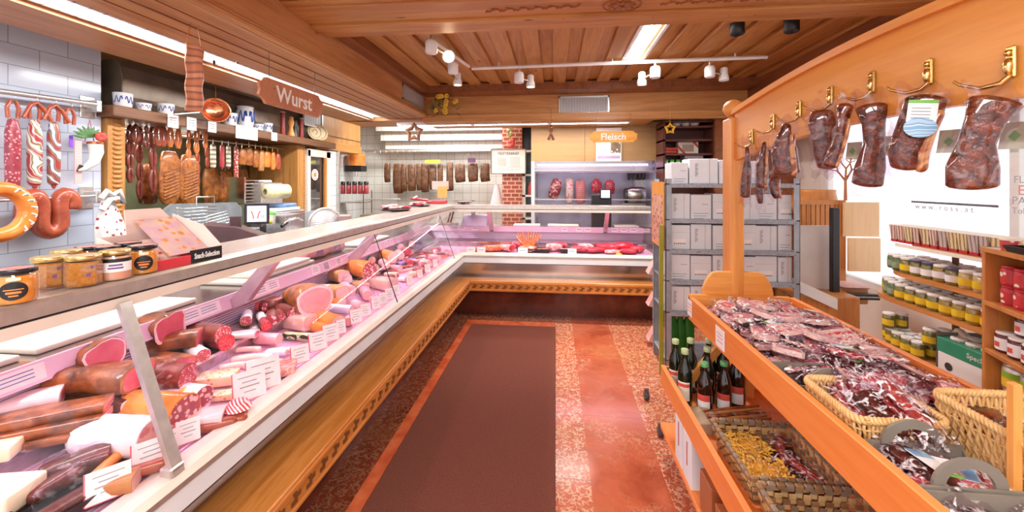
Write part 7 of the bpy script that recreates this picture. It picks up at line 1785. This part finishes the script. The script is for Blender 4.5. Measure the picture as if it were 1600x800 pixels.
F_ = [ # front deck
 ('cheese', -2, 776, 92, -12, 'large pale yellow wrapped cheese block at the lower left corner', 0, 0, 0), ('dried', 122, 722, 85, 20, 'dark red dried beef with purple cut behind the black tray', 0, .01, 1), ('dried', 92, 752, 76, 30, 'second dried beef piece left of the black tray', 0, 0, 1),
 ('fresh', 172, 724, 72, 62, 'thick orange fresh sausage standing left in the black tray', 0, .02, 0), ('fresh', 200, 730, 62, 55, 'thick orange fresh sausage right in the black tray', 0, .02, 0), ('pinks', 214, 737, 84, 25, 'coarse pink sausage lying at the tray front', 0, .02, 0), ('fresh', 52, 756, 34, 80, 'small orange sausage end beside the cheese block', 0, 0, 0),
 ('smokeslab', 110, 785, 120, 30, 'dark ham piece in the black tray at the bottom edge', 0, .015, 0), ('brown', 175, 758, 70, 10, 'pinkish brown loaf in the black tray behind the price card', 0, .01, 0),
 ('chunky', 188, 682, 118, -14, 'big white cased ham roll with chunky pink cut end', 0, 0, 0), ('orangebig', 245, 643, 112, -16, 'orange loaf with white string and dark mosaic cut', 0, 0, 0), ('label', 290, 616, 82, -20, 'white wrapped sausage with yellow print and speckled cut', 0, 0, 0),
 ('aspic', 340, 592, 62, 14, 'clear block of meat in aspic behind the gingham jar', 0, 0, 0), ('aspic', 352, 618, 40, 10, 'small brown aspic piece left of the gingham jar', 0, 0, 0), ('fat', 305, 655, 92, 16, 'long pink knuckle piece before the orange loaf', 0, .01, 0), ('pinks', 322, 668, 84, 22, 'brown pink sausage lying along the front rail, rear one', 0, 0, 0), ('pinks', 338, 664, 80, 26, 'brown pink sausage lying along the front rail, front one', 0, 0, 0),
 ('pale', 372, 572, 52, 12, 'white sausage in yellow printed wrap by the tray edge', 0, 0, 0), ('pale', 395, 560, 60, 14, 'pale veal sausage, upper one beside the leberkaese', 0, 0, 0), ('pale', 412, 568, 60, 12, 'pale veal sausage, lower one beside the leberkaese', 0, 0, 0), ('meatloaf', 428, 578, 72, 24, 'flat pink meat loaf near the large price card', 0, 0, 0), ('pale', 385, 547, 44, 10, 'small pale sausage behind the veal sausages', 0, 0, 0), ('pale', 440, 548, 44, 12, 'thick pale sausage near the patterned wrap', 0, 0, 0),
 ('blue', 432, 552, 34, 8, 'white sausage with small printed wrap', 0, 0, 0), ('pink', 419, 530, 40, -4, 'pale pink roll left of the black and green printed roll', 0, 0, 0), ('herbroll', 467, 526, 52, -3, 'black and green printed sausage roll on front deck', 0, 0, 0), ('loaf', 466, 502, 56, -14, 'pale wrapped ham loaf in the middle of the front deck', 0, 0, 1),
 ('orange', 514, 502, 54, -25, 'orange cased sausage with large pale cut face', 0, 0, 0), ('orange', 500, 512, 34, -20, 'orange piece tucked beside the pale cut sausage', 0, 0, 0), ('halfham', 545, 500, 28, -60, 'upright pink ham slice next to a price card', 0, 0, 0), ('fresh', 508, 482, 44, 12, 'orange sausage in front of the large cooked ham', 0, 0, 0), ('blue', 532, 483, 46, -4, 'blue and white wrapped sausage behind the pale cut one', 0, 0, 0), ('pink', 560, 478, 30, -30, 'pink sausage beside the blue wrapped one', 0, 0, 0),
 ('orange', 524, 472, 34, -20, 'small orange loaf near the brown baked loaf', 0, 0, 0), ('pink', 572, 458, 36, -50, 'wrapped pink roll with grey ringed cut in the deck middle', 0, 0, 1), ('brown', 560, 447, 38, -30, 'brown pink roll behind the grey ringed one', 0, 0, 1), ('loaf', 600, 443, 46, -16, 'pale orange wrapped loaf near the glass joint', 0, 0, 1), ('pink', 586, 470, 24, -30, 'small pink sausage near the price cards', 0, 0, 0), ('loaf', 612, 430, 22, 10, 'small pale packet right of the glass joint', 0, 0, 0), ('blue', 612, 450, 22, 0, 'lilac printed packet by the glass joint', 0, 0, 0),
 ('purple', 634, 410, 44, 60, 'purple cased long sausage leaning near the corner, lower one', 0, 0, 0), ('purple', 646, 388, 44, 62, 'purple cased long sausage leaning near the corner, upper one', 0, 0, 0), ('wiener', 662, 370, 50, 60, 'orange thin sausage by the corner, left of pair', 0, .01, 0), ('wiener', 672, 370, 50, 60, 'orange thin sausage by the corner, right of pair', 0, .01, 0)]
for (k, px, py, w, rz, lb, tl, lf, wr) in F_: item(k, px, py, w, rz, lb, 0, tl, lf, wr)
rr = random.Random(5)
for i in range(46):  # small goods packed toward the corner
    y = 3.3+1.42*(i//2)/23+rr.uniform(-.02, .02); x = -1.2-.15*(i % 2)-rr.random()*.1; k = rr.choice(['pink', 'pinks', 'pale', 'loaf', 'red', 'wiener', 'dark', 'fat', 'halfham', 'blue'])
    q = camo_px = None
    L = rr.uniform(.07, .12); fn, hk = KN[k]; key = (k, round(L, 2))
    e = empty(NAMES.get(k, 'sausage_piece'), (x, y, zdeck(x, 0)+.003), label=f'small sausage piece, {ORD[i//2]} toward the corner in the {["front", "rear"][i % 2]} row of the front deck', cat='sausage', group='small pieces packed toward the counter corner', rot=(0, 0, R(rr.uniform(-70, 60))))
    if key in made: o = made[key].copy(); COL.objects.link(o); o.parent = e
    else: o = fn(L).obj('piece', e); made[key] = o
# string on the orange loaf, black trays
e = empty('black_meat_tray', spot_on(140, 758, .03, 0), label='black plastic tray holding fresh sausages near the lower left', cat='tray', rz=R(80))
b = B(); b.rings([[V((sx*k, sy*k, z)) for sx, sy in ((-.13, -.085), (.13, -.085), (.13, .085), (-.13, .085))] for k, z in ((.88, .003), (1, .03), (.96, .03), (.84, .008))], black, smooth=False); b.obj('tray_body', e)
# gingham jar
e = empty('gingham_lid_jar', spot_on(372, 645, .06, 0), label='small jar of red relish with gingham cloth lid behind the price cards', cat='jar')
b = B(); b.lathe([(.028, 0), (.032, .01), (.028, .05), (.024, .055)], redp, 14); b.obj('jar_body', e); b = B(); b.lathe([(.043, .048), (.03, .062), (.028, .072), (.005, .075)], stripes('red_gingham', ['#d8303c', '#f6eef0'], 'DIAGONAL', 40, dist=0, rnd_=False), 18); b.obj('cloth_lid', e)
# ---- price cards along the glass front
TG = [(170, 776, 52, 44), (237, 733, 46, 40), (268, 712, 16, 34), (294, 690, 30, 32), (390, 628, 44, 40), (412, 600, 46, 44), (469, 562, 26, 25), (497, 540, 26, 26), (517, 520, 24, 24), (533, 512, 14, 20), (556, 501, 18, 20), (571, 489, 16, 18), (587, 478, 14, 18), (598, 470, 13, 16), (608, 461, 13, 16), (618, 450, 13, 14), (640, 433, 11, 13), (656, 424, 10, 12), (668, 412, 10, 12), (680, 402, 9, 11)]
words_ = {0: 'Mostschober\n€ 18,90', 1: 'Polnische\n€ 0,98', 4: 'Cabanossi\n€ 1,50', 5: 'Extrawurst\n€ 1,40'}
for i, (px, py, w, h) in enumerate(TG):
    p = at(px, py, x=-1.165); dd = V((p.x, p.y, 0)).dot(V((-sn, cs, 0))); W, Hh = w*dd/CF*1.0, h*dd/CF*1.05
    p.z = .722+Hh*.5
    e = empty('price_card', p, label=f'white price card with pink edge, {ORD[i]} from the camera along the front glass', cat='price card', group='price cards behind the front glass', rot=(R(-14), 0, R(52)))
    b = B(); b.box(-W/2, W/2, -.001, .001, -Hh/2, Hh/2, paper); cd = b.obj('card', e)
    b = B(); b.box(-W/2-.003, -W/2, -.002, .002, -Hh/2, Hh/2, pinkedge); b.box(-W/2, W/2, -.002, .002, -Hh/2-.002, -Hh/2, pinkedge); b.obj('holder_edge', e)
    b = B()
    for k in range(4): ww = W*(.35, .22, .30, .18)[k]; b.box(-ww, ww, -.0016, -.001, Hh*(.28-.17*k), Hh*(.28-.17*k)+Hh*(.03 if k != 2 else .045), greyprint if k % 2 else MATS['grey_ink'])
    tag(b.obj('print_line', cd), kind='stuff')
# labels on the rear rail
LB = [(25, 603, 46), (118, 0, 0), (298, 498, 27), (327, 487, 26), (384, 466, 22), (408, 457, 18), (427, 448, 16), (493, 421, 13), (510, 414, 11), (530, 407, 10), (510, 416, 9), (528, 408, 8), (566, 398, 8), (574, 395, 8), (590, 388, 8), (603, 380, 8), (612, 376, 8), (622, 371, 7)]
k_ = 0
for px, py, w in LB:
    if not w: continue
    p = at(px, py, x=-1.652); dd = V((p.x, p.y, 0)).dot(V((-sn, cs, 0))); W = w*dd/CF*1.6; p.z = .94
    e = empty('rail_label', (p.x, p.y, .94), label=f'small lilac lit label, {ORD[k_]} from the camera on the rear label rail', cat='label', group='labels on the rear rail', rot=(0, R(-15), 0)); k_ += 1
    b = B(); b.box(.0, .0016, -W/2, W/2, -.026, .026, paper); cd = b.obj('card', e); b = B()
    for j in range(3): b.box(.0016, .002, -W*.35, W*.3, .012-.012*j, .015-.012*j, MATS['blue_print'])
    tag(b.obj('print_line', cd), kind='stuff')
# boards and things on the worktop
for i, (y0, y1, z, lb) in enumerate(((.5, 1.16, .965, 'white cutting board on the worktop nearest the camera'), (1.2, 1.82, .965, 'white cutting board on the worktop before the first steel arm'), (2.12, 2.8, .965, 'lower white cutting board of the stacked pair behind the label rail'), (2.2, 2.75, .989, 'upper white cutting board of the stacked pair'), (3.5, 4.15, .965, 'white cutting board on the worktop near the corner'))):
    e = empty('cutting_board', (-1.86, (y0+y1)/2, z), label=lb, cat='cutting board'); b = B(); b.box(-.145, .125, -(y1-y0)/2, (y1-y0)/2, 0, .022, boardwhite, .006, 2); b.obj('board', e)
for i, (x, x1_) in enumerate(((-.55, -.2), (.75, 1.05), (-.1, .3))):
    e = empty('cutting_board', ((x+x1_)/2, 5.42, .965), label=['white cutting board on the far worktop, left of the arm', 'white cutting board on the far worktop at the right end', 'white cutting board on the far worktop in the middle'][i], cat='cutting board'); b = B(); b.box(-(x1_-x)/2, (x1_-x)/2, -.11, .11, 0, .022, boardwhite, .005, 2); b.obj('board', e)
e = empty('white_slicer_body', (-1.80, .86, .985), label='lilac white rounded machine housing at the left edge behind the glass', cat='machine'); b = B(); b.box(-.12, .08, -.3, .12, 0.01, .13, plain('lilac_enamel', '#cfc4d8', '#dcd2e4', 6, .25), .03, 3); b.obj('housing', e); b = B(); b.box(-.1, .1, .0, .18, -.0, .012, darkgrey, .004); b.obj('foot', e)
for i, (y, z, L) in enumerate(((2.95, .965, .2), (3.2, .965, .22))):
    e = empty('ham_sausage', (-1.84, y, z), label=['pink ham roll lying on the worktop, nearer one', 'pink ham roll with label lying on the worktop, farther one'][i], cat='sausage', rz=R(80)); sausage('', L, .05, pinkham, pinkcut, rmat=fatm).obj('piece', e); b = B(); b.tube([(-.02, 0, .05), (.05, 0, .05)], .0515, purplec, 14, caps=False); b.obj('printed_wrap', e)
# ---- far counter goods
rr = random.Random(9); XK0, XK1 = -1.0, .98
GK = 'fresh meat in the far display counter'
def far_item(b, nm, x, yo, label, cat, rz=0, z=0, part='meat'):
    e = empty(nm, (x, Y0+yo, .705+(yo-.16)*.0946+z), label=label, cat=cat, group=GK, rz=R(rz)); b.obj(part, e); return e
def cut(L, w, h, m, seed): b = B(); loft(b, [V((-L/2+L*i/5, .01*sin(i*1.9+seed), h)) for i in range(6)], [(w*(.6+.4*sin(pi*(i+.6)/6.2)), h*(.6+.4*sin(pi*(i+.6)/6.2))) for i in range(6)], m, 16, amp=.25, seed=seed, pw=2.5, round0=.6, round1=.6); return b
freshpink = marb('fresh_pork', '#e07880', '#ec9498', '#f8d8d0', 12, .05); redder = plain('lean_beef', '#b8142c', '#d42a42', 20, .3, rnd_=True, coat=.4)
zone = [(-.98, 'wiener'), (-.80, 'pork'), (-.62, 'ham'), (-.08, 'skew'), (.0, 'mix')]
for i in range(5): far_item(sausage('', .16, .016, tansau, bend=.01), 'thin_sausage', -.98+.028*i, .27+.015*i, f'thin orange sausage, {ORD[i]} from the left in the far counter', 'sausage', 130)
for i in range(3): far_item(cut(.17, .07, .035, marb('marinated_pork', '#d8502c', '#e47a4a', '#f0b890', 10, .05), i), 'marinated_steak', -.78+.08*i, .30+.03*i, f'orange marinated steak, {ORD[i]} from the left in the far counter', 'meat', 30*i)
far_item(ham(.2, .075, .04, freshpink, .15, 2, leanred, fatm, .1), 'pork_loin', -.60, .33, 'pink pork loin with red cut left of the skewers', 'meat', -30)
sk = empty('skewer_platter', (-.33, Y0+.36, .722), label='round platter of orange skewers fanned upright behind an egg', cat='platter', group=GK)
b = B(); b.lathe([(.1, 0), (.14, .012), (.13, .014)], steel, 22); b.obj('plate', sk)
for i in range(11): a = -1.15+i*.23; b = B(); b.tube([(.04*sin(a), .02, .03), (.15*sin(a), .05, .06+.13*cos(a*.7)), (.17*sin(a), .055, .08+.15*cos(a*.7))], [.008, .009, .003], orangeskin if i % 2 else MATS['marinated_pork'], 7); b.obj('skewer', sk)
for i in range(8): a = i*.8; b = B(); b.ell((.08*cos(a), -.04+.04*sin(a), .035), (.035, .03, .022), MATS['marinated_pork'], 8, 6, amp=.3, seed=i); b.obj('meat_piece', sk)
b = B(); b.ell((.04, -.09, .045), (.03, .022, .018), white, 12, 8); b.obj('egg_half', sk)
def bt(x, yo, lb, m, n=3):
    e = empty('black_meat_tray', (x, Y0+yo, .705+(yo-.16)*.0946+.002), label=lb, cat='tray', group=GK); b = B(); b.rings([[V((sx*k, sy*k, z)) for sx, sy in ((-.085, -.07), (.085, -.07), (.085, .07), (-.085, .07))] for k, z in ((.8, .0), (1, .045), (.93, .045), (.75, .006))], black, smooth=False); b.obj('tray_body', e)
    for i in range(n): b = cut(.09, .03, .014, m, i); b.obj('meat_slice', e, loc=(-.03+.03*i, .0, .015), rot=(0, 0, i))
bt(-.14, .28, 'black tray of sliced meat right of the skewers', MATS['marinated_pork']); bt(.13, .30, 'black tray of minced meat in the middle of the far counter', freshpink)
spec_ = [(-.02, .35, .16, .05, .045, freshpink, 'curly pink ribs piece beside the black tray'), (.28, .33, .17, .07, .035, leanred, 'red steak pile right of the middle black tray'), (.36, .42, .15, .06, .04, freshpink, 'pink rolled roast behind the red steaks'), (.48, .32, .2, .07, .03, redder, 'flat deep red beef, first of the row at right'), (.62, .40, .24, .08, .045, redder, 'long deep red beef fillet, rear of the right row'), (.66, .27, .15, .06, .025, freshpink, 'pale pork chops before the beef fillet'), (.80, .42, .22, .08, .05, redder, 'deep red beef roast near the right end'), (.84, .29, .16, .07, .03, redder, 'red beef slices at the right end front'), (.95, .36, .12, .06, .04, leanred, 'marbled beef piece against the right end glass'), (.05, .45, .16, .06, .04, leanred, 'red roast at the rear middle of the far counter'), (-.45, .47, .16, .06, .04, leanred, 'red meat at the rear left behind the skewers')]
for i, (x, yo, L, w, h, m, lb) in enumerate(spec_): far_item(cut(L, w, h, m, i*3), 'fresh_meat_cut', x, yo, lb, 'meat', rr.uniform(-25, 25))
far_item(B().ell((0, 0, .012), (.04, .02, .012), MATS['lemon'], 10, 6), 'yellow_pepper', .72, .21, 'yellow pepper pieces before the beef at right', 'vegetable')
for i, (px, w) in enumerate(((736, 13), (752, 13), (817, 15), (894, 13))):
    p = at(px, 392, y=Y0+.19); e = empty('price_card', (p.x, p.y, .745), label=f'white price card, {ORD[i]} from the left at the front of the far counter', cat='price card', rot=(R(-12), 0, 0)); W = w*4.9/CF
    b = B(); b.box(-W/2, W/2, -.001, .001, -.03, .035, paper); cd = b.obj('card', e); b = B(); b.box(-W*.35, W*.3, -.0018, -.001, 0, .006, greyprint); b.obj('print_line', cd)
# labels on the far rail
for i, px in enumerate((712, 722, 742, 882, 905, 918, 960, 975, 990, 1010)):
    p = at(px, 360, y=Y0+.675); e = empty('rail_label', (p.x, p.y, .94), label=f'lilac label on the far label rail, {ORD[i]} from the left', cat='label', group='labels on the far rail', rot=(R(-15), 0, 0)); b = B(); b.box(-.04, .04, -.0016, 0, -.024, .024, paper); cd = b.obj('card', e); b = B(); b.box(-.03, .03, -.0022, -.0016, 0, .012, plain('violet_print', '#b48cc8', '#c4a0d4', 9)); b.obj('print', cd)
# ---------------------------------------------------------------- goods on the counter top
ZT = 1.2665
def top(px, py): return at(px, py, z=ZT)
orj = plain('orange_spread', '#e08a2a', '#eea040', 30, .25, coat=.6); must = plain('grain_mustard', '#a8641e', '#c8883a', 120, .3, coat=.6); pinkj = plain('pink_spread', '#e0a080', '#ecb498', 30, .3)
goldlid = plain('gold_lid', '#c8a860', '#e8d49c', 14, .25, .8); blk = plain('black_lid', '#1c1a20', '#2a272e', 9, .25); ylab = plain('yellow_paper_label', '#eeb040', '#f4c460', 8, .5); purpl = plain('purple_print', '#6a4a8a', '#8a6aa8', 9)
def tjar(px, py, w, h, kind, label, rz=0):
    p = top(px, py); dd = V((p.x, p.y, 0)).dot(V((-sn, cs, 0))); r = w*dd/CF/2*.86; H_ = h*dd/CF; seg = 8 if kind == 1 else 24
    e = empty('glass_jar', p, label=label, cat='jar', group='jars on the counter top', rz=R(rz)); f = {0: orj, 1: must, 2: pinkj}[kind]
    b = B(); b.lathe([(r*.86, .002), (r*.95, .008), (r*.95, H_*.72), (r*.84, H_*.80)], f, seg, smooth=kind != 1); b.obj('contents', e)
    b = B(); b.lathe([(r*.88, 0), (r, .005), (r, H_*.76), (r*.86, H_*.84), (r*.86, H_*.87)], jarglass, seg, caps=False, smooth=kind != 1); b.obj('glass_body', e)
    b = B(); b.lathe([(r*.9, H_*.85), (r*.95, H_*.86), (r*.95, H_*.985), (r*.9, H_), (r*.8, H_*.992)], goldlid if kind == 1 else blk if kind == 0 else goldlid, 28, capm=(black, goldlid if kind else plain('red_lid_print', '#d8a8a0', '#c05048', 30, .3))); b.obj('lid', e)
    a0 = R(-38-rz)
    def lab(c, half, z0, z1, k=1.006): return lambda u, v_: V((r*k*cos(c-half+2*half*u), r*k*sin(c-half+2*half*u), H_*(z0+(z1-z0)*v_)))
    if kind == 0:
        b = B(); rg = [[V((r*q*cos(a0+.62*cc*cos(t)), r*q*sin(a0+.62*cc*cos(t)), H_*(.4+.26*cc*sin(t)))) for t in [2*pi*i/28 for i in range(28)]] for cc, q in ((.001, 1.012), (.5, 1.012), (1, 1.008))]; b.rings(rg, black, True, False, False); cd = b.obj('oval_label', e, fix=False)
        b = B(); b.grid(lab(a0, .42, .42, .45, 1.02), 8, 1, orangeskin); b.grid(lab(a0, .32, .32, .38, 1.02), 8, 1, orangeskin); b.grid(lab(a0, .2, .24, .28, 1.02), 8, 1, orangeskin); b.grid(lab(a0, .3, .68, .77, 1.01), 6, 1, cheesec); b.obj('label_print', cd, fix=False)
    elif kind == 1:
        b = B(); b.grid(lab(R(-22.5-45*0)-0, .38, .1, .72, .945), 1, 1, ylab, False); cd = b.obj('paper_label', e, fix=False)
        b = B(); b.grid(lab(R(-22.5), .12, .34, .44, .955), 1, 1, purpl, False); b.grid(lab(R(-10), .1, .58, .68, .955), 1, 1, purpl, False); b.obj('label_print', cd, fix=False)
    else:
        b = B(); b.grid(lab(a0, 1.2, .62, .74), 16, 1, black); b.grid(lab(a0, 1.2, .30, .62), 16, 1, paper); cd = b.obj('paper_label', e, fix=False); b = B(); b.grid(lab(a0, .4, .50, .56, 1.014), 6, 1, purpl); b.grid(lab(a0, .45, .40, .46, 1.014), 6, 1, purpl); b.obj('label_print', cd, fix=False)
tjar(24, 472, 58, 54, 0, 'orange spread jar with black lid and black oval label, leftmost on the counter'); tjar(78, 448, 52, 48, 1, 'gold lidded mustard jar with yellow label, left one in front'); tjar(130, 446, 52, 48, 1, 'gold lidded mustard jar with yellow label, right one in front')
tjar(180, 436, 46, 46, 2, 'jar with white label and dark band in the middle of the row'); tjar(223, 426, 44, 44, 0, 'orange spread jar with black lid beside the snack box')
tjar(104, 434, 44, 44, 1, 'gold lidded mustard jar in the rear row, mostly hidden'); tjar(140, 424, 42, 40, 0, 'black lidded jar behind the two mustard jars'); tjar(168, 424, 40, 40, 0, 'black lidded jar in the rear row behind the white labelled jar'); tjar(200, 418, 40, 40, 0, 'black lidded jar in the rear row next to the snack box')
# snack display carton
A = top(240, 424); Z = top(346, 402); ax = (Z-A); Ls = ax.length; e = empty('snack_display_box', A, label='pink white cardboard display box of dried sausage snacks on the counter', cat='display box', rz=atan2(ax.y, ax.x))
pkc = plain('pale_pink_card', '#f2d4cc', '#f8e0d8', 7, .5); cr = plain('crimson_card', '#d8303c', '#e04450', 7, .5)
b = B(); b.box(0, Ls, 0, .22, 0, .004, pkc); b.box(0, Ls*.5, -.002, .002, 0, .03, cr); b.box(Ls*.5, Ls, -.002, .002, 0, .045, black); b.prism([(Ls, 0, 0), (Ls, .22, 0), (Ls, .22, .16), (Ls, .08, .12), (Ls, 0, .045)], (.003, 0, 0), pkc); b.prism([(0, 0, 0), (0, .22, 0), (0, .22, .10), (0, 0, .03)], (.003, 0, 0), pkc)
b.prism([(0, .22, 0), (Ls, .22, 0), (Ls, .22, .14), (Ls*.85, .23, .185), (Ls*.35, .23, .185), (Ls*.35, .22, .1), (0, .22, .1)], (0, .003, 0), pkc); b.obj('carton_body', e)
text_mesh('Snack-Selection', .027, white, 'lettering', e, (Ls*.75, -.004, .022), (R(90), 0, 0), bold=.0006, sx=Ls/.42)
b = B(); b.grid(lambda u, v_: V((Ls*(.37+.6*u), .20-.15*(1-v_), .03+.12*v_)), 2, 2, speck('snack_photo_print', '#d8b4c8', '#e8c8b8', '#e89a50', 40, .5, th2=.2)); b.obj('printed_header', e, fix=False)
for i in range(6):
    s_ = empty('snack_sausage_pack', e.matrix_basis @ V((0, 0, 0)), label=f'flat {"pale" if i < 4 else "red"} snack sausage packet in the display box, {ORD[i]} from the left', cat='packet', rz=e.rotation_euler.z)
    M_ = Matrix.Translation(A) @ Matrix.Rotation(e.rotation_euler.z, 4, 'Z'); s_.location = M_ @ V((Ls*(.1+.14*i), .10, .035)); s_.rotation_euler = (R(35), 0, e.rotation_euler.z)
    b = B(); b.cbox((0, 0, 0), (.05, .16, .008), pkc if i < 4 else cr, .003); b.obj('packet_body', s_); b = B(); b.lathe([(.005, .0045), (.014, .0045), (.014, .005)], redink, 12, Matrix.Diagonal((1, .5, 1, 1))); b.obj('logo_oval', s_)
# meat trays at the corner
def plat(px, py, L, w, lb, n=7, seed=0):
    e = empty('meat_platter', top(px, py), label=lb, cat='platter', rz=R(65)); b = B(); b.lathe([(.02, 0), (.8, .0), (1, .014), (.95, .014), (.78, .004)], black, 24, Matrix.Diagonal((L/2, w/2, 1, 1))); b.obj('plate', e); q = random.Random(seed)
    for i in range(n): b = cut(.12, .035, .014, [leanred, freshpink, fatm][i % 3], i+seed); b.obj('meat_slice', e, loc=(q.uniform(-.3, .3)*L, q.uniform(-.25, .25)*w, .012+.006*(i//2)), rot=(0, R(q.uniform(-12, 12)), q.uniform(0, 3)))
plat(618, 329, .36, .24, 'oval black platter of red and white sliced meat on the counter corner, nearer', 9, 1); plat(655, 322, .32, .22, 'oval black platter of pink sliced meat on the counter corner, farther', 8, 4)
e = empty('red_meat_tray', top(684, 318), label='red plastic tray with packed meat at the counter corner', cat='tray'); b = B(); b.cbox((0, 0, .02), (.22, .16, .04), cr, .008); b.obj('tray_body', e)
e = empty('red_packet', top(655, 316)+V((0, 0, .02)), label='red and white meat packets lying on the farther platter', cat='packet', rz=.4); b = B(); b.cbox((0, 0, .02), (.24, .12, .03), MATS['lean_beef'], .01, (0, .1, 0)); b.cbox((-.05, 0, .05), (.06, .12, .02), pkc, .005, (0, -.5, 0)); b.obj('packet_body', e)
p = top(692, 316); e = empty('card_stand', p, label='pink and yellow price signs on a stand at the counter corner', cat='sign')
b = B(); b.tube([(0, 0, 0), (0, 0, .14)], .006, steel, 6); b.box(-.06, .06, -.04, .04, 0, .008, steel); b.obj('stand', e)
for (x0, y0, x1, y1, m, nm) in ((675, 283, 701, 296, plain('pink_card', '#f0c8c0', '#f6d6ce', 9), 'pink_sign'), (684, 291, 699, 309, plain('amber_card', '#f2b860', '#f6c678', 9), 'yellow_sign')):
    a = at(x0, y0, y=p.y); z = at(x1, y1, y=p.y); b = B(); o = -.01 if nm[0] == 'y' else 0; b.box(a.x-p.x, z.x-p.x, -.004+o, o, z.z-ZT, a.z-ZT, m); b.obj(nm, e)
e = empty('steel_bowl', top(728, 319), label='shallow pink tinted steel bowl on the far counter top', cat='bowl'); e.location = at(725, 316, y=5.25); b = B(); b.lathe([(.05, -.04), (.1, 0), (.16, .02), (.15, .02), (.09, .004)], steel_pink, 22); b.obj('bowl', e)
# ---------------------------------------------------------------- light
w = bpy.data.worlds.new('sky'); scn.world = w; w.use_nodes = True
bg = w.node_tree.nodes['Background']; bg.inputs[0].default_value = (1.0, .98, .96, 1); bg.inputs[1].default_value = 1.5
def area(name, loc, rot, sx, sy, power, col=(1, 1, 1)):
    l = bpy.data.lights.new(name, 'AREA'); l.shape = 'RECTANGLE'; l.size = sx; l.size_y = sy; l.energy = power; l.color = col
    o = bpy.data.objects.new(name, l); COL.objects.link(o); o.location = loc; o.rotation_euler = rot; return o
def spot(name, loc, tgt, power, ang=60, col=(1, .86, .68)):
    l = bpy.data.lights.new(name, 'SPOT'); l.energy = power; l.spot_size = R(ang); l.spot_blend = .6; l.color = col; l.shadow_soft_size = .04
    o = bpy.data.objects.new(name, l); COL.objects.link(o); o.location = loc
    o.rotation_euler = (V(tgt)-V(loc)).to_track_quat('-Z', 'Y').to_euler(); return o
area('strip_light_glow', (-2.365, 1.0, 2.395), (0, 0, 0), .16, 3.2, 50, (1, .97, .95))
area('strip_light_glow', (-2.365, 4.0, 2.395), (0, 0, 0), .16, 2.5, 60, (1, .97, .95))
area('header_strip_glow', (-.6, 5.56, 2.325), (0, 0, 0), 3.0, .1, 30, (1, .95, .93))
area('recessed_light_glow', (.76, 3.62, 2.75), (0, 0, 0), .16, 1.0, 70, (1, .97, .94))
area('case_lamp_glow', (-1.325, 2.4, 1.19), (0, R(-8), 0), .03, 4.4, 11, (1, .62, .8))
area('case_lamp_glow', (.05, 4.935, 1.19), (R(-8), 0, 0), 2.1, .03, 6, (1, .62, .8))
area('niche_tube_glow', (-3.55, 3.3, 1.97), (0, R(-25), 0), .04, .9, 7, (1, .93, .82))
area('staff_area_fill', (-1.9, 6.3, 2.7), (0, 0, 0), 1.8, .3, 60, (1, .98, .94))  # added fill without a fitting, brightens the far tiles
area('front_fill', (.3, -.7, 2.6), (0, 0, 0), 2.4, .5, 105, (1, .96, .9))  # unseen fill added behind the camera to lift the whole shop
for (c, a_) in spots_: spot('track_spot_beam', c+V(a_)*.07, c+V(a_)*2+V((0, .2, -.4)), 45, 75)
scn.view_settings.view_transform = 'Standard'
scn.view_settings.look = 'None'
scn.view_settings.exposure = 0; scn.view_settings.gamma = 1; scn.view_settings.use_curve_mapping = False
scn.cycles.use_denoising = True
scn.cycles.transparent_max_bounces = 24
scn.cycles.max_bounces = 7
scn.cycles.caustics_reflective = False; scn.cycles.caustics_refractive = False
scn.cycles.sample_clamp_indirect = 4
